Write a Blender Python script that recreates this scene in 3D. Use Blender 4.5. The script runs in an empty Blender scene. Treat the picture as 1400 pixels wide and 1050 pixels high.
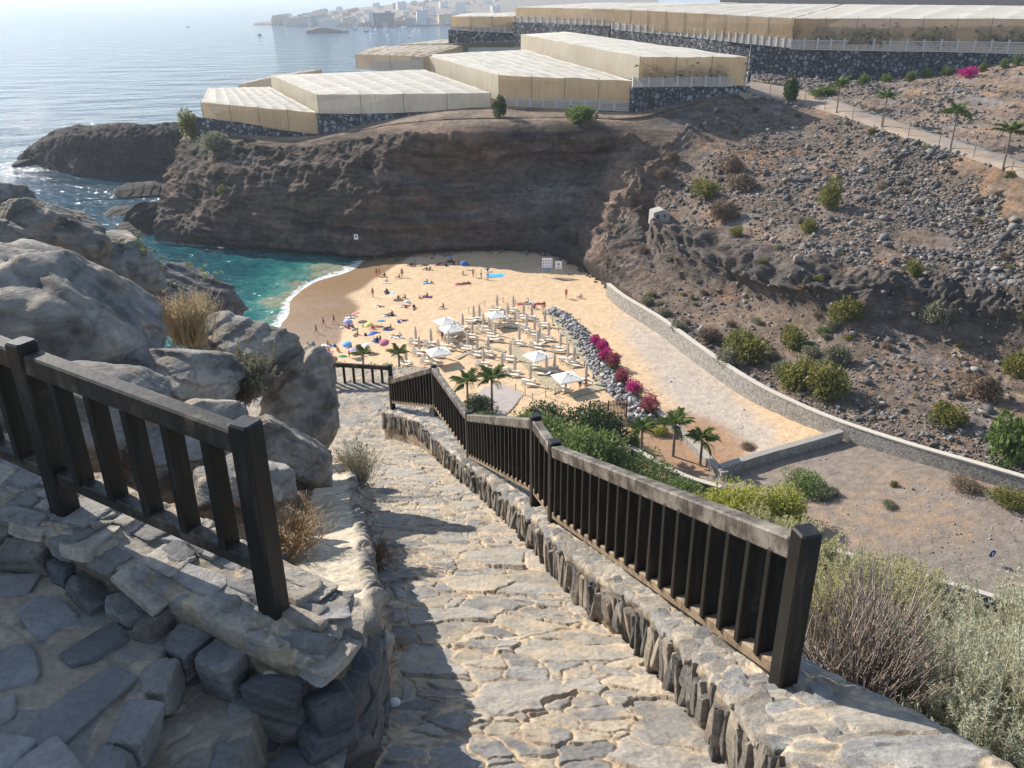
import bpy, bmesh, math, random
import numpy as np
from mathutils import Vector, Matrix
R = math.radians
rng = np.random.default_rng(7)
random.seed(11)
SC = bpy.context.scene
COL = SC.collection
# ------------------------------------------------------------------ camera
# the camera is the origin of the world: the sea lies 50 m below it
FOC, PITCH, ROLL = 1153.0, R(24.5), R(0.6)
F_ = np.array([0, math.cos(PITCH), -math.sin(PITCH)])
R0 = np.array([1.0, 0, 0]); U0 = np.array([0, math.sin(PITCH), math.cos(PITCH)])
R_ = R0 * math.cos(ROLL) - U0 * math.sin(ROLL)
U_ = U0 * math.cos(ROLL) + R0 * math.sin(ROLL)
SEA = -50.0
def ray(px, py):
    return F_ + R_ * ((px - 700) / FOC) + U_ * ((525 - py) / FOC)
def P(px, py, Y):
    r = ray(px, py); return r * (Y / r[1])
def PZ(px, py, z):
    r = ray(px, py); return r * (z / r[2])
cam_d = bpy.data.cameras.new('camera'); cam = bpy.data.objects.new('camera', cam_d); COL.objects.link(cam)
cam_d.sensor_width = 36; cam_d.lens = 36 * FOC / 1400; cam_d.clip_start = .05; cam_d.clip_end = 60000
cam.matrix_world = Matrix(((R_[0], U_[0], -F_[0], 0), (R_[1], U_[1], -F_[1], 0), (R_[2], U_[2], -F_[2], 0), (0, 0, 0, 1)))
SC.camera = cam
# ------------------------------------------------------------------ objects
def tag(o, label=None, cat=None, group=None, kind=None):
    if label: o['label'] = label
    if cat: o['category'] = cat
    if group: o['group'] = group
    if kind: o['kind'] = kind
    return o
def thing(name, label, cat, loc=(0, 0, 0), rz=0, group=None, scale=1):
    o = bpy.data.objects.new(name, None); COL.objects.link(o); o.empty_display_size = .2
    o.location = [float(c) for c in loc]; o.rotation_euler = (0, 0, rz)
    o.scale = (scale,) * 3 if np.isscalar(scale) else scale
    return tag(o, label, cat, group)
def mesh(name, v, f, mat=None, parent=None, smooth=False, col=None, attr=None):
    """v (n,3) array, f list/array of faces; one linked mesh object"""
    me = bpy.data.meshes.new(name)
    v = np.asarray(v, dtype=np.float32).reshape(-1, 3)
    if isinstance(f, np.ndarray):
        k = f.shape[1]; n = len(f)
        me.vertices.add(len(v)); me.vertices.foreach_set('co', v.ravel())
        me.loops.add(n * k); me.loops.foreach_set('vertex_index', f.astype(np.int32).ravel())
        me.polygons.add(n); me.polygons.foreach_set('loop_start', np.arange(0, n * k, k, dtype=np.int32))
        try: me.polygons.foreach_set('loop_total', np.full(n, k, dtype=np.int32))
        except Exception: pass
        me.update(calc_edges=True)
    else:
        me.from_pydata(v.tolist(), [], [list(map(int, q)) for q in f]); me.update()
    if smooth: me.polygons.foreach_set('use_smooth', np.ones(len(me.polygons), dtype=bool))
    if col is not None:
        a = me.color_attributes.new('Col', 'FLOAT_COLOR', 'POINT')
        c = np.ones((len(v), 4), dtype=np.float32); c[:, :3] = col; a.data.foreach_set('color', c.ravel())
    for k_, val in (attr or {}).items():
        a = me.attributes.new(k_, 'FLOAT', 'POINT'); a.data.foreach_set('value', np.asarray(val, dtype=np.float32).ravel())
    if mat is not None: me.materials.append(mat)
    o = bpy.data.objects.new(name, me); COL.objects.link(o)
    if parent is not None: o.parent = parent
    return o
KIDS = {}
def dup(root, label=None, loc=None, rz=None, scale=None, group=None, mats=None):
    def cp(o, par):
        c = o.copy(); COL.objects.link(c); c.parent = par
        for ch in list(o.children): cp(ch, c)
        return c
    c = cp(root, None)
    if label: c['label'] = label
    if group: c['group'] = group
    if loc is not None: c.location = [float(q) for q in loc]
    if rz is not None: c.rotation_euler = (0, 0, rz)
    if scale is not None: c.scale = (scale,) * 3 if np.isscalar(scale) else scale
    if mats: recolor(c, mats)
    return c
def recolor(o, mats):
    for ch in [o] + list(o.children_recursive):
        k = ch.name.split('.')[0]
        if k in mats and ch.type == 'MESH':
            s = ch.material_slots[0]; s.link = 'OBJECT'; s.material = mats[k]
# ------------------------------------------------------------------ shape buffers
class MB:
    """collects quads/tris from boxes, bars and tubes"""
    def __init__(s): s.v = []; s.f = []
    def add(s, v, f):
        b = len(s.v); s.v += [tuple(map(float, q)) for q in v]; s.f += [[i + b for i in q] for q in f]; return s
    def box(s, c, d, rz=0):
        x, y, z = [q / 2 for q in d]; ca, sa = math.cos(rz), math.sin(rz)
        p = [(i * x, j * y, k * z) for k in (-1, 1) for j in (-1, 1) for i in (-1, 1)]
        p = [(c[0] + a * ca - b * sa, c[1] + a * sa + b * ca, c[2] + h) for a, b, h in p]
        return s.add(p, [(0, 2, 3, 1), (4, 5, 7, 6), (0, 1, 5, 4), (2, 6, 7, 3), (0, 4, 6, 2), (1, 3, 7, 5)])
    def bar(s, a, b, w, h, bev=.006, up=(0, 0, 1), side=None):
        """a squared timber from a to b, bevelled section"""
        a, b = np.array(a, float), np.array(b, float); d = b - a; d /= np.linalg.norm(d)
        u = np.array(up, float) if side is None else None
        if side is not None: n = np.array(side, float); n -= d * (n @ d)
        else: n = np.cross(d, u)
        n /= np.linalg.norm(n); t = np.cross(n, d)
        w, h = w / 2, h / 2
        sec = [(-w + bev, -h), (w - bev, -h), (w, -h + bev), (w, h - bev), (w - bev, h), (-w + bev, h), (-w, h - bev), (-w, -h + bev)]
        L = np.linalg.norm(b - a); e = min(bev, L / 4); ri = []
        for k, (q, sc) in enumerate(((a, .0), (a + d * e, 1), (b - d * e, 1), (b, .0))):
            m = 1 if sc else None
            for (x, y) in sec:
                if not sc: x, y = x - math.copysign(min(bev, abs(x)), x) * .7, y - math.copysign(min(bev, abs(y)), y) * .7
                ri.append(q + n * x + t * y)
        f = [(r * 8 + i, r * 8 + (i + 1) % 8, r * 8 + 8 + (i + 1) % 8, r * 8 + 8 + i) for r in range(3) for i in range(8)]
        f += [tuple(range(7, -1, -1)), tuple(range(24, 32))]
        return s.add(ri, f)
    def tube(s, pts, rad, n=6, cap=True):
        pts = [np.array(p, float) for p in pts]; rad = [rad] * len(pts) if np.isscalar(rad) else rad
        ring = []; m = len(pts)
        for i, p in enumerate(pts):
            d = pts[min(i + 1, m - 1)] - pts[max(i - 1, 0)]; d = d / (np.linalg.norm(d) + 1e-9)
            u = np.array((0, 0, 1.)) if abs(d[2]) < .95 else np.array((1., 0, 0))
            a = np.cross(d, u); a /= np.linalg.norm(a); b = np.cross(d, a)
            ring += [p + (a * math.cos(t) + b * math.sin(t)) * rad[i] for t in [2 * math.pi * k / n for k in range(n)]]
        f = [(r * n + i, r * n + n + i, r * n + n + (i + 1) % n, r * n + (i + 1) % n) for r in range(m - 1) for i in range(n)]
        if cap: f += [tuple(range(n)), tuple(range(m * n - 1, (m - 1) * n - 1, -1))]
        return s.add(ring, f)
    def lathe(s, c, prof, n=12):
        b = [(c[0] + r * math.cos(2 * math.pi * k / n), c[1] + r * math.sin(2 * math.pi * k / n), c[2] + z) for r, z in prof for k in range(n)]
        f = [(r * n + i, r * n + (i + 1) % n, r * n + n + (i + 1) % n, r * n + n + i) for r in range(len(prof) - 1) for i in range(n)]
        return s.add(b, f + [tuple(range(n - 1, -1, -1)), tuple(range((len(prof) - 1) * n, len(prof) * n))])
    def build(s, name, mat, parent=None, smooth=False):
        return mesh(name, s.v, s.f, mat, parent, smooth)
def grid_faces(nu, nv):
    i = np.arange(nu * nv).reshape(nu, nv)
    return np.stack([i[:-1, :-1], i[1:, :-1], i[1:, 1:], i[:-1, 1:]], -1).reshape(-1, 4)
# ------------------------------------------------------------------ noise
def _h(ix, iy, iz, seed):
    a = (ix.astype(np.int64) * 374761393 + iy.astype(np.int64) * 668265263 + iz.astype(np.int64) * 2147483647 + seed * 974634777) & 0xffffffff
    a = ((a ^ (a >> 13)) * 1274126177) & 0xffffffff
    a = ((a ^ (a >> 16)) * 2246822519) & 0xffffffff
    return (a ^ (a >> 15))
def _r(ix, iy, iz, seed): return _h(ix, iy, iz, seed) / 4294967296.0
def gnoise(x, y, z, seed=0):
    x, y, z = np.broadcast_arrays(np.asarray(x, float), y, z)
    i, j, k = np.floor(x).astype(np.int64), np.floor(y).astype(np.int64), np.floor(z).astype(np.int64)
    a, b, c = x - i, y - j, z - k
    q = lambda t: t * t * t * (t * (t * 6 - 15) + 10)
    u, v, w = q(a), q(b), q(c); out = 0
    for di in (0, 1):
        for dj in (0, 1):
            for dk in (0, 1):
                h = _h(i + di, j + dj, k + dk, seed)
                gx = (h & 1023) / 511.5 - 1; gy = ((h >> 10) & 1023) / 511.5 - 1; gz = ((h >> 20) & 1023) / 511.5 - 1
                g = gx * (a - di) + gy * (b - dj) + gz * (c - dk)
                out = out + g * (u if di else 1 - u) * (v if dj else 1 - v) * (w if dk else 1 - w)
    return out
def fbm(x, y, z=0., o=4, seed=0, ridged=False):
    s = 0; a = 1; t = 0
    for k in range(o):
        n = gnoise(np.asarray(x) * 2 ** k + 17.3 * k, np.asarray(y) * 2 ** k + 5.1 * k, np.asarray(z) * 2 ** k + 3.7 * k, seed + k)
        s = s + a * (1 - 2.2 * np.abs(n) if ridged else n * 1.5); t += a; a *= .5
    return s / t
def voro(x, y, seed=0, jit=.92):
    x, y = np.asarray(x, float), np.asarray(y, float)
    ix, iy = np.floor(x).astype(np.int64), np.floor(y).astype(np.int64)
    f1 = np.full(x.shape, 9.); f2 = np.full(x.shape, 9.); d0 = np.zeros(x.shape); d1 = np.zeros(x.shape); ci = np.zeros(x.shape, np.int64); cj = np.zeros(x.shape, np.int64)
    z = np.zeros_like(ix)
    for di in (-1, 0, 1):
        for dj in (-1, 0, 1):
            a, b = ix + di, iy + dj
            cx = a + .5 + (_r(a, b, z, seed) - .5) * jit; cy = b + .5 + (_r(a, b, z + 1, seed) - .5) * jit
            dx, dy = x - cx, y - cy; d = np.sqrt(dx * dx + dy * dy)
            n = d < f1
            f2 = np.where(n, f1, np.minimum(f2, d)); f1 = np.where(n, d, f1)
            d0 = np.where(n, dx, d0); d1 = np.where(n, dy, d1); ci = np.where(n, a, ci); cj = np.where(n, b, cj)
    rs = [_r(ci, cj, z + 5 + k, seed) for k in range(4)]
    return f1, f2, d0, d1, rs
def sstep(a, b, x):
    t = np.clip((x - a) / (b - a), 0, 1); return t * t * (3 - 2 * t)
def lerp(a, b, t): return a + (b - a) * t
def pal(r, cols):
    """random cell value -> colour of a palette (soft steps)"""
    cols = np.array(cols); k = np.clip((r * len(cols)).astype(int), 0, len(cols) - 1); return cols[k]
def crom(C, t):
    """Catmull-Rom through rows of C (n,...) at t in [0,n-1]"""
    C = np.asarray(C, float); n = len(C)
    i = np.clip(np.floor(t).astype(int), 0, n - 2); u = t - i
    g = lambda k: C[np.clip(k, 0, n - 1)]
    sh = (-1,) + (1,) * (C.ndim - 1); u = u.reshape(sh)
    p0, p1, p2, p3 = g(i - 1), g(i), g(i + 1), g(i + 2)
    return .5 * (2 * p1 + (p2 - p0) * u + (2 * p0 - 5 * p1 + 4 * p2 - p3) * u * u + (3 * p1 - p0 - 3 * p2 + p3) * u ** 3)
def normals(V):
    du = np.gradient(V, axis=0); dv = np.gradient(V, axis=1); n = np.cross(du, dv)
    return n / (np.linalg.norm(n, axis=-1, keepdims=True) + 1e-12)
# ------------------------------------------------------------------ materials
def newmat(name):
    m = bpy.data.materials.new(name); m.use_nodes = True
    nt = m.node_tree; b = nt.nodes['Principled BSDF']; return m, nt, b
def N(nt, t, **kw):
    n = nt.nodes.new(t)
    for k, v in kw.items():
        if k.startswith('i_'):
            key = k[2:]; key = int(key) if key.isdigit() else key.replace('_', ' ')
            n.inputs[key].default_value = v
        else: setattr(n, k, v)
    return n
def ramp(nt, src, stops):
    r = N(nt, 'ShaderNodeValToRGB'); e = r.color_ramp.elements
    while len(e) < len(stops): e.new(.5)
    for q, (p, c) in zip(e, stops):
        q.position = p; q.color = (*c, 1) if len(c) == 3 else c
    nt.links.new(src, r.inputs[0]); return r.outputs[0]
def mixc(nt, a, b, fac, mode='MIX'):
    m = N(nt, 'ShaderNodeMix', data_type='RGBA', blend_type=mode)
    for s, v in ((0, fac), (6, a), (7, b)):
        if hasattr(v, 'is_output'): nt.links.new(v, m.inputs[s])
        elif s == 0: m.inputs[0].default_value = v
        else: m.inputs[s].default_value = (*v, 1)
    return m.outputs[2]
def coords(nt, scale=(1, 1, 1), obj=True):
    t = N(nt, 'ShaderNodeTexCoord'); mp = N(nt, 'ShaderNodeMapping'); mp.inputs['Scale'].default_value = scale
    nt.links.new(t.outputs['Object'], mp.inputs[0]); return mp.outputs[0]
def noise(nt, vec, sc, det=5, rough=.6, dist=0):
    n = N(nt, 'ShaderNodeTexNoise', i_Scale=sc, i_Detail=det, i_Roughness=rough, i_Distortion=dist)
    nt.links.new(vec, n.inputs['Vector']); return n.outputs['Fac']
def bump(nt, b, h, strength=.5, dist=.02, prev=None):
    n = N(nt, 'ShaderNodeBump', i_Strength=strength, i_Distance=dist); nt.links.new(h, n.inputs['Height'])
    if prev is not None: nt.links.new(prev, n.inputs['Normal'])
    nt.links.new(n.outputs[0], b.inputs['Normal']); return n.outputs[0]
def plain(name, c, rough=.7, var=.25, sc=6, bs=.2, bd=.01, metal=0, trans=None):
    """one colour broken up by noise, with a light bump"""
    m, nt, b = newmat(name); v = coords(nt); f = noise(nt, v, sc, 6, .65)
    lo = tuple(q * (1 - var) for q in c); hi = tuple(min(1, q * (1 + var)) for q in c)
    nt.links.new(ramp(nt, f, [(.25, lo), (.75, hi)]), b.inputs['Base Color'])
    b.inputs['Roughness'].default_value = rough; b.inputs['Metallic'].default_value = metal
    b.inputs['Specular IOR Level'].default_value = .3
    if bs: bump(nt, b, noise(nt, v, sc * 4, 4), bs, bd)
    return m
def vcol(name, sc=18, var=.35, rough=.85, bs=.6, bd=.012, sc2=None, spec=.3, crack=0, layer=0, cdark=.45):
    """vertex colour (per stone / per patch) times fine procedural grain, plus bump"""
    m, nt, b = newmat(name); v = coords(nt)
    a = N(nt, 'ShaderNodeAttribute', attribute_name='Col')
    f = noise(nt, v, sc, 7, .68); g = noise(nt, v, sc / 7, 4, .6)
    c = mixc(nt, a.outputs['Color'], ramp(nt, f, [(.22, (1 - var,) * 3), (.78, (1 + var,) * 3)]), 1., 'MULTIPLY')
    c = mixc(nt, c, ramp(nt, g, [(.3, (.8, .79, .78)), (.7, (1.15, 1.13, 1.1))]), 1., 'MULTIPLY')
    n0 = None
    if layer:
        l = noise(nt, coords(nt, (layer * .12, layer * .12, layer)), 1, 6, .7, 1.2)
        c = mixc(nt, c, ramp(nt, l, [(.30, (.62, .60, .58)), (.5, (1, 1, 1)), (.72, (1.45, 1.36, 1.28))]), 1., 'MULTIPLY'); n0 = bump(nt, b, l, .8, bd * 2.5)
    if crack:
        wv = N(nt, 'ShaderNodeTexNoise', i_Scale=crack * 1.3, i_Detail=5); nt.links.new(v, wv.inputs['Vector']); ma = N(nt, 'ShaderNodeVectorMath', operation='MULTIPLY_ADD'); nt.links.new(wv.outputs['Color'], ma.inputs[0]); ma.inputs[1].default_value = (.9 / crack,) * 3; nt.links.new(v, ma.inputs[2])
        e = N(nt, 'ShaderNodeTexVoronoi', feature='DISTANCE_TO_EDGE', i_Scale=crack); nt.links.new(ma.outputs[0], e.inputs['Vector']); ck = ramp(nt, e.outputs['Distance'], [(.0, (cdark,) * 3), (.05, (1, 1, 1))])
        c = mixc(nt, c, ck, 1., 'MULTIPLY'); n0 = bump(nt, b, ck, .9, bd * 1.6, n0)
    nt.links.new(c, b.inputs['Base Color']); b.inputs['Roughness'].default_value = rough; b.inputs['Specular IOR Level'].default_value = spec
    n1 = bump(nt, b, f, bs, bd, n0)
    if sc2: bump(nt, b, noise(nt, v, sc2, 4, .7), bs, bd * .35, n1)
    return m
def leafmat(name, c1, c2, c3=None, trans=.25, rough=.55):
    m, nt, b = newmat(name)
    o = N(nt, 'ShaderNodeAttribute', attribute_name='rnd')
    nt.links.new(ramp(nt, o.outputs['Fac'], [(0, c1), (.6, c2), (1, c3 or c2)]), b.inputs['Base Color'])
    b.inputs['Roughness'].default_value = rough; b.inputs['Specular IOR Level'].default_value = .25
    t = N(nt, 'ShaderNodeBsdfTranslucent'); nt.links.new(b.inputs['Base Color'].links[0].from_socket, t.inputs[0])
    mx = N(nt, 'ShaderNodeMixShader', i_0=trans); out = nt.nodes['Material Output']
    nt.links.new(b.outputs[0], mx.inputs[1]); nt.links.new(t.outputs[0], mx.inputs[2]); nt.links.new(mx.outputs[0], out.inputs[0])
    return m
# ------------------------------------------------------------------ light
SUN_AZ, SUN_EL = R(-49), R(32)       # azimuth from +Y (ahead), negative = left
sv = np.array([math.sin(SUN_AZ) * math.cos(SUN_EL), math.cos(SUN_AZ) * math.cos(SUN_EL), math.sin(SUN_EL)])
ld = bpy.data.lights.new('sun', 'SUN'); ld.energy = 3.0; ld.angle = R(.5); ld.color = (1, .93, .82)
lo = bpy.data.objects.new('sun', ld); COL.objects.link(lo)
lo.rotation_euler = Vector(tuple(-sv)).to_track_quat('-Z', 'Y').to_euler()
w = bpy.data.worlds.new('World'); SC.world = w; w.use_nodes = True
nt = w.node_tree; bg = nt.nodes['Background']; sk = nt.nodes.new('ShaderNodeTexSky')
sk.sky_type = 'NISHITA'; sk.sun_disc = False; sk.sun_elevation = SUN_EL; sk.sun_rotation = SUN_AZ
sk.air_density = .75; sk.dust_density = .15; sk.altitude = 900
wm = nt.nodes.new('ShaderNodeMix'); wm.data_type = 'RGBA'; wm.blend_type = 'MULTIPLY'; wm.inputs[0].default_value = 1; 
tc_ = nt.nodes.new('ShaderNodeTexCoord'); sx_ = nt.nodes.new('ShaderNodeSeparateXYZ'); nt.links.new(tc_.outputs['Generated'], sx_.inputs[0]); wr = ramp(nt, sx_.outputs[2], [(0, (.40, .39, .39)), (.10, (.54, .50, .47)), (.45, (1.12, .92, .72))]); nt.links.new(wr, wm.inputs[7])
nt.links.new(sk.outputs[0], wm.inputs[6]); nt.links.new(wm.outputs[2], bg.inputs[0]); bg.inputs[1].default_value = .15
SC.view_settings.view_transform = 'Standard'; SC.view_settings.look = 'None'; SC.view_settings.exposure = 1.42
try: SC.cycles.use_denoising = True
except Exception: pass
SC.cycles.max_bounces = 6; SC.cycles.volume_bounces = 1; SC.cycles.transparent_max_bounces = 8
# ------------------------------------------------------------------ ground heights
def xc(y): return .067 - .226 * (np.asarray(y, float) - 3.43)          # centre of the path
def zp(y):                                                            # height of the path
    y = np.asarray(y, float)
    return np.where(y < 16, -1.98 - .41 * y, np.where(y < 20, -8.54 - .02 * (y - 16), -8.62 - .85 * (y - 20)))
CTL = []
for px, py, z in [(385,440,-50),(395,412,-50),(430,386,-50),(482,370,-50),(503,353,-50),(375,470,-50),(372,500,-50),
    (425,470,-49.5),(470,420,-49.3),(512,378,-49.2),(520,352,-49.3),(445,500,-48.6),(520,440,-48.4),(560,390,-48.4),(600,345,-48),(700,344,-48),(762,356,-47.8),(800,377,-47.4),(828,400,-46.9),
    (620,430,-47.7),(700,420,-47.4),(760,430,-47),(600,480,-47.4),(680,470,-47),(760,500,-46.4),(830,540,-45.5),(900,458,-46),(1020,545,-45.2),(1145,598,-44.2),(1230,625,-43.6),(1400,672,-42.8),
    (985,640,-44.6),(1100,700,-43.4),(1300,720,-42.8),(900,560,-45.4),(660,560,-45.6),(1380,790,-42.6),(300,380,-53.5),(250,350,-55.5),(340,345,-53.5),(420,350,-52),(330,440,-53.2),(200,330,-57)]:
    CTL.append(PZ(px, py, z))
CTL += [np.array(q, float) for q in [(0,60,-43.6),(20,50,-42.8),(-20,70,-46),(-40,95,-50.5),(-60,110,-54),(70,45,-42),(80,70,-42.5),(-70,130,-56),(-70,80,-54),(0,30,-42.5),(45,30,-42)]]
CTL = np.array(CTL)
def _tps(d2): return .5 * d2 * np.log(d2 + 1e-9)
_n = len(CTL); _c = CTL[:, :2] / 50
_A = np.zeros((_n + 3, _n + 3)); _d = ((_c[:, None] - _c[None]) ** 2).sum(-1)
_A[:_n, :_n] = _tps(_d) + np.eye(_n) * 2e-3; _A[:_n, _n] = 1; _A[:_n, _n + 1:] = _c; _A[_n, :_n] = 1; _A[_n + 1:, :_n] = _c.T
_w = np.linalg.solve(_A, np.concatenate([CTL[:, 2], [0, 0, 0]]))
def floor_z(x, y):
    p = np.stack([np.asarray(x, float) / 50, np.asarray(y, float) / 50], -1); s = p.shape[:-1]; p = p.reshape(-1, 2)
    out = np.empty(len(p))
    for a in range(0, len(p), 20000):
        q = p[a:a + 20000]; out[a:a + 20000] = _tps(((q[:, None] - _c[None]) ** 2).sum(-1)) @ _w[:_n] + _w[_n] + q @ _w[_n + 1:]
    return out.reshape(s)
def G(px, py, dz=0.):
    """the point of the beach and valley floor seen at a pixel"""
    z = -46.
    for _ in range(12):
        p = PZ(px, py, z + dz); z = float(floor_z(p[0], p[1]))
    p = PZ(px, py, z + dz); return np.array([p[0], p[1], z])
def hill_z(x, y):
    """the near slope the path runs down, to the right falling into the valley and to the left rising to the boulders"""
    x, y = np.broadcast_arrays(np.asarray(x, float), np.asarray(y, float)); c = xc(np.minimum(y, 17)); b = zp(y)
    d = x - c; r = np.clip(d - 1.5, 0, None); l = np.clip(-d - 1.25, 0, None)
    z = np.where(d > 0, b - .35 - np.where(r < 1, r * .9, .9 + (r - 1) * 1.12) - .7 * np.clip(y - 12.5, 0, 7) * sstep(1.0, 2.2, d), b - .3 + np.minimum(l, .15) * 3 + np.minimum(l, 9) * .22)
    z = z - np.where(d < -1.3, 1.6 * np.clip(y - (11.5 + .25 * l), 0, None), 0) - np.where(d < -1, 1.3 * np.clip(l - 14, 0, None), 0)
    return z
# ================================================================== FOREGROUND
GREYS = [(.20,.205,.215), (.26,.255,.25), (.30,.275,.245), (.23,.225,.23), (.17,.175,.185), (.33,.30,.265), (.27,.265,.265)]
MORTAR = np.array((.45, .36, .26))
M_pave = vcol('paving_stone', 34, .32, .88, .75, .009, 170, .25)
M_wall = vcol('walling_stone', 30, .38, .88, .9, .012, 150, .25, 0, 13)
M_slate = vcol('dark_slate', 38, .34, .62, .5, .006, 220, .45)
M_rock = vcol('boulder_rock', 7, .36, .9, .9, .03, 55, .3, 0, 4.0)
def stones(s, t, sx, sy, seed, warp=.3, big=.6, bigf=2.0, gw=.14):
    """irregular stone pattern: (height 0..1, mortar mask, per-stone randoms, tilt vector)"""
    wx = fbm(s / sx * .8, t / sy * .8, 3.1, 3, seed + 50) * warp; wy = fbm(s / sx * .8, t / sy * .8, 9.7, 3, seed + 60) * warp
    a, b = s / sx + wx * 1.6, t / sy + wy * 1.6
    f1, f2, dx, dy, rs = voro(a, b, seed)
    F1, F2, DX, DY, RS = voro(a / bigf + 3.3, b / bigf + 7.7, seed + 1)
    L = RS[3] < big * .5 + .05
    eL = (F2 - F1) * bigf; e = np.where(L, eL, np.minimum(f2 - f1, eL))
    gr = sstep(.03, .03 + gw, e + .05 * fbm(s / sx * 5, t / sy * 5, 0, 2, seed + 9))
    rr = [np.where(L, p, q) for p, q in zip(RS, rs)]
    return gr, rr, np.where(L, DX * bigf, dx), np.where(L, DY * bigf, dy)
def stone_cols(gr, rr, cols=GREYS, mortar=MORTAR, jit=.16):
    c = pal(rr[0], cols) * (1 - jit + 2 * jit * rr[1][..., None])
    return lerp(mortar * (.85 + .3 * rr[2][..., None]), c, gr[..., None])
# ---- the path: one long ramp of rough stones set in sandy mortar
def build_path():
    ys = [1.4]
    while ys[-1] < 20.5: ys.append(ys[-1] + max(.0055, .0022 * ys[-1]))
    ys = np.array(ys); ss = np.linspace(-1.1, 1.1, 270)
    Y, S = np.meshgrid(ys, ss, indexing='ij')
    wid = np.where(Y > 14, 1 + (Y - 14) * .5, 1); X = xc(np.minimum(Y, 17)) + np.where(S < 0, S * wid, S)
    X = np.where((Y < 2.75) & (S < 0), np.maximum(X, -.80), X)
    L = Y * 1.08
    gr, rr, dx, dy = stones(X - xc(Y), L, .215, .185, 5, .30, 1.0, 2.1, .075)
    st = fbm(X * 1.3, Y * .4, 0, 2, 77) * .35 + Y / .82; fr = st - np.floor(st)
    z = zp(Y) - .020 * (sstep(0, .14, fr) - .5 + (0.5 - fr)) * 1.6 * (Y < 16)
    z = z + gr * (.004 + .011 * rr[1]) + gr * (dx * (rr[2] - .5) + dy * (rr[3] - .5)) * .022
    tex = fbm(X * 9, L * 9, 0, 4, 21); rid = fbm(X * 4.2, L * 6.5, 2, 4, 23, True)
    z = z + .008 * tex * (.5 + gr) + .016 * (.35 + .65 * gr) * rid * (.25 + rr[0]) + .007 * fbm(X * 24, L * 24, 1, 3, 25, True) + .022 * fbm(X * 2.3, Y * 2.3, 4, 3, 12)
    edge = sstep(.60, .80, np.abs(X - xc(Y))); z = z + edge * .03 * (1 - gr)
    c = stone_cols(gr, rr, [(.25,.24,.225), (.29,.265,.23), (.33,.29,.235), (.235,.225,.215), (.19,.185,.18), (.36,.315,.25), (.28,.26,.235)], np.array((.46, .355, .24)))
    dust = sstep(.0, .35, fbm(X * 4.5, L * 4.5, 5, 5, 31) + .3 * (1 - gr)); c = lerp(c, np.array((.44, .345, .24)), (dust * .62)[..., None])
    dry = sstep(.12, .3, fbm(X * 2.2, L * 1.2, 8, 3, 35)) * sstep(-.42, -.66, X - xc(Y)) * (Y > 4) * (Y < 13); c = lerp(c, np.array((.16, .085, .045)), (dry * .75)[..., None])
    V = np.stack([X, Y, z], -1)
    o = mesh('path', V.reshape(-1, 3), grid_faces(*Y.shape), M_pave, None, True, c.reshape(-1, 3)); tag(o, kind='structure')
build_path()
# ---- walls: a profile swept along a line, with stones standing out of it
def sweep(line, prof, ds, dk, wscale=None):
    line = np.array(line, float); seg = np.r_[0, np.cumsum(np.linalg.norm(np.diff(line, axis=0), axis=1))]
    fine = crom(line, np.linspace(0, len(line) - 1, 600)); fs = np.r_[0, np.cumsum(np.linalg.norm(np.diff(fine, axis=0), axis=1))]
    ss = [0.0]
    while ss[-1] < fs[-1]:
        q = fine[min(np.searchsorted(fs, ss[-1]), 599)]; ss.append(ss[-1] + ds * max(.7, np.linalg.norm(q) / 3.2))
    ss = np.array(ss); C = np.stack([np.interp(ss, fs, fine[:, k]) for k in range(3)], -1)
    T = np.gradient(C, axis=0); T[:, 2] = 0; T /= np.linalg.norm(T, axis=1, keepdims=True); Nn = np.stack([T[:, 1], -T[:, 0], 0 * T[:, 0]], -1)
    prof = np.array(prof, float); ps = np.r_[0, np.cumsum(np.linalg.norm(np.diff(prof, axis=0), axis=1))]
    kk = np.arange(0, ps[-1] + dk, dk); kk[-1] = ps[-1]; O = np.stack([np.interp(kk, ps, prof[:, k]) for k in range(2)], -1)
    for _ in range(3): O[1:-1] = .25 * O[:-2] + .5 * O[1:-1] + .25 * O[2:]
    ws = np.ones(len(ss)) if wscale is None else np.interp(C[:, 1], *wscale)
    V = C[:, None] + Nn[:, None] * (O[None, :, :1] * ws[:, None, None]); V[..., 2] += O[None, :, 1]
    return V, *np.meshgrid(ss, kk, indexing='ij'), np.broadcast_to(O[None, :, 1], (len(ss), len(kk)))
def capped(V, n=7):
    """closes both ends of a swept grid by drawing the outline into its centre"""
    a, b = V[0], V[-1]; ts = np.linspace(0, 1, n + 1)[1:]
    ca, cb = a.mean(0), b.mean(0)
    return np.concatenate([(a + (ca - a) * ts[::-1][:, None, None]), V, (b + (cb - b) * ts[:, None, None])])
def rep(A, n=7): return np.concatenate([np.repeat(A[:1], n, 0), A, np.repeat(A[-1:], n, 0)])

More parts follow.
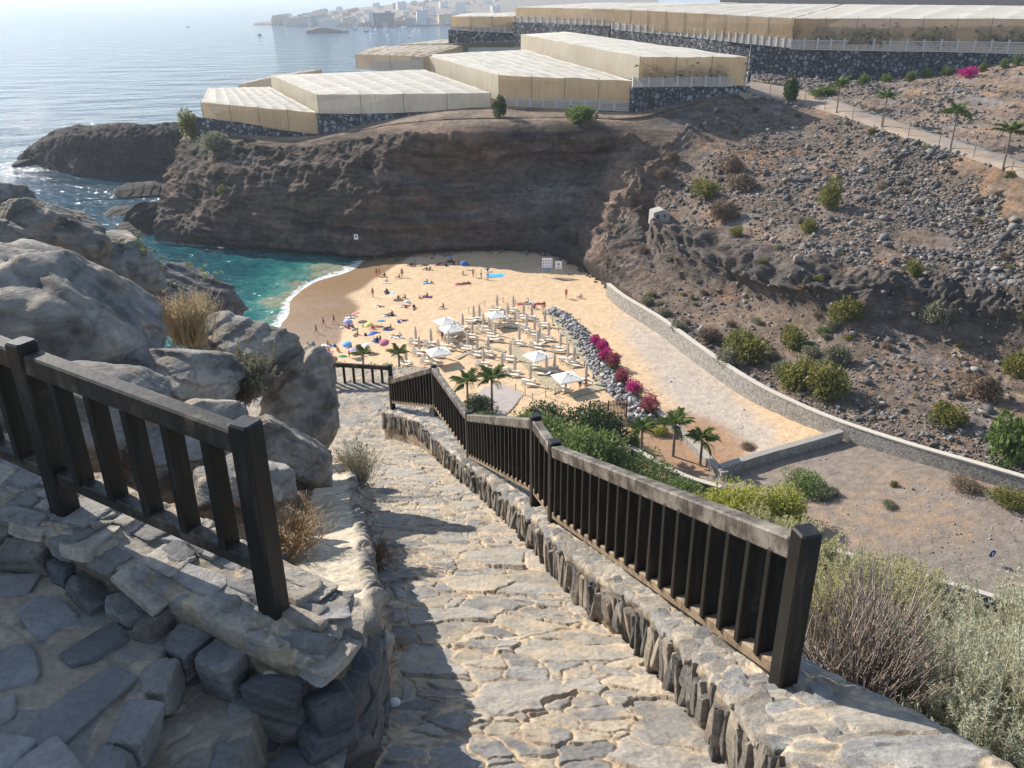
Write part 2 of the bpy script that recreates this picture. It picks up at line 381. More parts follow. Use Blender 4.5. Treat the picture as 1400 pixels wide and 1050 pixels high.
def ico(k):
    b = bmesh.new(); bmesh.ops.create_icosphere(b, subdivisions=k, radius=1)
    v = np.array([q.co[:] for q in b.verts]); f = np.array([[q.index for q in p.verts] for p in b.faces]); b.free(); return v, f
def rock_shape(D, seed, planes=18, sharp=34, lo=.62):
    g = np.random.default_rng(seed); n = g.normal(size=(planes, 3)); n /= np.linalg.norm(n, axis=1, keepdims=True); h = g.uniform(lo, 1.0, planes)
    q = h / np.maximum(D @ n.T, .02); q = np.minimum(q, 6)
    return -np.log(np.exp(-sharp * q).sum(1) + math.exp(-sharp * 1.15)) / sharp
RV3 = None
def rock_vars():
    global RV3
    if RV3 is None:
        RV3 = []; iv, jf = ico(4)
        for k in range(14):
            gg = np.random.default_rng(700 + k); n6 = np.concatenate([np.eye(3), -np.eye(3)]) + gg.normal(0, .10, (6, 3)); nr = gg.normal(size=(7, 3)); nn = np.concatenate([n6, nr]); nn /= np.linalg.norm(nn, axis=1, keepdims=True); hh = np.r_[gg.uniform(.70, .86, 6), gg.uniform(.86, 1.12, 7)]; qq = np.minimum(hh / np.maximum(iv @ nn.T, .02), 6); r = -np.log(np.exp(-48 * qq).sum(1)) / 48; q = iv * r[:, None]; q = q * (1 + .035 * fbm(q[:, 0] * 3 + k, q[:, 1] * 3, q[:, 2] * 3, 4, 710 + k, True))[:, None]; q = q / np.abs(q).max(0); RV3.append(q)
        RV3.append(jf)
    return RV3
def stone_pack(Pn, T, Nn, size, cols, seed, tilt=.12):
    """separate faceted stones set in a wall: centres, tangents, outward normals, sizes (tangent, normal, third axis)"""
    rv = rock_vars(); g = np.random.default_rng(seed); n = len(Pn); B = np.cross(T, Nn); VV, CC, FF = [], [], []; m = len(rv[0])
    for i in range(n):
        q = rv[g.integers(0, 14)]; sg = g.choice([-1, 1], 3); a = g.normal(0, tilt, 3); M = np.array(Matrix.Rotation(a[0], 3, 'X') @ Matrix.Rotation(a[1], 3, 'Y') @ Matrix.Rotation(a[2], 3, 'Z')); q = ((q * sg) * (size[i] / 2)) @ M.T
        VV.append(Pn[i] + q[:, :1] * T[i] + q[:, 1:2] * Nn[i] + q[:, 2:] * B[i]); c = np.array(cols[g.integers(0, len(cols))]) * g.uniform(.75, 1.25); CC.append(np.repeat(c[None], m, 0)); f = rv[-1]; FF.append((f if sg.prod() > 0 else f[:, ::-1]) + i * m)
    return np.concatenate(VV), np.concatenate(FF), np.concatenate(CC)
def join_grid(V, c, S, F=None):
    """a mortar grid and its stones as one mesh"""
    F = grid_faces(*V.shape[:2]) if F is None else F; F = np.concatenate([F[:, [0, 1, 2]], F[:, [0, 2, 3]]]); v = V.reshape(-1, 3); n = len(v); VV, FF, CC = [v], [F], [c.reshape(-1, 3)]
    for a, b, d in S: VV.append(a); FF.append(b + n); CC.append(d); n += len(a)
    return np.concatenate(VV), np.concatenate(FF), np.concatenate(CC)
def line_frame(line, sc=None):
    fine = crom(np.array(line, float), np.linspace(0, len(line) - 1, 900)); fs = np.r_[0, np.cumsum(np.linalg.norm(np.diff(fine, axis=0), axis=1))]
    def at(s):
        p = np.stack([np.interp(s, fs, fine[:, k]) for k in range(3)], -1); d = np.stack([np.interp(s + .03, fs, fine[:, k]) - np.interp(s - .03, fs, fine[:, k]) for k in range(3)], -1); d[:, 2] = 0; d /= np.linalg.norm(d, axis=1, keepdims=True) + 1e-9; return p, d, np.stack([d[:, 1], -d[:, 0], 0 * d[:, 0]], -1)
    return fs[-1], at
# right parapet: upright slate edging towards the path, flat stones on top
PAR = [(1.04,1.75,-2.36),(.96,2.4,-2.62),(.885,2.9,-2.82),(.81,3.5,-3.06),(.704,4.05,-3.29),(.487,4.72,-3.56),(.2,6.2,-4.17),(-.11,7.7,-4.79),(-.466,9.2,-5.40),(-.78,10.4,-5.88),(-1.27,12.3,-6.58),(-1.68,13.8,-7.05),(-2.1,14.9,-7.5),(-2.75,15.9,-7.85)]
def build_parapet():
    V, s, k, h = sweep(PAR, [(0.02,-.75),(0,-.05),(.03,0),(.42,.0),(.46,-.04),(.55,-2.2)], .009, .012, ([1.7,2.4,2.9,3.4,4.2,9,16], [1.9,1.6,1.25,1.1,1.0,.95,.9]))
    n = normals(V); n *= np.sign((n[:, 2:3, :] * np.array([-1, 0, 0])).sum(-1, keepdims=True).mean())
    n = -n if n[len(n) // 2, 70, 2] < 0 else n
    face = 1 - sstep(.68, .76, k); top = sstep(.70, .78, k) * (1 - sstep(1.16, 1.26, k))
    g1, r1, dx1, dy1 = stones(s, k, .046, .30, 41, .36, .6, 2.0, .06)
    g2, r2, dx2, dy2 = stones(s, k, .14, .16, 47, .35, .5, 1.8, .16)
    edge = np.exp(-((k - .70) / .05) ** 2)
    d = face * (-.016 + .02 * fbm(s * 9, k * 9, 0, 4, 42)) + (1 - face) * (g2 * (.006 + .014 * r2[1]) + g2 * (dx2 * (r2[2] - .5) + dy2 * (r2[3] - .5)) * .018)
    d = d + edge * (.012 * (r1[2] - .5) + .02 * fbm(s * 9, 0, 1, 3, 44)) + .008 * fbm(s * 7, k * 7, 0, 4, 43) + .004 * fbm(s * 26, k * 26, 0, 3, 45)
    V = V + n * d[..., None]
    c1 = stone_cols(g1, r1, [(.16,.155,.15), (.21,.195,.175), (.27,.235,.195), (.13,.13,.13), (.19,.18,.165)], np.array((.20,.155,.105)))
    c2 = stone_cols(g2, r2, [(.25,.245,.235), (.31,.285,.25), (.23,.23,.23), (.35,.31,.26), (.28,.265,.24)], np.array((.49,.40,.285)))
    c = lerp(c2, np.array((.26, .205, .145)) * (.8 + .4 * r1[1][..., None]), face[..., None]); V2 = capped(V); q = np.random.default_rng(48); L, at = line_frame(PAR)
    ss = [.02]
    while ss[-1] < L: ss.append(ss[-1] + q.uniform(.028, .080))
    ss = np.array(ss); p, T, Nn = at(ss); n = len(ss); hgt = q.uniform(.20, .42, n); w = np.diff(np.r_[ss, L]) * 1.35
    S = [stone_pack(p + Nn * q.uniform(.022, .052, n)[:, None] + np.array((0, 0, 1)) * (-.02 - hgt * .46 - q.random(n) * .06)[:, None], T, Nn, np.stack([w, q.uniform(.07, .13, n), hgt], -1), [(.16,.155,.15), (.21,.195,.175), (.27,.235,.195), (.12,.12,.12), (.19,.18,.165), (.30,.265,.215)], 49, .09)]
    n = 560; s = q.uniform(.1, L, n); p, T, Nn = at(s); off = q.uniform(.03, .42, n); S.append(stone_pack(p + Nn * off[:, None] + np.array((0, 0, -.010)), T, np.array((0, 0, 1.)) + 0 * T, np.stack([q.uniform(.08, .26, n), q.uniform(.03, .06, n), q.uniform(.06, .17, n)], -1), [(.25,.245,.235), (.31,.285,.25), (.22,.22,.22), (.35,.31,.26)], 50, .06))
    vv, ff, cc = join_grid(V2, rep(c), S); mesh_o = mesh('parapet_wall', vv, ff, M_wall, None, False, cc)
    mesh_o.data.polygons.foreach_set('use_smooth', np.arange(len(ff)) < 2 * (V2.shape[0] - 1) * (V2.shape[1] - 1))
    tag(mesh_o, 'low stone parapet edged with upright slates, carrying the long wooden railing right of the path', 'wall')
build_parapet()
# left side wall with a sandy mortar top
def build_side_wall():
    line = [(xc(y) - 1.02 - .12 * (y < 3.4), y, z) for y, z in ((3.25,-2.76),(3.4,-2.80),(3.6,-2.88),(4.6,-3.32),(6,-4.0),(8,-4.88),(9.4,-5.52),(10.5,-6.0))]
    V, s, k, h = sweep(line, [(-.26,-.5),(-.22,0),(.22,0),(.25,-.05),(.27,-1.0)], .01, .012, ([2.7,3.2,4,11], [1.15,1.1,.95,.85]))
    n = normals(V); n = -n if n[len(n) // 2, 60, 2] < 0 else n
    top = sstep(.44, .5, k) * (1 - sstep(.88, .96, k))
    g, r, dx, dy = stones(s, k, .17, .15, 61, .35, .6, 1.8, .18)
    rip = fbm(s * 11, k * 5, 0, 3, 63, True); lump = fbm(s * 3, k * 3, 0, 4, 64)
    flat = sstep(3.15, 3.6, V[..., 1])
    d = (1 - top * flat) * (g * (.03 + .05 * r[1])) + top * flat * (.016 * rip + .012 * lump) + .012 * fbm(s * 14, k * 14, 0, 3, 65)
    V = V + n * d[..., None]
    c = stone_cols(g, r, [(.20,.195,.19), (.26,.245,.225), (.16,.16,.165), (.30,.27,.235)], np.array((.40,.33,.245)))
    ct = np.array((.60,.53,.42)) * (.9 + .2 * fbm(s * 5, k * 5, 3, 4, 66))[..., None]
    c = lerp(c, ct, (top * flat * (.8 + .2 * lump))[..., None].clip(0, 1)); V2 = capped(V)
    o = mesh('side_wall', V2.reshape(-1, 3), grid_faces(*V2.shape[:2]), M_wall, None, True, rep(c).reshape(-1, 3))
    tag(o, 'low wall with a pale sandy mortar top along the left edge of the path', 'wall')
build_side_wall()
# left front wall of big dark stones
def build_front_wall():
    line = [(-5.7,5.4,-2.08),(-4.5,4.6,-2.12),(-3.3,3.86,-2.17),(-2.22,3.26,-2.24),(-1.6,2.92,-2.30),(-1.2,2.70,-2.35),(-.93,2.585,-2.40),(-.76,2.60,-2.44),(-.68,2.76,-2.50),(-.69,3.1,-2.66),(-.77,3.6,-2.92)]
    V, s, k, h = sweep(line, [(-.56,-.5),(-.50,0),(-.07,0),(0,-.05),(.035,-.9)], .0085, .009)
    n = normals(V); n = -n if n[len(n) // 2, 80, 2] < 0 else n
    top = sstep(.46, .54, k) * (1 - sstep(.93, 1.02, k)); face = sstep(.93, 1.02, k)
    g, r, dx, dy = stones(s, k, .17, .15, 71, .24, .8, 1.8, .05)
    g2, r2, dx2, dy2 = stones(s, k, .15, .13, 75, .45, .5, 1.8, .2)
    lay = fbm(s * 5 + k * 3, k * 12, 0, 4, 76, True)
    d = face * (-.05 + .03 * fbm(s * 7, k * 7, 2, 4, 70)) + (1 - face) * (.012 * g2 * r2[1] + .012 * lay) + .010 * fbm(s * 4, k * 4, 0, 4, 77) + .006 * fbm(s * 18, k * 18, 0, 3, 78)
    d = d + np.exp(-((k - .97) / .06) ** 2) * (.022 * r2[1] - .005)
    V = V + n * d[..., None]
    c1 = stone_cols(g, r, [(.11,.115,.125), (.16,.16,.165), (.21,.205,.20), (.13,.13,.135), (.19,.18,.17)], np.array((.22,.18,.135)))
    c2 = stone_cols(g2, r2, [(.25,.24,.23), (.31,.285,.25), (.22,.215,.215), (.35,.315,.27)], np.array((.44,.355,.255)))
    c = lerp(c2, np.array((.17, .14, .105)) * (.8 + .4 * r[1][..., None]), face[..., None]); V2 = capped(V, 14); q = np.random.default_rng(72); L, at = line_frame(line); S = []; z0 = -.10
    while z0 > -.95:
        h = q.uniform(.13, .20); ss = [q.uniform(0, .1)]; ws = []
        while ss[-1] < L: w = q.uniform(.13, .30); ws.append(w); ss.append(ss[-1] + w)
        ss = np.array(ss[:-1]); ws = np.array(ws); p, T, Nn = at(ss + ws / 2); n = len(ss)
        S.append(stone_pack(p + Nn * q.uniform(-.035, .0, n)[:, None] + np.array((0, 0, 1)) * (z0 - h / 2 + q.uniform(-.03, .03, n))[:, None], T, Nn, np.stack([ws * q.uniform(.95, 1.1, n), q.uniform(.14, .21, n), h * q.uniform(.95, 1.25, n)], -1), [(.105,.11,.12), (.15,.15,.155), (.19,.185,.18), (.125,.125,.13), (.18,.165,.15), (.23,.215,.19)], int(73 - z0 * 100), .13)); z0 -= h * .97
    n = 330; s = q.uniform(.0, L, n); p, T, Nn = at(s); off = q.uniform(-.46, -.07, n); S.append(stone_pack(p + Nn * off[:, None] + np.array((0, 0, 1)) * q.uniform(-.03, .005, n)[:, None], T, np.array((0, 0, 1.)) + 0 * T, np.stack([q.uniform(.10, .34, n), q.uniform(.05, .09, n), q.uniform(.08, .22, n)], -1), [(.25,.24,.23), (.31,.285,.25), (.22,.215,.215), (.36,.32,.27)], 74, .10))
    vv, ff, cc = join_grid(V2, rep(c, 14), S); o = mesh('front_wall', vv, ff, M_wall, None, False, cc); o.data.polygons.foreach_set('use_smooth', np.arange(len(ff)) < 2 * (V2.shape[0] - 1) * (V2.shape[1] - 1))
    tag(o, 'rough wall of big dark stones under the short railing at the left', 'wall')
build_front_wall()
# landing wall under the far railing
def build_landing_wall():
    a, b = P(365, 545, 18.8), P(540, 552, 18.9)
    zt = -8.86
    V, s, k, h = sweep([(a[0], 18.9, zt), ((a[0] + b[0]) / 2, 18.85, zt), (b[0] + .1, 18.8, zt)], [(-.3,-3.5),(-.25,0),(.25,0),(.3,-1)], .004, .02)
    n = normals(V); n = -n if n[len(n) // 2, int(3.75 / .02), 2] < 0 else n
    g, r, dx, dy = stones(s, k, .3, .28, 81, .35, .6, 1.8, .16)
    V = V + n * (g * (.03 + .04 * r[1]) + .02 * fbm(s * 4, k * 4, 0, 3, 83))[..., None]; top = sstep(3.48, 3.55, k) * (1 - sstep(3.95, 4.05, k))
    c = lerp(stone_cols(g, r, [(.15,.15,.155), (.20,.19,.185), (.12,.12,.125)], np.array((.24,.20,.15))), np.array((.46,.40,.31)), (top * .8)[..., None]); V2 = capped(V)
    tag(mesh('landing_wall', V2.reshape(-1, 3), grid_faces(*V2.shape[:2]), M_wall, None, True, rep(c).reshape(-1, 3)), 'low stone wall closing the shaded landing at the bottom of the path', 'wall')
build_landing_wall()
# ---- stone steps at the lower left
def build_steps():
    xs = np.linspace(-4.6, -.70, 400); ys = np.linspace(1.0, 4.9, 400); X, Y = np.meshgrid(xs, ys, indexing='ij')
    w = fbm(X * 1.6, Y * 1.6, 0, 3, 91) * .16 + fbm(X * 7, Y * 7, 0, 2, 92) * .02
    gr, rr, dx, dy = stones(X, Y, .20, .17, 93, .26, 1.0, 2.0, .06)
    q = X + w; lv = -2.47 + .05 * (-1.4 - X).clip(0, 2) - .17 * sstep(-1.43, -1.40, q) - .19 * sstep(-1.10, -1.07, q) + .3 * sstep(-2.6, -2.64, q + .3 * (Y - 2.2)) * 0
    z = lv - .012 + gr * .006 * rr[1] + .007 * fbm(X * 8, Y * 8, 1, 4, 98, True) + .012 * fbm(X * 3, Y * 3, 0, 3, 94) + .004 * fbm(X * 16, Y * 16, 0, 3, 95)
    c = stone_cols(gr, rr, [(.33,.28,.21), (.29,.25,.195), (.25,.22,.18), (.33,.275,.205), (.20,.19,.175)], np.array((.31,.26,.195)))
    du = sstep(.15, .5, fbm(X * 1.5, Y * 1.5, 3, 4, 96)); c = lerp(c, np.array((.36,.295,.215)), (du * .6)[..., None])
    F = grid_faces(400, 400); fy = Y.ravel()[F].mean(1); fx = X.ravel()[F].mean(1); F = F[fy < np.interp(fx, [-5.6, -4.4, -3.2, -2.12, -1.5, -1.0, -.7], [5.55, 4.75, 4.0, 3.4, 3.05, 2.85, 2.75])]
    q = np.random.default_rng(97); pos = []
    lvl = lambda x, y: -2.47 + .05 * min(max(-1.4 - x, 0), 2) - .17 * (x > -1.42) - .19 * (x > -1.09)
    for _ in range(6000):
        x, y = q.uniform(-3.6, -.74), q.uniform(1.1, 4.2); r = q.uniform(.09, .27)
        if y > np.interp(x, [-5.6, -4.4, -3.2, -2.12, -1.5, -1.0, -.7], [5.3, 4.5, 3.75, 3.15, 2.8, 2.6, 2.5]) - r * .8 or abs(x + 1.42) < r * .9 + .07 or abs(x + 1.09) < r * .9 + .07: continue
        if all((x - a) ** 2 + (y - b) ** 2 > (.93 * (r + d)) ** 2 for a, b, d in pos): pos.append((x, y, r))
    n = len(pos); pp = np.array([(x, y, lvl(x, y) - .006) for x, y, r in pos]); an = q.uniform(0, 6.28, n); T = np.stack([np.cos(an), np.sin(an), 0 * an], -1); rr_ = np.array([r for _, _, r in pos])
    cols = [(.135,.137,.142), (.17,.17,.172), (.20,.193,.185), (.12,.124,.13), (.155,.155,.158)]
    S = [stone_pack(pp, T, np.tile((0, 0, 1.), (n, 1)), np.stack([rr_ * 2.35, .05 + 0 * rr_, rr_ * q.uniform(1.5, 2.2, n)], -1), cols, 98, .03)]
    for x0 in (-1.46, -1.13):
        yy = np.arange(1.2, 2.75, .24) + q.uniform(-.04, .04, 7)[:1]; m = len(yy); zz = lvl(x0, 2) - .075
        S.append(stone_pack(np.stack([x0 + q.uniform(-.02, .02, m), yy, zz + 0 * yy], -1), np.tile((0, 1., 0), (m, 1)), np.tile((0, 0, 1.), (m, 1)), np.stack([q.uniform(.2, .29, m), q.uniform(.16, .2, m), q.uniform(.14, .2, m)], -1), [(.17,.168,.165), (.21,.20,.185), (.145,.145,.15), (.26,.235,.20)], 99, .06))
    V = np.stack([X, Y, z], -1); vv, ff, cc = join_grid(V, c, S, F); o = mesh('steps', vv, ff, M_slate, None, False, cc); o.data.polygons.foreach_set('use_smooth', np.arange(len(ff)) < 2 * len(F)); tag(o, kind='structure')
build_steps()
# ---- near hillside carrying the path
M_earth = vcol('dry_earth', 3.0, .35, .95, .8, .05, 25)
def build_hill():
    xs = np.concatenate([np.linspace(-34, -8, 50), np.linspace(-7.8, 8, 150), np.linspace(8.4, 60, 90)]); ys = np.concatenate([np.linspace(-4, 24, 190), np.linspace(24.6, 72, 90)])
    X, Y = np.meshgrid(xs, ys, indexing='ij'); z = hill_z(X, Y); near = np.hypot(X, Y)
    off = np.abs(X - xc(np.minimum(Y, 17))) > 1.5
    z = z + (.10 * fbm(X * .9, Y * .9, 0, 5, 101) * off + .3 * fbm(X * .2, Y * .2, 0, 4, 103) * (near > 9) * off)
    z = np.where((X < -.5) & (Y < 3.0 + np.clip(-X - 1, 0, 9) * .55), np.minimum(z, -2.9), z)
    z = np.where(Y < 2.3, np.minimum(z, -3.2 - .3 * (X > .8) * np.clip(X, 0, 3)), z)
    z = np.maximum(z, -52.5)
    g, r, _, _ = stones(X, Y, .4, .4, 105, .3, .5, 2, .3)
    c = lerp(np.array((.30,.22,.145)), pal(r[0], GREYS), (g * sstep(-.1, .25, fbm(X * .6, Y * .6, 0, 3, 106)))[..., None] * .8)
    dry = sstep(.1, .35, fbm(X * 1.4, Y * 1.4, 5, 4, 107)); c = lerp(c, np.array((.33,.19,.085)), (dry * .6)[..., None])
    tag(mesh('hillside', np.stack([X, Y, z], -1).reshape(-1, 3), grid_faces(*X.shape), M_earth, None, True, c.reshape(-1, 3)), kind='structure')
build_hill()
# ---- boulders
_bm = bmesh.new(); bmesh.ops.create_icosphere(_bm, subdivisions=6, radius=1); _bm.verts.ensure_lookup_table()
ICO6 = np.array([v.co[:] for v in _bm.verts]); ICO6F = np.array([[v.index for v in f.verts] for f in _bm.faces]); _bm.free()
def boulder(label, c, size, seed, rz=0., tilt=(0, 0), tint=(1, 1, 1), light=.0):
    r = rock_shape(ICO6, seed, 24, 55, .70); V = ICO6 * r[:, None]
    o = seed * 3.1
    rid = fbm(V[:, 0] * 1.7 + o, V[:, 1] * 1.7, V[:, 2] * 2.3, 5, seed, True); f = fbm(V[:, 0] * 3 + o, V[:, 1] * 3, V[:, 2] * 3, 5, seed + 9)
    crack = np.exp(-(fbm(V[:, 0] * 1.3 + o, V[:, 1] * 1.3, V[:, 2] * 1.3, 3, seed + 5) / .035) ** 2)
    tn = np.random.default_rng(seed + 77).normal(size=3); tn[2] += 1.2; tn /= np.linalg.norm(tn); hh = (V @ tn) * 3.2 + .55 * fbm(V[:, 0] * 1.5 + o, V[:, 1] * 1.5, V[:, 2] * 1.5, 3, seed + 41); fr = hh - np.floor(hh); ter = sstep(0, .22, fr) - fr
    V = V * (1 + .080 * ter + .065 * rid + .022 * f - .022 * crack + .007 * fbm(V[:, 0] * 24 + o, V[:, 1] * 24, V[:, 2] * 24, 3, seed + 33) + .020 * fbm(V[:, 0] * 9 + o, V[:, 1] * 9, V[:, 2] * 14, 3, seed + 31, True))[:, None]
    V = V * np.array(size) / 2
    m = np.array(Matrix.Rotation(rz, 3, 'Z') @ Matrix.Rotation(tilt[0], 3, 'X') @ Matrix.Rotation(tilt[1], 3, 'Y')); V = V @ m.T
    a = fbm(V[:, 0] * 1.1 + o, V[:, 1] * 1.1, V[:, 2] * 1.1, 4, seed + 20); st = fbm(V[:, 0] * 6 + o, V[:, 1] * 6, V[:, 2] * 1.5, 3, seed + 21)
    cc = lerp(np.array((.21,.205,.20)), np.array((.33,.30,.26)), sstep(-.25, .35, a)[:, None]); cc = lerp(cc, np.array((.42,.36,.28)), (sstep(.18, .5, st) * .5)[:, None]); cc = lerp(cc, np.array((.36,.25,.15)), (sstep(.2, .42, f - a * .4) * .45)[:, None]); cc = lerp(cc, np.array((.10,.10,.105)), (crack * .5)[:, None]); lic = fbm(V[:, 0] * 3.3 + o, V[:, 1] * 3.3, V[:, 2] * 3.3, 5, seed + 51); cc = cc * (1 - .45 * sstep(.12, .32, lic) + .35 * sstep(.15, .35, -lic))[:, None]
    ob = mesh('boulder', V, ICO6F, M_rock, None, True, cc * np.array(tint) * (1 + light)); ob.location = [float(q) for q in c]
    return tag(ob, label, 'boulder', 'boulders left of the path')
boulder('largest smooth grey boulder, filling the left edge of the photo behind the short railing', P(45, 455, 6.8) - (0, 0, .12), (2.3, 1.9, 1.55), 3, .25, (.15, .35))
boulder('rounded brown boulder sitting on top of the largest boulder', P(62, 325, 8.4), (1.15, .9, .75), 8, .4, (0, .25), (1.05, 1, .93))
boulder('small boulder cut by the left photo edge, uppermost of the pile', P(-6, 281, 8.9), (.75, .7, .6), 12, 1)
boulder('small boulder at the left photo edge, beneath the uppermost one', P(-10, 328, 7.6), (.5, .6, .4), 14, 2)
boulder('slab shaped boulder sloping down to the right behind the largest boulder', P(148, 395, 9.0), (1.35, 1.2, 1.25), 21, -.3, (.1, .55))
boulder('dark wedge of rock above the cove, left of the thin green sapling', P(172, 362, 10.2), (.95, .8, .55), 25, .2, (0, .45), (.75, .75, .78))
boulder('dark angular boulder jutting up in front of the cove water', P(250, 415, 11.5), (1.5, 1.1, .95), 27, .3, (0, .05), (.72, .72, .75))
boulder('grey boulder with a hollow face, just behind the railing in the middle of the pile', P(252, 528, 6.6), (1.0, .9, .78), 33, .5, (0, .3), (1, 1, 1), .06)
boulder('flat topped boulder behind the dry olive bush', P(330, 485, 8.8), (1.25, 1.0, .75), 37, .2, (0, .25))
boulder('pointed boulder beside the path, its peak overlapping the far railing', P(404, 574, 8.6), (.98, .92, 1.5), 41, .1, (-.1, .30), (1.05, 1.04, 1.02), .08)
boulder('low sloping rock at the foot of the pointed boulder', P(385, 625, 7.0), (.95, .8, .62), 45, .4, (0, .5))
boulder('low dark rock seen between the railing balusters', P(255, 610, 5.4), (1.15, .8, .6), 49, .9, (.2, .1))
boulder('flat rock under the left end of the short railing', P(100, 560, 5.3), (1.5, .9, .6), 52, .2, (.1, .1))
boulder('low brown rock beside the dead grass behind the corner post', P(330, 665, 4.9), (.7, .6, .42), 56, .6, (0, .2))
boulder('high boulder added at the far left, mostly out of view, to shade the steps', (-6.1, 5.9, -.3), (1.7, 1.6, 3.4), 58, .78, (0, .1))  # out-of-view boulder, added to throw shade over the step floor
# ---- wooden railings
def woodmat(name, dark, pale, amount, rough=.55, along=0):
    m, nt, b = newmat(name); v = coords(nt, (1, 1, 1))
    g = noise(nt, coords(nt, (26, 26, 3)), 1, 6, .65); pt = noise(nt, v, 5, 6, .7); fine = noise(nt, v, 60, 3)
    c = mixc(nt, ramp(nt, g, [(.3, tuple(q * .45 for q in dark)), (.55, dark), (.72, tuple(q * 2.6 for q in dark))]), ramp(nt, fine, [(.3, tuple(q * .75 for q in pale)), (.7, pale)]), ramp(nt, pt, [(1 - amount - .1, (0, 0, 0)), (1 - amount + .1, (1, 1, 1))]))
    nt.links.new(c, b.inputs['Base Color']); b.inputs['Roughness'].default_value = rough; b.inputs['Specular IOR Level'].default_value = .35
    bump(nt, b, g, .5, .004); return m
W_dark = woodmat('dark_stained_wood', (.018,.016,.014), (.09,.065,.045), .27, .45)
W_bal = woodmat('worn_baluster_wood', (.016,.013,.010), (.13,.09,.055), .27, .55)
W_rail = woodmat('weathered_rail_wood', (.065,.052,.040), (.25,.22,.18), .46, .6)
W_low = woodmat('bottom_rail_wood', (.20,.14,.085), (.33,.25,.165), .5, .7)
W_raild = woodmat('dark_rail_wood', (.035,.029,.023), (.20,.15,.10), .38, .5)
def railing(label, posts, nbal, top, low, ph=.87, pw=.095, rail_dz=.05, baldim=(.036, .10), lowz=.12, group=None, skip=()):
    root = thing('wooden_railing', label, 'railing', posts[0]); o = np.array(posts[0], float)
    posts = [np.array(p[:3], float) - o for p in posts]
    for i, p in enumerate(posts):
        a = posts[max(i - 1, 0)]; b = posts[min(i + 1, len(posts) - 1)]; d = b - a; d[2] = 0
        h = ph if np.isscalar(ph) else ph[i]
        m = MB(); m.bar(p - (0, 0, .08), p + (0, 0, h), pw, pw, .010, side=np.cross(d / np.linalg.norm(d), (0, 0, 1)))
        m.build('post', W_dark, root)
    for i, (a, b) in enumerate(zip(posts[:-1], posts[1:])):
        ha = ph if np.isscalar(ph) else ph[i]; hb = ph if np.isscalar(ph) else ph[i + 1]
        d = b - a; dh = d * 1.0; dh[2] = 0; L = np.linalg.norm(dh); u = d / L; e = (pw / 2 - .004)
        A = a + u * e; B = b - u * e; side = np.cross(dh / L, (0, 0, 1))
        ta, tb = A + (0, 0, ha - rail_dz - .05), B + (0, 0, hb - rail_dz - .05)
        MB().bar(ta, tb, .085, .10, .009, side=side).build('top_rail', top, root)
        la, lb = A + (0, 0, lowz), B + (0, 0, lowz)
        MB().bar(la, lb, .07, .065, .006, side=side).build('bottom_rail', low, root)
        n = nbal[i]
        for k in range(n):
            t = (k + .7) / (n + .4); q = la + (lb - la) * t; r = ta + (tb - ta) * t
            jt = np.array((random.uniform(-.004, .004), random.uniform(-.004, .004), 0))
            m = MB(); m.bar(q + (0, 0, .02), r - (0, 0, .035) + jt, baldim[1], baldim[0], .004, side=side); m.build('baluster', W_bal, root)
    return root
def at_base(px, py, Y): return P(px, py, Y)
RP = [P(1068, 945, 2.85), P(757, 718, 6.2), P(732, 684, 6.9), P(643, 632, 10.3), P(596, 563, 13.9), P(537, 556, 15.9)]
railing('long weathered wooden railing on the stone parapet, running down the right side of the path', RP, [19, 3, 18, 12, 15], W_rail, W_low, [.86, .84, .92, .80, .94, .68])
LD = P(374, 826, 2.87) - P(90, 696, 3.45)
L1, L2 = P(374, 826, 2.87), P(90, 696, 3.45)
L3 = L2 - (L1 - L2) * 1.02 + np.array((0, 0, .03)); L4 = L3 - (L1 - L2) * 1.0
railing('short dark wooden railing with wide balusters on the front wall at the left', [L1, L2, L3, L4], [5, 5, 5], W_raild, W_raild, .87, .10, .04, (.042, .085), .20)
F0, F1 = P(536, 540, 19.0), P(345, 528, 19.0)
railing('black wooden railing across the far landing, in front of the green hedge', [F0, F1, F1 + (F1 - F0) * np.array((1, .4, 1))], [14, 14], W_raild, W_raild, .82, .1, .04, (.05, .09), .14)
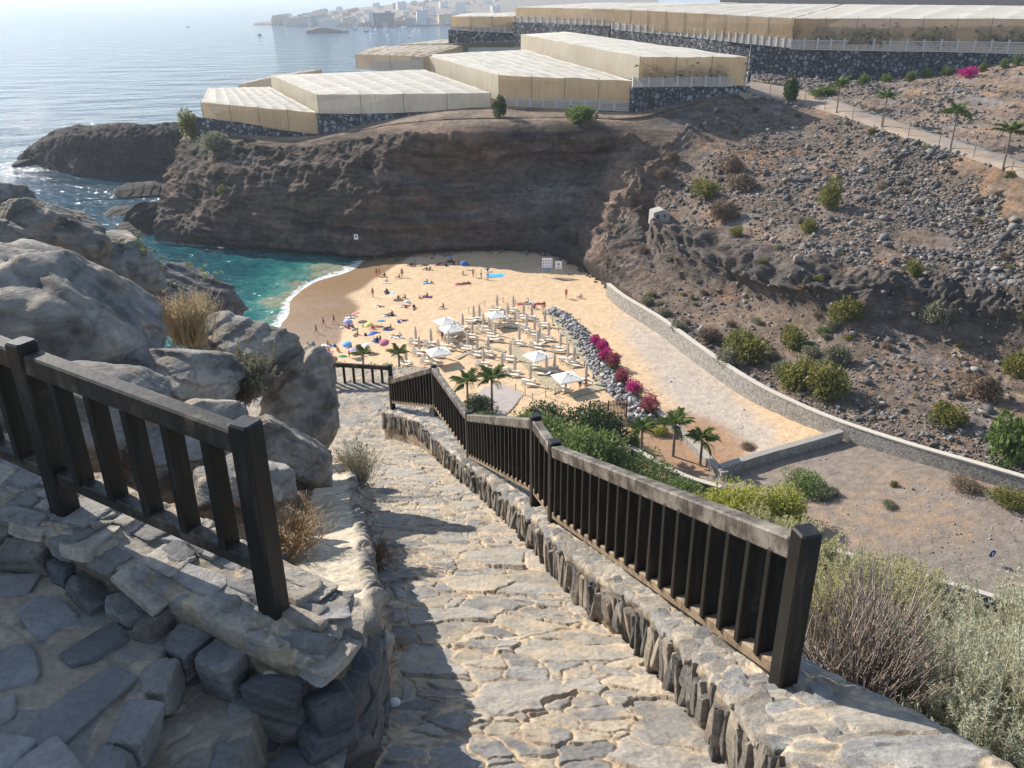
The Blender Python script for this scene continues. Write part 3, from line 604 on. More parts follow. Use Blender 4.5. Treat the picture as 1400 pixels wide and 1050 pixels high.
# ================================================================== SEA, BEACH, VALLEY FLOOR
def build_sea():
    xs = np.concatenate([-np.geomspace(24000, 190, 26), np.arange(-180, -18, 1.0), np.geomspace(10, 24000, 24)])
    ys = np.concatenate([np.array([-800, -200, 0, 40]), np.arange(60, 262, 1.0), np.geomspace(275, 24000, 30)])
    X, Y = np.meshgrid(xs, ys, indexing='ij')
    z = np.full(X.shape, SEA); d = np.full(X.shape, 12.)
    nb = (X > -150) & (X < 30) & (Y > 50) & (Y < 262); d[nb] = SEA - floor_z(X[nb], Y[nb])
    d = np.where((Y > 215) | (X < -95), np.maximum(d, 7), d)
    m, nt, b = newmat('sea_water')
    v = coords(nt); at = N(nt, 'ShaderNodeAttribute', attribute_name='depth')
    big = noise(nt, v, .055, 4, .6); n1 = noise(nt, coords(nt, (.75, 1.1, 1)), .62, 2, .45); n2 = noise(nt, coords(nt, (1, 1.5, 1)), 2.4, 1, .5)
    dd = N(nt, 'ShaderNodeMath', operation='MULTIPLY_ADD'); nt.links.new(at.outputs['Fac'], dd.inputs[0]); dd.inputs[1].default_value = .085
    nt.links.new(big, dd.inputs[2]); sub = N(nt, 'ShaderNodeMath', operation='SUBTRACT', i_1=.5); nt.links.new(dd.outputs[0], sub.inputs[0])
    c = ramp(nt, sub.outputs[0], [(0, (.24,.26,.18)), (.04, (.09,.23,.19)), (.14, (.022,.145,.135)), (.34, (.008,.070,.090)), (.7, (.018,.058,.082)), (1, (.026,.058,.080))])
    # foam where the water runs out on the sand, and scraps of it behind
    fn = noise(nt, v, .7, 6, .7, .6); fd = N(nt, 'ShaderNodeMath', operation='MULTIPLY_ADD', i_1=-.75, i_2=.60); nt.links.new(at.outputs['Fac'], fd.inputs[0])
    fa = N(nt, 'ShaderNodeMath', operation='ADD'); nt.links.new(fd.outputs[0], fa.inputs[0]); nt.links.new(fn, fa.inputs[1])
    foam = ramp(nt, fa.outputs[0], [(.86, (0, 0, 0)), (.97, (1, 1, 1))])
    c2 = mixc(nt, c, (.78, .78, .75), foam); nt.links.new(c2, b.inputs['Base Color'])
    b.inputs['Roughness'].default_value = .075; b.inputs['IOR'].default_value = 1.33; b.inputs['Specular IOR Level'].default_value = .3
    n4 = noise(nt, coords(nt, (.022, .040, 1)), 1, 2, .5); n3 = noise(nt, coords(nt, (.14, .24, 1)), 1, 2, .5); q9 = bump(nt, b, n4, 1., 7.); q0 = bump(nt, b, n3, 1., 1.3, q9); q = bump(nt, b, n1, 1., .85, q0); bump(nt, b, n2, 1., .07, q)
    o = mesh('sea', np.stack([X, Y, z], -1).reshape(-1, 3), grid_faces(*X.shape), m, None, False, None, {'depth': np.clip(d, -2, 14)}); tag(o, kind='structure')
build_sea()
SHORE_DRY = None
def build_beach():
    xs = np.arange(-60, 78, .4); ys = np.arange(40, 190, .4); X, Y = np.meshgrid(xs, ys, indexing='ij')
    z0 = floor_z(X, Y); h = z0 - SEA
    z = z0 + .10 * fbm(X * .12, Y * .12, 0, 3, 201) + (.09 * fbm(X * .55, Y * .55, 0, 3, 202)) * sstep(.6, 1.4, h)
    sand = np.array((.57, .405, .25)); wet = np.array((.28, .18, .10))
    wline = 1.0 + .25 * fbm(X * .1, Y * .1, 0, 2, 203) + .5 * sstep(160, 172, Y)
    w = 1 - sstep(wline - .08, wline + .10, h); c = lerp(sand * (1 + .10 * fbm(X * .25, Y * .25, 0, 4, 204)[..., None]), wet, w[..., None])
    # grey gravel strewn down the middle of the dry stream bed, and the grey-brown lot beyond the cross wall
    A, B = G(890, 450), G(1010, 600); ab = (B - A)[:2]; t = ((X - A[0]) * ab[0] + (Y - A[1]) * ab[1]) / (ab @ ab); dist = np.abs((X - A[0]) * ab[1] - (Y - A[1]) * ab[0]) / np.linalg.norm(ab)
    gv = (1 - sstep(2.2, 6.0, dist + 2.2 * fbm(X * .18, Y * .18, 0, 4, 205))) * sstep(-.45, .1, t) * (1 - sstep(1.02, 1.15, t))
    c = lerp(c, np.array((.40, .36, .325)) * (1 + .25 * fbm(X * 1.1, Y * 1.1, 0, 3, 206)[..., None]), (gv * .8)[..., None])
    C0, C1 = G(985, 642), G(1146, 592); n = np.array([C1[1] - C0[1], -(C1[0] - C0[0])]); n /= np.linalg.norm(n); dl = (X - C0[0]) * n[0] + (Y - C0[1]) * n[1]
    lot = sstep(-.3, .8, dl) * (h > 3.5)
    och = sstep(.0, .3, fbm(X * .10, Y * .10, 0, 4, 207) + .25 * np.exp(-((dl - 17) / 5) ** 2))
    lc = lerp(np.array((.215, .175, .145)) * (1 + .5 * fbm(X * 1.0, Y * 1.0, 0, 4, 208)[..., None]), np.array((.34, .22, .13)), (och * .6 * sstep(-.3, .2, fbm(X * .7, Y * .7, 3, 4, 209)))[..., None]); c = lerp(c, lc, lot[..., None])
    E0 = G(835, 620); gd = np.hypot(X - G(925, 610)[0], (Y - G(925, 610)[1]) * .8); c = lerp(c, np.array((.33, .20, .12)), ((1 - sstep(6, 9, gd)) * (1 - lot))[..., None])
    # paved terrace by the palms
    m, nt, b = newmat('beach_sand'); v = coords(nt); a = N(nt, 'ShaderNodeAttribute', attribute_name='Col'); wa = N(nt, 'ShaderNodeAttribute', attribute_name='wet')
    f = noise(nt, v, 1.1, 6, .7); g = noise(nt, v, 7, 5, .7)
    cc = mixc(nt, a.outputs['Color'], ramp(nt, f, [(.3, (.80, .79, .78)), (.7, (1.16, 1.15, 1.13))]), 1, 'MULTIPLY'); cc = mixc(nt, cc, ramp(nt, g, [(.3, (.86,) * 3), (.7, (1.12,) * 3)]), 1, 'MULTIPLY')
    nt.links.new(cc, b.inputs['Base Color'])
    rr = N(nt, 'ShaderNodeMapRange', i_3=.9, i_4=.28); nt.links.new(wa.outputs['Fac'], rr.inputs[0]); nt.links.new(rr.outputs[0], b.inputs['Roughness'])
    st = N(nt, 'ShaderNodeMapRange', i_3=.75, i_4=.03); nt.links.new(wa.outputs['Fac'], st.inputs[0])
    q = N(nt, 'ShaderNodeBump', i_Distance=.28); nt.links.new(f, q.inputs['Height']); nt.links.new(st.outputs[0], q.inputs['Strength']); nt.links.new(q.outputs[0], b.inputs['Normal'])
    o = mesh('beach', np.stack([X, Y, z], -1).reshape(-1, 3), grid_faces(*X.shape), m, None, True, c.reshape(-1, 3), {'wet': w.ravel()}); tag(o, kind='structure')
build_beach()
# ================================================================== CLIFF AND VALLEY SLOPE
COLS = [
 [(212,330,190),(232,285,202),(246,235,214),(256,200,224),(262,172,234)],
 [(300,337,186),(300,290,189),(305,240,195),(315,208,203),(322,186,210)],
 [(400,343,183),(400,300,184),(405,250,187),(410,215,195),(415,193,202)],
 [(500,352,176),(500,300,177),(505,240,181),(510,200,188),(520,172,197)],
 [(600,346,173),(600,300,175),(600,240,179),(600,195,180),(602,163,190)],
 [(700,345,173),(700,300,177),(706,240,183),(712,190,182),(715,160,188)],
 [(768,356,166),(780,300,173),(792,240,183),(800,190,181),(800,160,187)],
 [(828,392,146),(838,340,158),(852,262,172),(865,200,181),(870,160,187)],
 [(850,408,139),(868,350,150),(884,285,165),(905,215,177),(930,145,191)],
 [(900,437,121),(910,380,139),(922,312,154),(960,205,176),(1015,128,196)],
 [(1020,518,97),(1030,415,124),(1040,335,133),(1075,240,159),(1095,142,198)],
 [(1145,578,83.5),(1150,450,107),(1152,365,118),(1178,260,147),(1200,174,171)],
 [(1230,605,78),(1240,462,102),(1243,380,113),(1255,278,138),(1265,196,157)],
 [(1320,632,73.5),(1330,482,98),(1333,392,109),(1343,290,130),(1350,222,140)],
 [(1400,655,70),(1410,500,94),(1412,402,104),(1420,310,120),(1430,252,126)],
 [(1560,705,63),(1570,560,82),(1572,460,89),(1580,370,106),(1590,310,112)],
 [(1760,770,57),(1770,640,72),(1772,530,79),(1780,440,94),(1790,380,99)]]
CG = np.array([[P(*q) for q in c] for c in COLS])
NU, NV = 760, 230
LU = np.linspace(0, len(COLS) - 1, NU); LV = np.linspace(0, 4, NV)
_t = np.stack([crom(CG[:, k], LU) for k in range(5)], 1)
LOFT = np.moveaxis(crom(np.moveaxis(_t, 1, 0), LV), 0, 1)
def build_cliff():
    global LOFT, LN
    V = LOFT.copy(); n = normals(V); n = n * (-1 if n[NU // 4, NV // 2, 1] > 0 else 1); U, W = np.meshgrid(LU, LV, indexing='ij')
    x, y, z = V[..., 0], V[..., 1], V[..., 2]
    slope = sstep(7.6, 9.2, U); rockband = slope * np.exp(-((W - 1.5 - .18 * fbm(x * .06, y * .06, 0, 3, 300)) / .42) ** 4); cl = np.maximum(1 - slope, rockband)
    big = fbm(x * .05, y * .05, z * .07, 4, 301); mid = fbm(x * .16, y * .16, z * .12, 4, 302, True); fine = fbm(x * .6, y * .6, z * .45, 4, 303, True)
    strata = fbm(x * .03, y * .03, z * .55 + big * 1.2, 3, 304); colm = fbm(x * .35, y * .35, z * .05, 3, 305, True)
    end = sstep(0, .25, W) * 1.0
    vb = voro(np.cumsum(np.hypot(np.gradient(x, axis=0), np.gradient(y, axis=0)), 0) * .26 + .3 * mid, z * .16 + .3 * big, 317)[0]; led = fbm(x * .02, y * .02, z * .33 + big, 3, 311, True); gul = fbm(x * .10, y * .10, z * .015, 3, 312, True)
    d = cl * end * (3.0 * big + 2.2 * mid + .9 * fine + 1.3 * (led - .3) + 1.5 * (gul - .4)) + rockband * (1.0 * colm + 2.6 * (.45 - vb) + .9 * fbm(x * .9, y * .9, z * .7, 3, 316, True) + .2) + (1 - cl) * (.55 * fbm(x * .15, y * .15, z * .15, 4, 306) + .32 * fine + .12 * fbm(x * 1.6, y * 1.6, z * 1.6, 3, 307, True))
    # the overhang and hollow scooped out of the middle of the cliff
    d = d - 3.5 * np.exp(-((U - 5.2) / 1.0) ** 2 - ((W - 2.15) / .75) ** 2) + 1.6 * np.exp(-((U - 5.0) / 1.4) ** 2 - ((W - 3.3) / .3) ** 2) - 2.8 * np.exp(-((U - 8.25) / .25) ** 2 - ((W - 1.9) / .35) ** 2)
    d = np.where(W > 3, np.minimum(d, 2.2 * (4 - W)), d) * sstep(4, 3.6, W)
    V = V + n * d[..., None]; LOFT = V; LN = n
    c = np.empty(V.shape); c[:] = (.168, .126, .102)
    c = lerp(c, np.array((.24, .158, .118)), (sstep(-.05, .30, big + .5 * strata) * .85)[..., None]); c = lerp(c, np.array((.14, .135, .135)), (sstep(.05, .4, fbm(x * .07, y * .07, z * .3, 4, 313)) * .8)[..., None]); c = lerp(c, np.array((.055, .048, .045)), (sstep(.05, .35, fbm(x * .05, y * .05, z * .6, 4, 314)) * .7)[..., None])
    crack_ledge_shade = sstep(.50, .80, fbm(x * .16 + .5 * big, y * .16, z * .20, 4, 318, True)) * .5 + sstep(.45, .75, fbm(x * .03, y * .03, z * .42 + big, 3, 319, True)) * .45; c = c * (1 - .6 * crack_ledge_shade * (1 - slope))[..., None]  # dark crack lines, plus ledge shadows painted into the cliff colour
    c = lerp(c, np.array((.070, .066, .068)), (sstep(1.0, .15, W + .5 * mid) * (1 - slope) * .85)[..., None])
    c = lerp(c, np.array((.215, .195, .185)), (np.exp(-((U - 5.6) / .9) ** 2 - ((W - 1.6) / .7) ** 2) * sstep(-.1, .4, mid + big) * .9)[..., None])
    c = lerp(c, np.array((.30, .225, .165)), (sstep(3.1, 3.6, W + .35 * big) * np.exp(-((U - 5.4) / 1.7) ** 4) * .8)[..., None])
    c = lerp(c, np.array((.24, .175, .13)), (np.exp(-((U - 7.1) / .45) ** 2) * sstep(.2, 1.5, W) * .7)[..., None])
    c = lerp(c, np.array((.15, .15, .085)), (np.exp(-((U - .4) / .9) ** 2) * sstep(2.2, 3.2, W + big) * .6)[..., None])
    earth = lerp(np.array((.165, .125, .098)), np.array((.25, .16, .10)), sstep(.06, .40, fbm(x * .09, y * .09, z * .09, 4, 308))[..., None])
    earth = lerp(earth, np.array((.19, .165, .155)), (sstep(0., .3, fbm(x * .13, y * .13, 7, 4, 309)) * .8)[..., None])
    earth = lerp(earth, np.array((.38, .30, .20)), (sstep(.22, .42, fbm(x * .3, y * .3, 3, 4, 310)) * .55 * (W < 1.3))[..., None])
    c = lerp(c, earth, (slope * (1 - rockband))[..., None]); c = lerp(c, np.array((.105, .095, .09)), (rockband * .85)[..., None])
    m = vcol('cliff_rock', .8, .60, .95, .9, .35, 4.5, .2, 0, .8)
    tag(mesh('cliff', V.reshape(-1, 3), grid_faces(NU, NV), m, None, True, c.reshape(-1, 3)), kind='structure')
    return c
CLIFF_C = build_cliff()
def loft(name, cols, nu, nv, amp, mat, colf, seed, kind='structure', sc=.12):
    g = np.array([[P(*q) if len(q) == 3 else q[:3] for q in c] for c in cols]); nr = g.shape[1]
    U = np.linspace(0, len(cols) - 1, nu); W = np.linspace(0, nr - 1, nv)
    t = np.stack([crom(g[:, k], U) for k in range(nr)], 1); V = np.moveaxis(crom(np.moveaxis(t, 1, 0), W), 0, 1)
    n = normals(V); n = n * np.where((n[..., 2:].mean() < 0), -1, 1); x, y, z = V[..., 0], V[..., 1], V[..., 2]
    d = amp * (fbm(x * sc, y * sc, z * sc, 5, seed) + .7 * fbm(x * sc * 4, y * sc * 4, z * sc * 3, 4, seed + 1, True)); V = V + n * d[..., None]
    uu, ww = np.meshgrid(U, W, indexing='ij'); c = colf(x, y, z, uu, ww)
    return tag(mesh(name, V.reshape(-1, 3), grid_faces(nu, nv), mat, None, True, np.asarray(c).reshape(-1, 3)), kind=kind), V, n
M_cliff = bpy.data.materials['cliff_rock']
# dark headland running out into the sea on the left
hx = [(14,214,212),(30,222,203),(48,228,188),(76,238,173),(112,246,171),(160,247,170),(212,245,168),(270,240,163)]
hl = []
for px, yb, yt in hx:
    a = PZ(px, yb, -51.5); t = P(px, yt + 15, a[1] + 2.5); mm = (a + t) / 2 + np.array((0, -.8, .5)); bt = t + np.array((-3, 16, -.5)); bb = np.array((bt[0] - 3, bt[1] + 6, -52.))
    hl.append([tuple(a) + (0,), tuple(mm) + (0,), tuple(t) + (0,), tuple(bt) + (0,), tuple(bb) + (0,)])
loft('headland', hl, 320, 160, 1.9, M_cliff, lambda x, y, z, u, w: lerp(np.array((.040, .036, .036)), np.array((.075, .060, .052)), sstep(-.2, .3, fbm(x * .1, y * .1, z * .2, 4, 321))[..., None]), 320, sc=.1)
# road along the shoulder of the slope, the rocky ground above it, and the terrace behind the cliff
RN = [(1010,127,196),(1095,142,198),(1200,174,171),(1265,196,157),(1350,222,140),(1430,252,126),(1590,310,112),(1790,380,99)]
RF = [(1028,112,226),(1102,126,206),(1206,160,178),(1270,182,163),(1354,208,146),(1434,236,132),(1594,290,118),(1794,355,105)]
M_road = vcol('dusty_road', 1.2, .25, .9, .4, .1)
roadc = [[tuple(P(*a) + (0, -2.2, -1.6)) + (0,), tuple(P(*a) + (0, -.6, .25)) + (0,), tuple((P(*a) + P(*b)) / 2 + (0, 0, .35)) + (0,), tuple(P(*b) + (0, .6, .25)) + (0,), tuple(P(*b) + (0, 2., -1.2)) + (0,)] for a, b in zip(RN, RF)]
loft('road', roadc, 160, 10, .05, M_road, lambda x, y, z, u, w: lerp(np.array((.24, .205, .18)), np.array((.30, .235, .18)), sstep(-.2, .3, fbm(x * .1, y * .1, 0, 3, 331))[..., None]), 330)
WF = [(1023,114,231),(1100,116,229),(1171,114,226),(1228,109,223),(1310,100,219),(1400,83,214),(1560,62,207),(1760,40,200)]
up = []
for a, b in zip(RF, WF):
    A, B = P(*a), P(*b); up.append([tuple(lerp(A, B, t) + np.array((0, 0, 1.6 * math.sin(t * math.pi)))) + (0,) for t in (0, .25, .5, .75, 1)])
def upc(x, y, z, u, w):
    c = lerp(np.array((.21, .16, .125)), np.array((.27, .18, .115)), sstep(0.05, .35, fbm(x * .08, y * .08, 0, 4, 341))[..., None]); return lerp(c, np.array((.20, .18, .17)), (sstep(0, .3, fbm(x * .12, y * .12, 5, 4, 342)))[..., None])
UPO, UPV, UPN = loft('upper_slope', up, 260, 110, .7, M_cliff, upc, 340, sc=.14)
tc = []
for c in CG[:10]:
    t = c[4]; tc.append([tuple(t + np.array((0, -.6, -.15))) + (0,), tuple(t + np.array((0, 6, .3))) + (0,), tuple(t + np.array((0, 45, 1.))) + (0,), tuple(t + np.array((0, 130, 1.))) + (0,)])
loft('terrace', tc, 140, 60, .25, M_cliff, lambda x, y, z, u, w: lerp(np.array((.25, .19, .14)), np.array((.16, .13, .11)), sstep(-.2, .3, fbm(x * .1, y * .1, 0, 4, 351))[..., None]), 350)
# ---- rocks lying on the slopes
def rocks_mesh(name, pos, size, seed, mat, cols, flat=.75, normal=None):
    var = []
    for k in range(10):
        gg = np.random.default_rng(seed * 20 + k); b = bmesh.new(); q = gg.normal(size=(13, 3)); q /= np.linalg.norm(q, axis=1, keepdims=True); q *= gg.uniform(.75, 1.1, (13, 1))
        for t in q: b.verts.new(t)
        h = bmesh.ops.convex_hull(b, input=b.verts[:]); bmesh.ops.delete(b, geom=[v for v in b.verts if not v.link_faces], context='VERTS'); b.verts.index_update(); b.faces.ensure_lookup_table()
        var.append((np.array([v.co[:] for v in b.verts]), np.array([[v.index for v in f.verts] for f in b.faces]))); b.free()
    g = np.random.default_rng(seed); n = len(pos)
    vi = g.integers(0, 10, n); q = g.normal(size=(n, 4)); q /= np.linalg.norm(q, axis=1, keepdims=True); a, b, c, d = q.T
    M = np.stack([np.stack([1 - 2 * (c * c + d * d), 2 * (b * c - a * d), 2 * (b * d + a * c)], -1), np.stack([2 * (b * c + a * d), 1 - 2 * (b * b + d * d), 2 * (c * d - a * b)], -1), np.stack([2 * (b * d - a * c), 2 * (c * d + a * b), 1 - 2 * (b * b + c * c)], -1)], 1)
    sc = np.stack([g.uniform(.8, 1.35, n), g.uniform(.7, 1.1, n), g.uniform(.5, .9, n)], -1)
    cc = pal(g.random(n), cols) * g.uniform(.7, 1.35, n)[:, None]; VV, CC, FF, base = [], [], [], 0
    for k, (bv, bf) in enumerate(var):
        m = vi == k; V = np.einsum('nij,nvj->nvi', M[m], bv[None] * sc[m][:, None]) * (size[m] / 2)[:, None, None]; V[..., 2] *= flat; V += pos[m][:, None]
        VV.append(V.reshape(-1, 3)); CC.append(np.repeat(cc[m], len(bv), 0)); FF.append((bf[None] + (np.arange(m.sum()) * len(bv))[:, None, None] + base).reshape(-1, 3)); base += m.sum() * len(bv)
    return mesh(name, np.concatenate(VV), np.concatenate(FF), mat, None, False, np.concatenate(CC))
M_scree = vcol('scree_rock', 2.5, .3, .9, .5, .08, None, .35)
def scatter_loft(V, n, dens, seed):
    g = np.random.default_rng(seed); out = []
    i = g.integers(0, V.shape[0] - 1, n * 6); j = g.integers(0, V.shape[1] - 1, n * 6); keep = g.random(n * 6) < dens(i, j); i, j = i[keep][:n], j[keep][:n]
    a, b = g.random((2, len(i), 1)); return V[i, j] * (1 - a) * (1 - b) + V[i + 1, j] * a * (1 - b) + V[i, j + 1] * (1 - a) * b + V[i + 1, j + 1] * a * b, i, j
SG = [(.125,.12,.12), (.17,.162,.158), (.10,.095,.095), (.23,.215,.20), (.175,.155,.14), (.085,.082,.085), (.19,.165,.14)]
def dens(i, j, up=1):
    U, W = LU[i], LV[j]; p = LOFT[i, j]; k = fbm(p[:, 0] * .07, p[:, 1] * .07, 1, 3, 361)
    rb = np.exp(-((W - 1.5 - .18 * fbm(p[:, 0] * .06, p[:, 1] * .06, 0, 3, 300)) / .40) ** 4)
    s = sstep(8.3, 9.6, U) * (1 - .9 * rb) * (np.where(W > 1.9, sstep(-.12, .20, k + .25 * np.exp(-((W - 3) / .9) ** 2)), .30 + sstep(.1, .4, k) * .7 + (W < .35) * .8))
    return np.clip(s, 0, 1) * np.clip(.25 + np.linalg.norm(p[:, :2], axis=1) / 220, 0, 1)
p, i, j = scatter_loft(LOFT, 38000, dens, 5)
sz = np.random.default_rng(6).lognormal(-1.32, .70, len(p)).clip(.13, 2.2); sz *= np.where(LV[j] < 1.4, .72, 1.0)
o = rocks_mesh('scree', p - np.array((0, 0, .0)) + LN[i, j] * (sz * .12)[:, None], sz, 9, M_scree, SG); tag(o, kind='stuff')
p, i, j = scatter_loft(UPV, 3600, lambda i, j: sstep(-.25, .25, fbm(UPV[i, j][:, 0] * .08, UPV[i, j][:, 1] * .08, 2, 3, 365)), 8)
sz = np.random.default_rng(16).lognormal(-.55, .5, len(p)).clip(.2, 2.0)
tag(rocks_mesh('rubble', p + np.array((0, 0, .1)), sz, 19, M_scree, SG), kind='stuff')
g = np.random.default_rng(88); ps, ss_ = [], []
for _ in range(1500):
    if _ < 950: x, y = g.uniform(1010, 1400), g.uniform(612, 800)
    else: x, y = g.uniform(870, 1100), g.uniform(440, 640)
    if (_ < 950 and (y < 600 + (x - 1150) * .27 + 22 or y > 700 + (x - 1000) * .28)) or (_ >= 950 and (y < 450 + (x - 850) * .62 or y > 470 + (x - 830) * 1.0 or y > 640 - (x - 985) * .3)): continue
    ps.append(G(x, y)); ss_.append(g.lognormal(-2.0, .5))
tag(rocks_mesh('gravel', np.array(ps), np.clip(ss_, .06, .5), 89, M_scree, [(.20,.19,.18), (.28,.265,.25), (.13,.125,.12), (.36,.33,.29)]), kind='stuff')
g = np.random.default_rng(91); i = g.integers(int(NU * 2.4 / 16), int(NU * 8.2 / 16), 170); sz = g.lognormal(-.35, .55, 170).clip(.3, 2.4); pb = LOFT[i, 3] + np.stack([g.normal(0, .5, 170), -g.exponential(1.3, 170), 0 * sz], -1); pb[:, 2] = np.maximum(floor_z(pb[:, 0], pb[:, 1]), -50.2) + sz * .12
tag(rocks_mesh('rockfall', pb, sz, 92, M_scree, [(.10,.09,.085), (.14,.125,.115), (.075,.07,.068), (.17,.145,.125)]), kind='stuff')
# sea-washed rocks at the foot of the cliff
def shore_rock(label, c, size, seed, dark=.14):
    o = boulder(label, c, size, seed, seed * .7, (.1, .1), (dark, dark * .97, dark * .97)); o.name = 'sea_rock'; o['group'] = 'dark rocks washed by the sea'; o['category'] = 'rock'
shore_rock('broad dark sea rock furthest left in front of the cliff foot, ringed by foam', PZ(166, 292, -50.2), (12, 9, 2.6), 61)
shore_rock('dark sea rock tucked between the headland and the cliff foot', PZ(196, 262, -49.5), (15, 14, 5), 62)
shore_rock('low dark sea rock nearest the cove water, right beside the cliff foot', PZ(196, 316, -50), (13, 10, 3), 63)
shore_rock('dark sea rock lying against the left corner of the cliff', PZ(222, 300, -49), (16, 12, 9), 64, .16)
shore_rock('small dark sea rock off the tip of the headland', PZ(34, 226, -50.3), (9, 7, 4), 65)
# ================================================================== WALLS, PLANTATIONS, TOWN
def cellmat(name, scale, cols, gap, mort, bs=.8, bd=.12, stretch=(1, 1, 1), rough=.85):
    m, nt, b = newmat(name); v = coords(nt, stretch)
    w = noise(nt, v, scale * .9, 3); 
    ad = N(nt, 'ShaderNodeVectorMath', operation='MULTIPLY_ADD'); cm = N(nt, 'ShaderNodeCombineXYZ')
    for k in range(3): nt.links.new(w, cm.inputs[k])
    ad.inputs[1].default_value = (.35 / scale,) * 3; nt.links.new(cm.outputs[0], ad.inputs[0]); nt.links.new(v, ad.inputs[2])
    a = N(nt, 'ShaderNodeTexVoronoi', feature='F1', i_Scale=scale); e = N(nt, 'ShaderNodeTexVoronoi', feature='DISTANCE_TO_EDGE', i_Scale=scale)
    for q in (a, e): nt.links.new(ad.outputs[0], q.inputs['Vector'])
    s = N(nt, 'ShaderNodeSeparateColor'); nt.links.new(a.outputs['Color'], s.inputs[0])
    st = [(i / len(cols), c) for i, c in enumerate(cols)]; r = ramp(nt, s.outputs[0], st)
    g = ramp(nt, e.outputs['Distance'], [(gap * .4, (0, 0, 0)), (gap * 1.4, (1, 1, 1))])
    c = mixc(nt, mort, r, g); f = noise(nt, v, scale * 5, 4); c = mixc(nt, c, ramp(nt, f, [(.25, (.75,) * 3), (.75, (1.25,) * 3)]), 1, 'MULTIPLY')
    nt.links.new(c, b.inputs['Base Color']); b.inputs['Roughness'].default_value = rough; b.inputs['Specular IOR Level'].default_value = .25
    q = bump(nt, b, g, bs, bd); bump(nt, b, s.outputs[1], bs, bd * 1.3, q); return m
K_lava = cellmat('lava_stone_wall', .95, [(.06,.06,.068), (.13,.13,.14), (.09,.088,.095), (.20,.20,.21), (.11,.105,.11), (.30,.30,.30)], .10, (.035, .035, .04))
K_lavas = cellmat('small_lava_stone_wall', 1.9, [(.08,.08,.085), (.15,.15,.155), (.11,.108,.11), (.22,.21,.21)], .10, (.05, .048, .05))
K_grey = cellmat('mortared_stone_wall', 3.1, [(.20,.19,.175), (.28,.265,.24), (.17,.165,.16), (.34,.32,.285)], .08, (.34, .30, .25), .6, .05)
M_cop = plain('mortar_coping', (.50, .455, .385), .9, .18, 4)
M_conc = plain('concrete_lattice', (.54, .51, .47), .9, .12, 2)
M_dconc = plain('pale_concrete', (.46, .42, .36), .9, .15, 2)
def wall_strip(name, label, base, height, thick, mat, cop=None, cw=.05, ch=.12, cat='wall', group=None, seed=0, taper=0):
    """a wall following a line of base points, with an optional coping as a part"""
    base = np.array([b[:3] for b in base], float); H = np.broadcast_to(np.asarray(height, float), (len(base),))
    n = max(12, len(base) * 14); t = np.linspace(0, len(base) - 1, n); B = crom(base, t); Hh = np.interp(t, np.arange(len(base)), H)
    T = np.gradient(B, axis=0); T[:, 2] = 0; T /= np.linalg.norm(T, axis=1, keepdims=True); Nn = np.stack([T[:, 1], -T[:, 0], 0 * T[:, 0]], -1)
    prof = [(.5 + taper, -1.2), (.5 + taper * .5, .33), (.5, .66), (.5, 1.0), (-.5, 1.0), (-.5, -1.2)]
    ws = np.array(prof)
    V = np.stack([B + Nn * (thick * w) + np.array((0, 0, 1)) * (Hh[:, None] * h if h > 0 else h) for w, h in prof], 1)
    V = V + .05 * thick * np.stack([fbm(V[..., 0] * .8, V[..., 1] * .8, V[..., 2] + k * 9, 3, seed) for k in range(3)], -1)
    f = grid_faces(n, len(prof)).tolist() + [[i for i in range(len(prof))], [(n - 1) * len(prof) + i for i in range(len(prof))][::-1]]
    V[..., :] -= B[0]
    o = mesh(name, V.reshape(-1, 3), f, mat); o.location = B[0]; tag(o, label, cat, group)
    if cop:
        pr = [(.5 * thick + cw, 0), (.5 * thick + cw, ch), (-.5 * thick - cw, ch), (-.5 * thick - cw, 0)]
        C = np.stack([B - B[0] + Nn * w + np.array((0, 0, 1)) * (Hh[:, None] + h - .012) for w, h in pr], 1); C += .02 * np.stack([fbm(C[..., 0], C[..., 1], C[..., 2] + k, 2, seed + 3) for k in range(3)], -1)
        g = [[i * 4 + k, i * 4 + 4 + k, i * 4 + 4 + (k + 1) % 4, i * 4 + (k + 1) % 4] for i in range(n - 1) for k in range(4)] + [[0, 1, 2, 3], [n * 4 - 1, n * 4 - 2, n * 4 - 3, n * 4 - 4]]
        mesh('coping', C.reshape(-1, 3), g, cop, o)
    return o
# the long wall between the stream bed and the slope
wl = [(828,406,2.3),(850,425,2.4),(900,458,2.5),(960,505,2.6),(1020,546,2.5),(1080,575,2.2),(1145,600,1.9),(1230,627,1.7),(1320,653,1.6),(1400,676,1.5),(1560,725,1.5),(1700,775,1.5)]
wall_strip('stone_wall', 'long curving grey stone wall with a pale coping beside the sandy stream bed', [G(x, y) + np.array((.4, .3, 0)) for x, y, h in wl], [h for _, _, h in wl], .6, K_grey, M_cop, seed=1)
wall_strip('stone_wall', 'straight low stone wall crossing the end of the sandy stream bed', [G(1148, 602), G(1100, 616), G(1040, 633), G(984, 651)], [1.15, 1.1, 1.1, 1.1], .7, K_grey, plain('grey_coping', (.30, .28, .255), .9, .2, 4), seed=2)
wall_strip('stone_wall', 'low stone wall with a flat top curving along the small palm garden', [G(893, 566), G(925, 592), G(950, 616), G(972, 640), G(990, 656)], .8, .7, K_grey, plain('worn_coping', (.36, .33, .29), .9, .2, 4), seed=3)
wall_strip('stone_wall', 'dark garden wall below the palms, half hidden by green bushes', [G(852, 614), G(890, 636), G(935, 660), G(985, 676)], .8, .5, K_lavas, M_dconc, seed=4)
wall_strip('stone_wall', 'dark edge wall of the lower road, seen between the silvery shrubs and the parking lot', [G(985, 735), G(1080, 752), G(1180, 778), G(1260, 802), G(1340, 826), G(1480, 868)], 1.0, .4, K_lavas, M_dconc, seed=5)
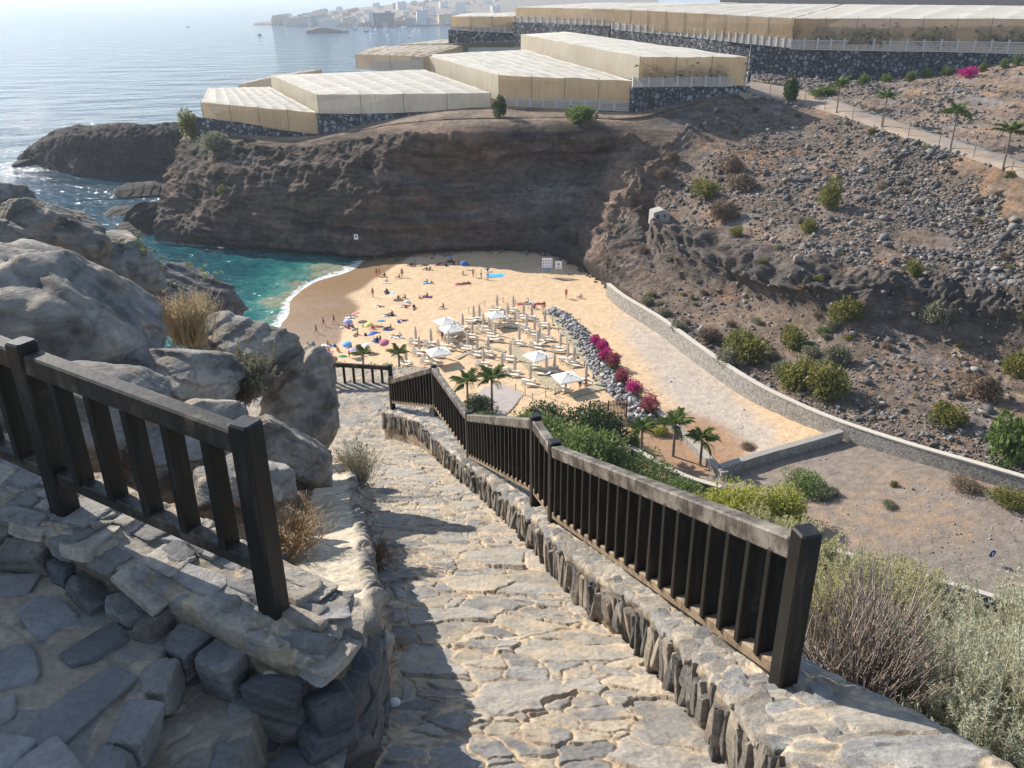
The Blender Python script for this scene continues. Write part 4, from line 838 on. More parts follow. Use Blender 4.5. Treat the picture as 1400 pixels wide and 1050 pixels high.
wall_strip('stone_wall', 'short dark stone wall with a pale top beside the slatted gate', [G(838, 592), G(851, 612), G(858, 628)], .9, .6, K_lavas, M_dconc, seed=6)
# retaining walls of the plantations
def pl(*q): return [P(*a) for a in q]
def line_wall(label, q, mat=K_lava, th=1.4, name='retaining_wall', **k):
    """q: (px, py bottom, py top, Y)"""
    b = pl(*[(x, yb, Y) for x, yb, yt, Y in q]); h = [float(P(x, yt, Y)[2] - P(x, yb, Y)[2]) for x, yb, yt, Y in q]
    return wall_strip(name, label, [p + np.array((0, th * .5, 0)) for p in b], h, th, mat, **k)
line_wall('tall dark lava stone retaining wall facing the viewer at the upper right', [(1081,116,67,232),(1171,117,69,228),(1285,106,70.5,221),(1400,88,73.5,214),(1560,66,78,207)], seed=11)
line_wall('dark retaining wall running back under the tan netting, from the road corner towards the town', [(1022,116,60,233),(1050,116,63.5,232.5),(1081,116,67,232)], seed=12)
line_wall('long dark stone wall below the upper row of tan netting, behind the white roofs', [(837,62,40,286),(920,68,48,266),(1000,82,57,248),(1081,116,67,233)], seed=13)
line_wall('dark stone wall below the farther step of tan netting', [(703,52,30,322),(770,52,33,304),(834,60,35,288)], seed=14)
line_wall('dark stone wall under the small tan net house next to the sea', [(614,60,40.5,333),(655,60,43,330),(702,60,45,326)], seed=15)
line_wall('dark stone retaining wall under the lattice parapet, right of the netting where the slope begins', [(861,160,119,192),(900,152,119,193),(960,140,118,195),(1024,130,118,197)], seed=16)
line_wall('low dark wall under the lattice parapet in the middle of the cliff top', [(670,164,152,199.5),(760,165,152,196),(861,164,151,193)], K_lavas, seed=17)
line_wall('dark stone wall under the pale translucent netting', [(436,186,155,205),(520,180,155,204),(600,168,153,202),(672,166,153,201)], seed=18)
line_wall('dark stone wall below the leftmost tan netting at the cliff edge', [(270,176,160,213),(330,186,167,210.5),(400,190,178,208),(438,190,183,206)], seed=19)
# lattice parapets of pierced concrete blocks
def lattice(label, q, nseg):
    b = pl(*[(x, yb, Y) for x, yb, yt, Y in q]); h = [float(P(x, yt, Y)[2] - P(x, yb, Y)[2]) for x, yb, yt, Y in q]
    t = np.linspace(0, len(q) - 1, nseg + 1); B = np.stack([np.interp(t, range(len(q)), [p[k] for p in b]) for k in range(3)], -1); H = np.interp(t, range(len(q)), h)
    root = thing('lattice_parapet', label, 'parapet', B[0])
    for i in range(nseg):
        a, c = B[i] - B[0], B[i + 1] - B[0]; d = c - a; hh = (H[i] + H[i + 1]) / 2; m = MB()
        L = np.linalg.norm(d); rows, cols = 4, max(4, int(L / hh * 5)); u = d / L
        for r in range(rows + 1): m.bar(a + (0, 0, .04 + r * (hh * .9) / rows), c + (0, 0, .04 + r * (hh * .9) / rows), .14, hh * (.10 if r in (0, rows) else .055), .01)
        for s in range(cols):
            for e in (0, 1):
                p0 = a + d * (s / cols); p1 = a + d * ((s + 1) / cols)
                for r in range(rows):
                    z0, z1 = .04 + r * hh * .9 / rows, .04 + (r + 1) * hh * .9 / rows
                    if (r + s) % 2 == e: m.bar(p0 + (0, 0, z0), p1 + (0, 0, z1), .10, hh * .06, .005)
        m.build('lattice_panel', M_conc, root)
        m = MB(); m.box(a + (0, 0, hh * .54), (.5, .5, hh * 1.12), math.atan2(d[1], d[0])); m.box(a + (0, 0, hh * 1.12), (.6, .6, .12), math.atan2(d[1], d[0])); m.build('pillar', M_conc, root)
    return root
lattice('pale lattice parapet with square pillars along the upper terrace at the right edge', [(1081,67,54,232),(1171,69,55,228),(1285,70.5,56,221),(1400,73.5,57,214),(1560,78,60,207)], 20)
lattice('pale lattice parapet leading from the upper corner back towards the town', [(837,40,31.5,286),(920,48,38,266),(1000,57,45.5,248),(1081,67,54,232)], 26)
lattice('short lattice parapet below the farther step of tan netting', [(703,30,23,322),(770,33,25,304),(834,35,27,288)], 14)
lattice('lattice parapet under the small tan net house next to the sea', [(617,41,36,333),(655,43,37,330),(700,45,37.5,326)], 10)
lattice('lattice parapet above the dark wall where the rocky slope begins', [(866,119,107,192.2),(935,118,106,194.5),(1002,118,105,196)], 7)
lattice('lattice parapet in the middle of the cliff top, a green bush growing before it', [(690,144,134,199),(770,148,136,196),(860,152,138,193)], 9)
# ---- banana plantations under netting
def netmat(name, c, c2, tr, tl, seam=0):
    m, nt, b = newmat(name); v = coords(nt); f = noise(nt, v, .12, 5, .6); g = noise(nt, coords(nt, (2.5, 2.5, .5)), .6, 5, .7)
    cc = ramp(nt, f, [(.3, c), (.7, c2)]); cc = mixc(nt, cc, ramp(nt, g, [(.3, (.86, .86, .86)), (.7, (1.08, 1.08, 1.08))]), 1, 'MULTIPLY')
    if seam:
        a = N(nt, 'ShaderNodeAttribute', attribute_name='seam'); cc = mixc(nt, cc, (.90, .88, .82), a.outputs['Fac'])
    nt.links.new(cc, b.inputs['Base Color']); b.inputs['Roughness'].default_value = .8; b.inputs['Specular IOR Level'].default_value = .2
    t = N(nt, 'ShaderNodeBsdfTranslucent'); nt.links.new(cc, t.inputs[0]); p = N(nt, 'ShaderNodeBsdfTransparent')
    m1 = N(nt, 'ShaderNodeMixShader', i_0=tl); m2 = N(nt, 'ShaderNodeMixShader', i_0=tr)
    nt.links.new(b.outputs[0], m1.inputs[1]); nt.links.new(t.outputs[0], m1.inputs[2]); nt.links.new(m1.outputs[0], m2.inputs[1]); nt.links.new(p.outputs[0], m2.inputs[2])
    nt.links.new(m2.outputs[0], nt.nodes['Material Output'].inputs[0]); return m
T_roof = netmat('white_roof_net', (.66, .62, .53), (.78, .74, .65), .10, .35, 1)
T_roof2 = netmat('tan_roof_net', (.42, .34, .24), (.52, .43, .31), .12, .35, 1)
T_tan = netmat('tan_wall_net', (.60, .45, .28), (.75, .59, .40), .14, .62)
T_pale = netmat('pale_wall_net', (.62, .58, .50), (.74, .70, .62), .15, .55)
T_cream = netmat('cream_wall_net', (.66, .58, .44), (.74, .67, .54), .10, .55)
T_brown = netmat('brown_wall_net', (.38, .31, .215), (.50, .42, .31), .30, .6)
M_pole = plain('net_pole', (.22, .19, .15), .8, .2, 3)
M_banana = leafmat('banana_leaf', (.03,.045,.02), (.06,.08,.03), (.09,.10,.04), .3)
def net_house(label, corners, drops, mats, roofmat=T_roof, bays=(8, 8), pole_gap=7, seed=0, plants=0):
    """corners FL, FR, BR, BL of the roof; drops: wall height at FL, FR, BR, BL; mats: front, right, back, left"""
    C = [np.array(c, float) for c in corners]; o = C[0] * np.array((1, 1, 0)) + np.array((0, 0, C[0][2] - drops[0])); root = thing('net_house', label, 'net house', o)
    nu, nv = bays[0] * 6 + 1, bays[1] * 6 + 1; a, b = np.meshgrid(np.linspace(0, 1, nu), np.linspace(0, 1, nv), indexing='ij'); A, B = a[..., None], b[..., None]
    V = C[0] * (1 - A) * (1 - B) + C[1] * A * (1 - B) + C[2] * A * B + C[3] * (1 - A) * B - o
    wu, wv = np.abs(np.sin(a * bays[0] * math.pi)), np.abs(np.sin(b * bays[1] * math.pi))
    e = np.minimum(np.minimum(a, 1 - a), np.minimum(b, 1 - b))
    V[..., 2] += -.32 * wu ** .7 * wv ** .7 + .35 * fbm(a * 6, b * 6, seed, 3, seed) + .25 * sstep(0, .1, e)
    sw = fbm(a * 3, b * 3, seed + 4, 2, seed + 2); seam = np.clip((wu < .2) * .75 + (wv < .2) * .6, 0, 1) * (sw > -.25) * .95
    mesh('roof_net', V.reshape(-1, 3), grid_faces(nu, nv), roofmat, root, True, None, {'seam': seam})
    for k, nm in enumerate(('front_net', 'side_net', 'back_net', 'side_net')):
        p, q = C[k] - o, C[(k + 1) % 4] - o; dp, dq = drops[k], drops[(k + 1) % 4]; L = np.linalg.norm(q - p); n = max(8, int(L / 1.2)); s, h = np.meshgrid(np.linspace(0, 1, n), np.linspace(0, 1, 6), indexing='ij'); S = s[..., None]
        V = p * (1 - S) + q * S; V[..., 2] -= h * (dp * (1 - s) + dq * s); nn = np.cross(q - p, (0, 0, 1)); nn /= np.linalg.norm(nn)
        V = V + nn * (.10 * np.sin(h * math.pi) * fbm(s * L * .4, h * 2, k, 3, seed + 3))[..., None] * 3; V[..., 2] += (h == 0) * .1 * fbm(s * L * .3, 0, 0, 2, seed)
        mesh(nm, V.reshape(-1, 3), grid_faces(n, 6), mats[k], root, True)
        if k == 0 and pole_gap and L / pole_gap < 40:
            m = int(L / pole_gap); pr = None
            for i in range(m + 1):
                t = i / max(m, 1); z = dp * (1 - t) + dq * t; c = p + (q - p) * t + nn * .12
                if pr is None: pr = MB().tube([(0, 0, -1.0), (0, 0, .06)], .07, 5).build('pole', M_pole, root); w = pr
                else: w = pr.copy(); COL.objects.link(w); w.parent = root
                w.location = c; w.scale = (1, 1, z)
    if plants:   # banana plants showing as dark shapes through the front net
        g = np.random.default_rng(seed); p, q = C[0] - o, C[1] - o; n = int(np.linalg.norm(q - p) * 26); t = g.random(n); t = t[gnoise(t * np.linalg.norm(q - p) * .16, seed, 0, 3) > -.12]; n = len(t); cc = p + (q - p) * t[:, None]; cc[:, 1] += g.uniform(.35, 1.6, n); cc[:, 2] += -drops[0] + g.beta(1.3, 2.2, n) * drops[0] * .8
        leaves('banana_plants', cc, n, 1.3, .35, g, M_banana, root, droop=.4)['kind'] = 'stuff'
    return root
def leaves(name, pos, n, ln, wd, g, mat, parent=None, droop=.0, up=.35, jit=.45, dirs=None):
    """n small pointed leaf blades at pos, one mesh; attribute rnd carries a per leaf random"""
    pos = np.asarray(pos); d = g.normal(size=(n, 3)) if dirs is None else dirs + g.normal(size=(n, 3)) * jit
    d[:, 2] += up; d /= np.linalg.norm(d, axis=1, keepdims=True)
    s = np.cross(d, g.normal(size=(n, 3))); s /= np.linalg.norm(s, axis=1, keepdims=True) + 1e-9
    L = ln * g.uniform(.6, 1.35, n)[:, None]; W = wd * g.uniform(.7, 1.3, n)[:, None] / 2; dz = np.array((0, 0, 1.))
    mid = pos + d * L * .5 + s * 0; tip = pos + d * L - dz * droop * L
    V = np.stack([pos, mid + s * W, tip, mid - s * W], 1).reshape(-1, 3); i = np.arange(n) * 4
    F = np.concatenate([np.stack([i, i + 1, i + 2], 1), np.stack([i, i + 2, i + 3], 1)])
    return mesh(name, V, F, mat, parent, False, None, {'rnd': np.repeat(g.random(n), 4)})
def drop(px, yt, yb, Y): return float(P(px, yt, Y)[2] - P(px, yb, Y)[2])
net_house('leftmost white roofed net house at the cliff edge, its front a tan curved net wall', [P(275,140,213), P(433,154,206), P(368,118.5,252), P(284,121,262)], [drop(275,140,165,213), drop(433,154,184,206), 5, 5], [T_tan, T_pale, T_pale, T_tan], seed=1)
net_house('white roofed net house with a pale translucent front on dark poles, second from the left', [P(434,129.5,205.5), P(671,127,201.5), P(580,95,258), P(370,103,262)], [drop(434,129.5,157,205.5), drop(671,127,156,201.5), 5, 6], [T_pale, T_pale, T_pale, T_cream], seed=2, pole_gap=9)
net_house('white roofed net house with a long tan front, in the middle of the cliff top', [P(682,103,200.5), P(866,110.5,193.5), P(716,68,268), P(578,75,278)], [drop(682,103,137,200.5), drop(866,110.5,140,193.5), 5, 7], [T_tan, T_pale, T_pale, T_cream], seed=3)
net_house('right hand white roofed net house on the lower terrace, ending beside the road', [P(875,78,192.5), P(1022,78,197.5), P(775,43.5,300), P(712,47,290)], [drop(875,78,110,192.5), drop(1022,78,119,197.5), 7, 7.5], [T_tan, T_tan, T_pale, T_cream], seed=4, plants=1)
net_house('flat net house with a tan roof beside the sea, behind the white ones', [P(486,74,266), P(580,77,266), P(640,60,340), P(512,64,330)], [drop(486,74,94,266), 5, 5, 5], [T_brown, T_brown, T_brown, T_brown], T_roof2, seed=5)
net_house('low tan net house edge at the far side of the lower terrace, beside the sea', [P(325,116,268), P(372,106,270), P(440,95,300), P(378,103,310)], [3.5, 3.5, 3.5, 3.5], [T_brown] * 4, T_roof2, seed=6, pole_gap=0)
net_house('curved tan net strip behind the white roofs, below the small tan net house', [P(545,61,338), P(712,56.5,322), P(720,52,345), P(600,54.5,365)], [3, 3, 3, 3], [T_brown] * 4, T_roof2, seed=7, pole_gap=0)
net_house('small tan net house of the upper row, nearest the sea', [P(616,22.5,333), P(702,22.5,326), P(712,17.5,400), P(640,18,420)], [drop(616,22.5,40,333), drop(702,22.5,40,326), 5, 5], [T_tan] * 4, seed=8)
net_house('farther tan net house of the upper row with a broad white roof', [P(705,10,322), P(838,12.5,287), P(1010,3.5,420), P(810,4,480)], [drop(705,10,25,322), drop(838,12.5,30,287), 5, 5], [T_tan] * 4, seed=9, pole_gap=0)
net_house('nearer tan net house of the upper row, ending at the corner above the road', [P(839.5,12.5,286), P(1084,25,232.5), P(1150,6,360), P(1010,4.5,420)], [drop(839.5,12.5,37,286), drop(1084,25,56,232.5), 5, 5], [T_tan] * 4, seed=10)
net_house('big net house of the upper right terrace, dark plants showing through its brown front', [P(1086.5,25,233), P(1560,26,208), P(1560,9,360), P(1155,6,360)], [drop(1086,25,60,233), drop(1560,26,62,208), 5, 5], [T_brown, T_brown, T_brown, T_tan], seed=11, plants=1)
# terraces the plantations stand on
def slab(name, pts, mat, thick=3):
    p = np.array(pts); V = np.concatenate([p, p - (0, 0, thick)]); n = len(p)
    return tag(mesh(name, V, [list(range(n)), list(range(2 * n - 1, n - 1, -1))] + [[i, (i + 1) % n, n + (i + 1) % n, n + i] for i in range(n)], mat), kind='structure')
M_dirt = plain('terrace_dirt', (.24, .18, .13), .95, .3, .3)
zt = float(P(1081,66,232)[2]) - .6
slab('upper_terrace', [P(1083,67,234), P(1171,69,230), P(1400,73.5,216), P(1560,78,209), np.array((330, 420, zt + 3)), np.array((30, 520, zt + 3)), np.array((-22, 340, zt + 1.5)), P(704,30,326), P(837,40,289)], M_dirt)
line_wall('far dry stone wall along the top edge of the photo, above the white roofs', [(985,5,-2,470),(1150,7,-2,440),(1300,9,-1,420),(1480,11,-1,400)], K_grey, seed=21)
# ---- the town across the bay
TC = []
for px, ys, yk in [(346,34,33.2),(362,33.5,30),(390,35,27),(425,36.5,20),(470,37.5,13),(520,37,8),(570,36,3),(625,35,-3),(720,34,-7),(900,34,-9)]:
    a = PZ(px, ys, -50.5); t = P(px, yk, 2950 if px > 380 else a[1] + 250); TC.append([tuple(a) + (0,), tuple(lerp(a, t, .12) + np.array((0, 0, 4 if px > 350 else 1))) + (0,), tuple(lerp(a, t, .5) + np.array((0, 0, 2))) + (0,), tuple(t) + (0,)])
M_far = plain('far_ground', (.17, .14, .115), .95, .3, .01)
_, TV, _ = loft('town_hill', TC, 80, 40, 1.5, M_cliff, lambda x, y, z, u, w: lerp(np.array((.10, .09, .085)), np.array((.24, .20, .16)), sstep(.1, .5, w)[..., None]), 401, sc=.01)
def facade(name, c):
    m, nt, b = newmat(name); v = coords(nt); br = N(nt, 'ShaderNodeTexBrick', offset=0., i_Scale=1., i_Mortar_Size=.9)
    br.inputs['Color1'].default_value = br.inputs['Color2'].default_value = (.06, .065, .075, 1); br.inputs['Mortar'].default_value = (*c, 1); br.inputs['Brick Width'].default_value = 3.4; br.inputs['Row Height'].default_value = 3.0
    t = N(nt, 'ShaderNodeTexCoord'); s = N(nt, 'ShaderNodeSeparateXYZ'); nt.links.new(t.outputs['Object'], s.inputs[0]); ad = N(nt, 'ShaderNodeMath', operation='ADD'); nt.links.new(s.outputs[0], ad.inputs[0]); nt.links.new(s.outputs[1], ad.inputs[1])
    cb = N(nt, 'ShaderNodeCombineXYZ'); nt.links.new(ad.outputs[0], cb.inputs[0]); nt.links.new(s.outputs[2], cb.inputs[1]); nt.links.new(cb.outputs[0], br.inputs['Vector'])
    ge = N(nt, 'ShaderNodeNewGeometry'); sn = N(nt, 'ShaderNodeSeparateXYZ'); nt.links.new(ge.outputs['Normal'], sn.inputs[0]); gt = N(nt, 'ShaderNodeMath', operation='GREATER_THAN', i_1=.5); nt.links.new(sn.outputs[2], gt.inputs[0])
    nt.links.new(mixc(nt, br.outputs[0], tuple(min(1, q * .9) for q in c), gt.outputs[0]), b.inputs['Base Color']); b.inputs['Roughness'].default_value = .85; return m
FA = {'white': facade('white_facade', (.78, .76, .72)), 'cream': facade('cream_facade', (.70, .60, .46)), 'terracotta': facade('terracotta_facade', (.55, .32, .20)), 'grey': facade('grey_facade', (.46, .45, .44)), 'yellow': facade('yellow_facade', (.72, .55, .28)), 'brown': facade('brown_facade', (.22, .16, .13))}
M_tile = plain('roof_tile', (.45, .22, .13), .9, .2, .5); M_flat = plain('flat_roof', (.50, .46, .42), .9, .2, .5)
BP = {}
def block(col, kind):
    if (col, kind) in BP: return BP[(col, kind)]
    w, d, h = {'small': (11, 10, 6.5), 'middle': (17, 12, 10), 'tall': (22, 14, 17)}[kind]
    r = thing('town_house' if kind == 'small' else 'apartment_block', 'x', 'house' if kind == 'small' else 'building')
    m = MB(); m.box((0, 0, h / 2 - 4), (w, d, h + 8)); m.box((w * .18, .5, h + 1.2), (w * .4, d * .6, 2.6)); m.build('wall', FA[col], r)
    m = MB()
    if col in ('terracotta', 'cream') and kind == 'small':
        m.add([(-w/2-.4, -d/2-.4, h), (w/2+.4, -d/2-.4, h), (w/2+.4, d/2+.4, h), (-w/2-.4, d/2+.4, h), (-w/2-.4, 0, h + 3.2), (w/2+.4, 0, h + 3.2)], [(0, 1, 5, 4), (2, 3, 4, 5), (0, 4, 3), (1, 2, 5), (3, 2, 1, 0)]); m.build('roof', M_tile, r)
    else: m.box((0, 0, h + .35), (w + .5, d + .5, .7)); m.build('roof', M_flat, r)
    BP[(col, kind)] = r; r['fresh'] = 1; return r
g = np.random.default_rng(42)
zones = [('on the waterfront', .10, .17, 48), ('in the lower streets', .19, .36, 44), ('halfway up the hill', .38, .62, 40), ('near the skyline', .66, .98, 36)]
for zn, w0, w1, cnt in zones:
    for k in range(cnt):
        u = g.uniform(.17, .86) if w0 < .5 else g.uniform(.24, .86); w = g.uniform(w0, w1); p = TV[int(u * 79), int(w * 39)]
        col = g.choice(['white', 'white', 'cream', 'terracotta', 'grey', 'yellow'], p=[.3, .2, .2, .12, .1, .08]); kd = g.choice(['small', 'middle', 'tall'], p=[.4, .4, .2])
        side = 'towards the cape' if u < .36 else 'above the moored boats' if u < .6 else 'next to the plantations'
        sz = {'small': 'small', 'middle': 'mid height', 'tall': 'tall'}[kd]; kn = 'house' if kd == 'small' else 'building'
        lab = f'{sz} {col} {kn} {zn} of the far town, {side}'; b = block(col, kd)
        if b.get('fresh'): del b['fresh']; tag(b, lab, group=f'far town: {sz} {col} {zn} {side}'); q = b
        else: q = dup(b, lab, group=f'far town: {sz} {col} {zn} {side}')
        q.location = [float(c) for c in p]; q.rotation_euler = (0, 0, float(g.uniform(-.5, .5))); s = float(g.uniform(.75, 1.25)); q.scale = (s, s, s * float(g.uniform(.6, .95)))
def landmark(label, px, py, size, col, rz=.0):
    i = int(np.argmin([abs((TV[k, 5] @ R_) / (TV[k, 5] @ F_) * FOC + 700 - px) for k in range(80)])); p = TV[i, 5]; w, d, h = size
    r = thing('apartment_block', label, 'building', p, rz); m = MB(); m.box((0, 0, h / 2 - 4), (w, d, h + 8)); m.box((w * .2, 0, h + 2), (w * .3, d * .5, 4)); m.build('wall', FA[col], r); MB().box((0, 0, h + .4), (w + 1, d + 1, .8)).build('roof', M_flat, r)
landmark('broad dark brown apartment block, the largest building of the far town', 528, 20, (42, 20, 24), 'brown', .1)
landmark('narrow white tower block beside the broad brown one', 511, 20, (9, 16, 25), 'white')
landmark('wide grey block with dark window rows in the middle of the far town', 440, 25, (34, 16, 20), 'grey', -.1)
landmark('long cream terrace of flats near the cape of the far town', 415, 27, (52, 14, 15), 'cream', .05)
landmark('white block near the right end of the far waterfront', 575, 20, (24, 14, 26), 'white', .2)
# ---- breakwater and boats
o = boulder('dark rock breakwater in front of the moored boats', PZ(445, 44, -49), (75, 40, 18), 71, .1, (0, .05), (.6, .6, .62)); o.name = 'breakwater'; o['category'] = 'breakwater'; del o['group']
M_hullw = plain('white_hull', (.75, .75, .74), .4, .1, 1); M_hulld = plain('dark_hull', (.10, .11, .14), .5, .2, 1); M_mast = plain('boat_mast', (.5, .5, .5), .4, .1, 1)
def boat(label, mat):
    r = thing('boat', label, 'boat'); m = MB(); rows = []
    for t, w, z in [(-4, 1.0, 1.0), (-2.5, 1.3, .95), (0, 1.4, 1.0), (2.4, 1.0, 1.2), (4.4, .05, 1.6)]: rows.append([(t, -w, z), (t, -w * .75, -.3), (t, w * .75, -.3), (t, w, z)])
    v = [q for r_ in rows for q in r_]; f = [(i * 4 + k, i * 4 + 4 + k, i * 4 + 5 + k, i * 4 + 1 + k) for i in range(4) for k in range(3)] + [(i * 4 + 3, i * 4 + 7, i * 4 + 4, i * 4) for i in range(4)] + [(0, 1, 2, 3)]
    m.add(v, f); m.build('hull', mat, r); MB().box((-.4, 0, 1.5), (2.6, 1.7, 1.3)).build('cabin', M_hullw, r); MB().tube([(.6, 0, 1), (.6, 0, 9.5)], [.09, .04], 5).build('mast', M_mast, r); return r
bw, bd = boat('x', M_hullw), boat('x', M_hulld); first = {0: 1, 1: 1}
g = np.random.default_rng(4)
for k in range(30):
    px, py = g.uniform(478, 575), g.uniform(37.5, 43.5); kd = int(g.random() < .5); src = (bw, bd)[kd]; half = 'the left half of' if px < 526 else 'the right half of'; dep = 'nearer' if py > 41 else 'farther'
    lab = f'{("white", "dark hulled")[kd]} boat moored in {half} the far bay, among the {dep} ones'; gp = f'moored boats {kd} {half} {dep}'
    q = src if first[kd] else dup(src); first[kd] = 0; tag(q, lab, group=gp); q.location = [float(c) for c in PZ(px, py, SEA)]; q.rotation_euler = (0, 0, float(g.uniform(0, 6))); s = float(g.uniform(.7, 1.3)); q.scale = (s,) * 3
for lab, px, py, src, s in [('lone dark boat crossing open water between the two shores, with a short wake', 355, 48, bd, 1.1), ('tiny white motor boat far out at the left, near the sun glitter', 257, 37, bw, 1.1), ('white boat with a dark mast lying alone in front of the moored fleet', 531, 49, bw, 1.2), ('longer white boat at anchor in the front row of the fleet', 559, 51.5, bw, 1.3), ('white boat in the front row, left of the others', 508, 47.5, bw, 1.3)]:
    q = dup(src, lab, PZ(px, py, SEA), float(g.uniform(0, 3)), s); 
    if 'group' in q: del q['group']
# ================================================================== VEGETATION
def proj(V):
    V = np.asarray(V); d = V @ F_; return np.stack([700 + FOC * (V @ R_) / d, 525 - FOC * (V @ U_) / d], -1), d
def surf(V):
    px, d = proj(V.reshape(-1, 3)); W = V.reshape(-1, 3)
    def f(x, y):
        r = np.hypot(px[:, 0] - x, px[:, 1] - y); k = np.where(r < max(3.5, r.min() + 1.))[0]; return W[k[np.argmin(d[k] + r[k] * 2)]]
    return f
S_ = surf(LOFT); SU = surf(UPV); TW = TV
def HN(px, py, dz=0):
    """the point of the near hillside seen at a pixel"""
    r = ray(px, py); t = np.linspace(1.5, 90, 4000); q = r[None] * (t / r[1])[:, None]; h = hill_z(q[:, 0], q[:, 1]) + dz
    k = np.argmax(q[:, 2] < h); return q[k]
M_bark = plain('grey_bark', (.20, .165, .13), .9, .3, 8)
M_twig = plain('dry_twig', (.36, .31, .26), .9, .3, 12, 0)
M_twigd = plain('brown_twig', (.30, .245, .21), .9, .3, 12, 0)
LM = {'olive': leafmat('olive_leaf', (.12,.125,.03), (.20,.195,.05), (.30,.275,.08), .35), 'green': leafmat('green_leaf', (.08,.13,.034), (.15,.205,.055), (.24,.28,.095), .38),
      'dark': leafmat('dark_green_leaf', (.030,.055,.018), (.055,.085,.028), (.09,.12,.04)), 'lime': leafmat('yellow_green_leaf', (.24,.27,.04), (.36,.37,.07), (.45,.42,.11), .4),
      'grey': leafmat('grey_green_leaf', (.16,.16,.10), (.235,.23,.155), (.31,.29,.20), .3), 'dry': leafmat('dry_brown_leaf', (.16,.11,.075), (.24,.175,.12), (.30,.23,.16)),
      'pink': leafmat('magenta_flower', (.34,.010,.13), (.50,.025,.22), (.62,.08,.32), .35), 'dusk': leafmat('faded_magenta_flower', (.20,.03,.06), (.34,.06,.11), (.42,.14,.16), .35),
      'silver': leafmat('silver_leaf', (.44,.45,.30), (.58,.58,.42), (.70,.69,.52), .5), 'sage': leafmat('pale_sage_leaf', (.38,.37,.18), (.52,.49,.28), (.62,.58,.36), .5),
      'straw': leafmat('straw_blade', (.40,.31,.19), (.53,.43,.28), (.64,.54,.37), .35), 'palm': leafmat('palm_leaflet', (.075,.12,.03), (.125,.17,.045), (.20,.22,.07), .3)}
def crown_pts(n, g, clumps, flat=.8, shell=.55):
    c = g.normal(size=(clumps, 3)); c /= np.linalg.norm(c, axis=1, keepdims=True); c *= (g.random((clumps, 1)) ** .4) * .62; c[:, 2] = np.abs(c[:, 2]) * .9 - .05
    rad = g.uniform(.26, .46, clumps); k = g.integers(0, clumps, n); d = g.normal(size=(n, 3)); d /= np.linalg.norm(d, axis=1, keepdims=True)
    p = c[k] + d * (rad[k] * (shell + (1 - shell) * g.random(n) ** .5))[:, None]; p[:, 2] = p[:, 2] * flat + .32; ok = p[:, 2] > 0.02
    return p[ok], d[ok]
BU = {}
def bush_proto(kind, v, n=1700, leaf=.15, clumps=11):
    if (kind, v) in BU: return BU[(kind, v)], True
    g = np.random.default_rng(hash_name(kind) + v); r = thing('bush', 'x', 'bush'); p, d = crown_pts(n, g, clumps)
    leaves('foliage', p, len(p), leaf, leaf * .5, g, LM[kind], r, 0, .25, .8, d)
    m = MB()
    for k in range(9):
        a = g.uniform(0, 6.28); e = np.array((math.cos(a) * .45, math.sin(a) * .45, .55)) * g.uniform(.6, 1.1); m.tube([(0, 0, -.12), e * .4 + (0, 0, .06), e], [.03, .02, .008], 4)
    m.build('stems', M_bark, r); BU[(kind, v)] = r; return r, False
def hash_name(s): return sum(ord(c) * (i + 3) for i, c in enumerate(s))
def bush(label, c, w, h, kind, v=None, group='bushes on the slope', name='bush', cat='bush', **k):
    v = random.randrange(3) if v is None else v
    r, used = bush_proto(kind, v, **k); q = dup(r, label) if used else r
    tag(q, label, cat, group); q.name = name if not used else q.name
    q.location = [float(a) for a in c]; q.scale = (w * .66 * random.uniform(.9, 1.15), w * .66 * random.uniform(.8, 1.1), h * .98); q.rotation_euler = (random.uniform(-.12, .12), random.uniform(-.12, .12), random.uniform(0, 6)); return q
def pxm(c): return float(np.asarray(c) @ F_) / FOC
def slope_bush(label, px, py, w, h, kind, f=None, **k):
    c = (f or S_)(px, py); s = pxm(c); return bush(label, c - np.array((0, 0, .1)), w * s, h * s / .92, kind, **k)
slope_bush('dark olive bush, leftmost of the big bushes just above the long wall', 1016, 490, 55, 42, 'olive')
slope_bush('upright olive bush standing alone uphill of the row above the long wall', 1081, 474, 30, 33, 'olive')
slope_bush('big yellow olive bush above the long wall, left one of the touching pair', 1086, 530, 48, 46, 'olive')
slope_bush('big yellow olive bush above the long wall, right one of the touching pair', 1130, 540, 52, 48, 'olive')
slope_bush('grey olive loose bush right behind the big touching pair', 1146, 500, 36, 32, 'grey')
slope_bush('grey green rounded bush directly against the long wall coping', 993, 500, 34, 25, 'grey')
slope_bush('grey twiggy bush uphill of the grey rounded bush, near the stone wall', 969, 467, 27, 22, 'dry')
slope_bush('small round grey green bush right of the dark olive bush', 1054, 490, 18, 14, 'grey')
slope_bush('grey green dome of a bush just left of the touching pair', 1066, 510, 27, 20, 'grey')
slope_bush('flat grey bush behind the touching pair, between it and the upright olive bush', 1110, 487, 24, 16, 'grey')
slope_bush('low green bush right of the upright olive bush', 1103, 477, 22, 12, 'green')
slope_bush('broad mottled cactus like bush below the dark rock band', 1152, 438, 46, 34, 'olive', v=1)
slope_bush('small green bush below the mottled cactus like bush', 1125, 458, 18, 13, 'green')
slope_bush('small grey bush below and left of the mottled cactus like bush', 1136, 447, 20, 14, 'grey')
slope_bush('large grey bush among pale rocks under the rock band at the right', 1278, 442, 32, 32, 'grey')
slope_bush('big green bush at the right edge of the photo, above the wall', 1384, 630, 66, 72, 'green')
slope_bush('yellow green bush cut by the right photo edge, above the big green one', 1390, 512, 44, 34, 'olive')
slope_bush('olive bush near the wall, left of the big green bush at the edge', 1296, 577, 44, 30, 'olive')
slope_bush('brown dried bush uphill of the olive bush near the right edge', 1342, 545, 40, 38, 'dry')
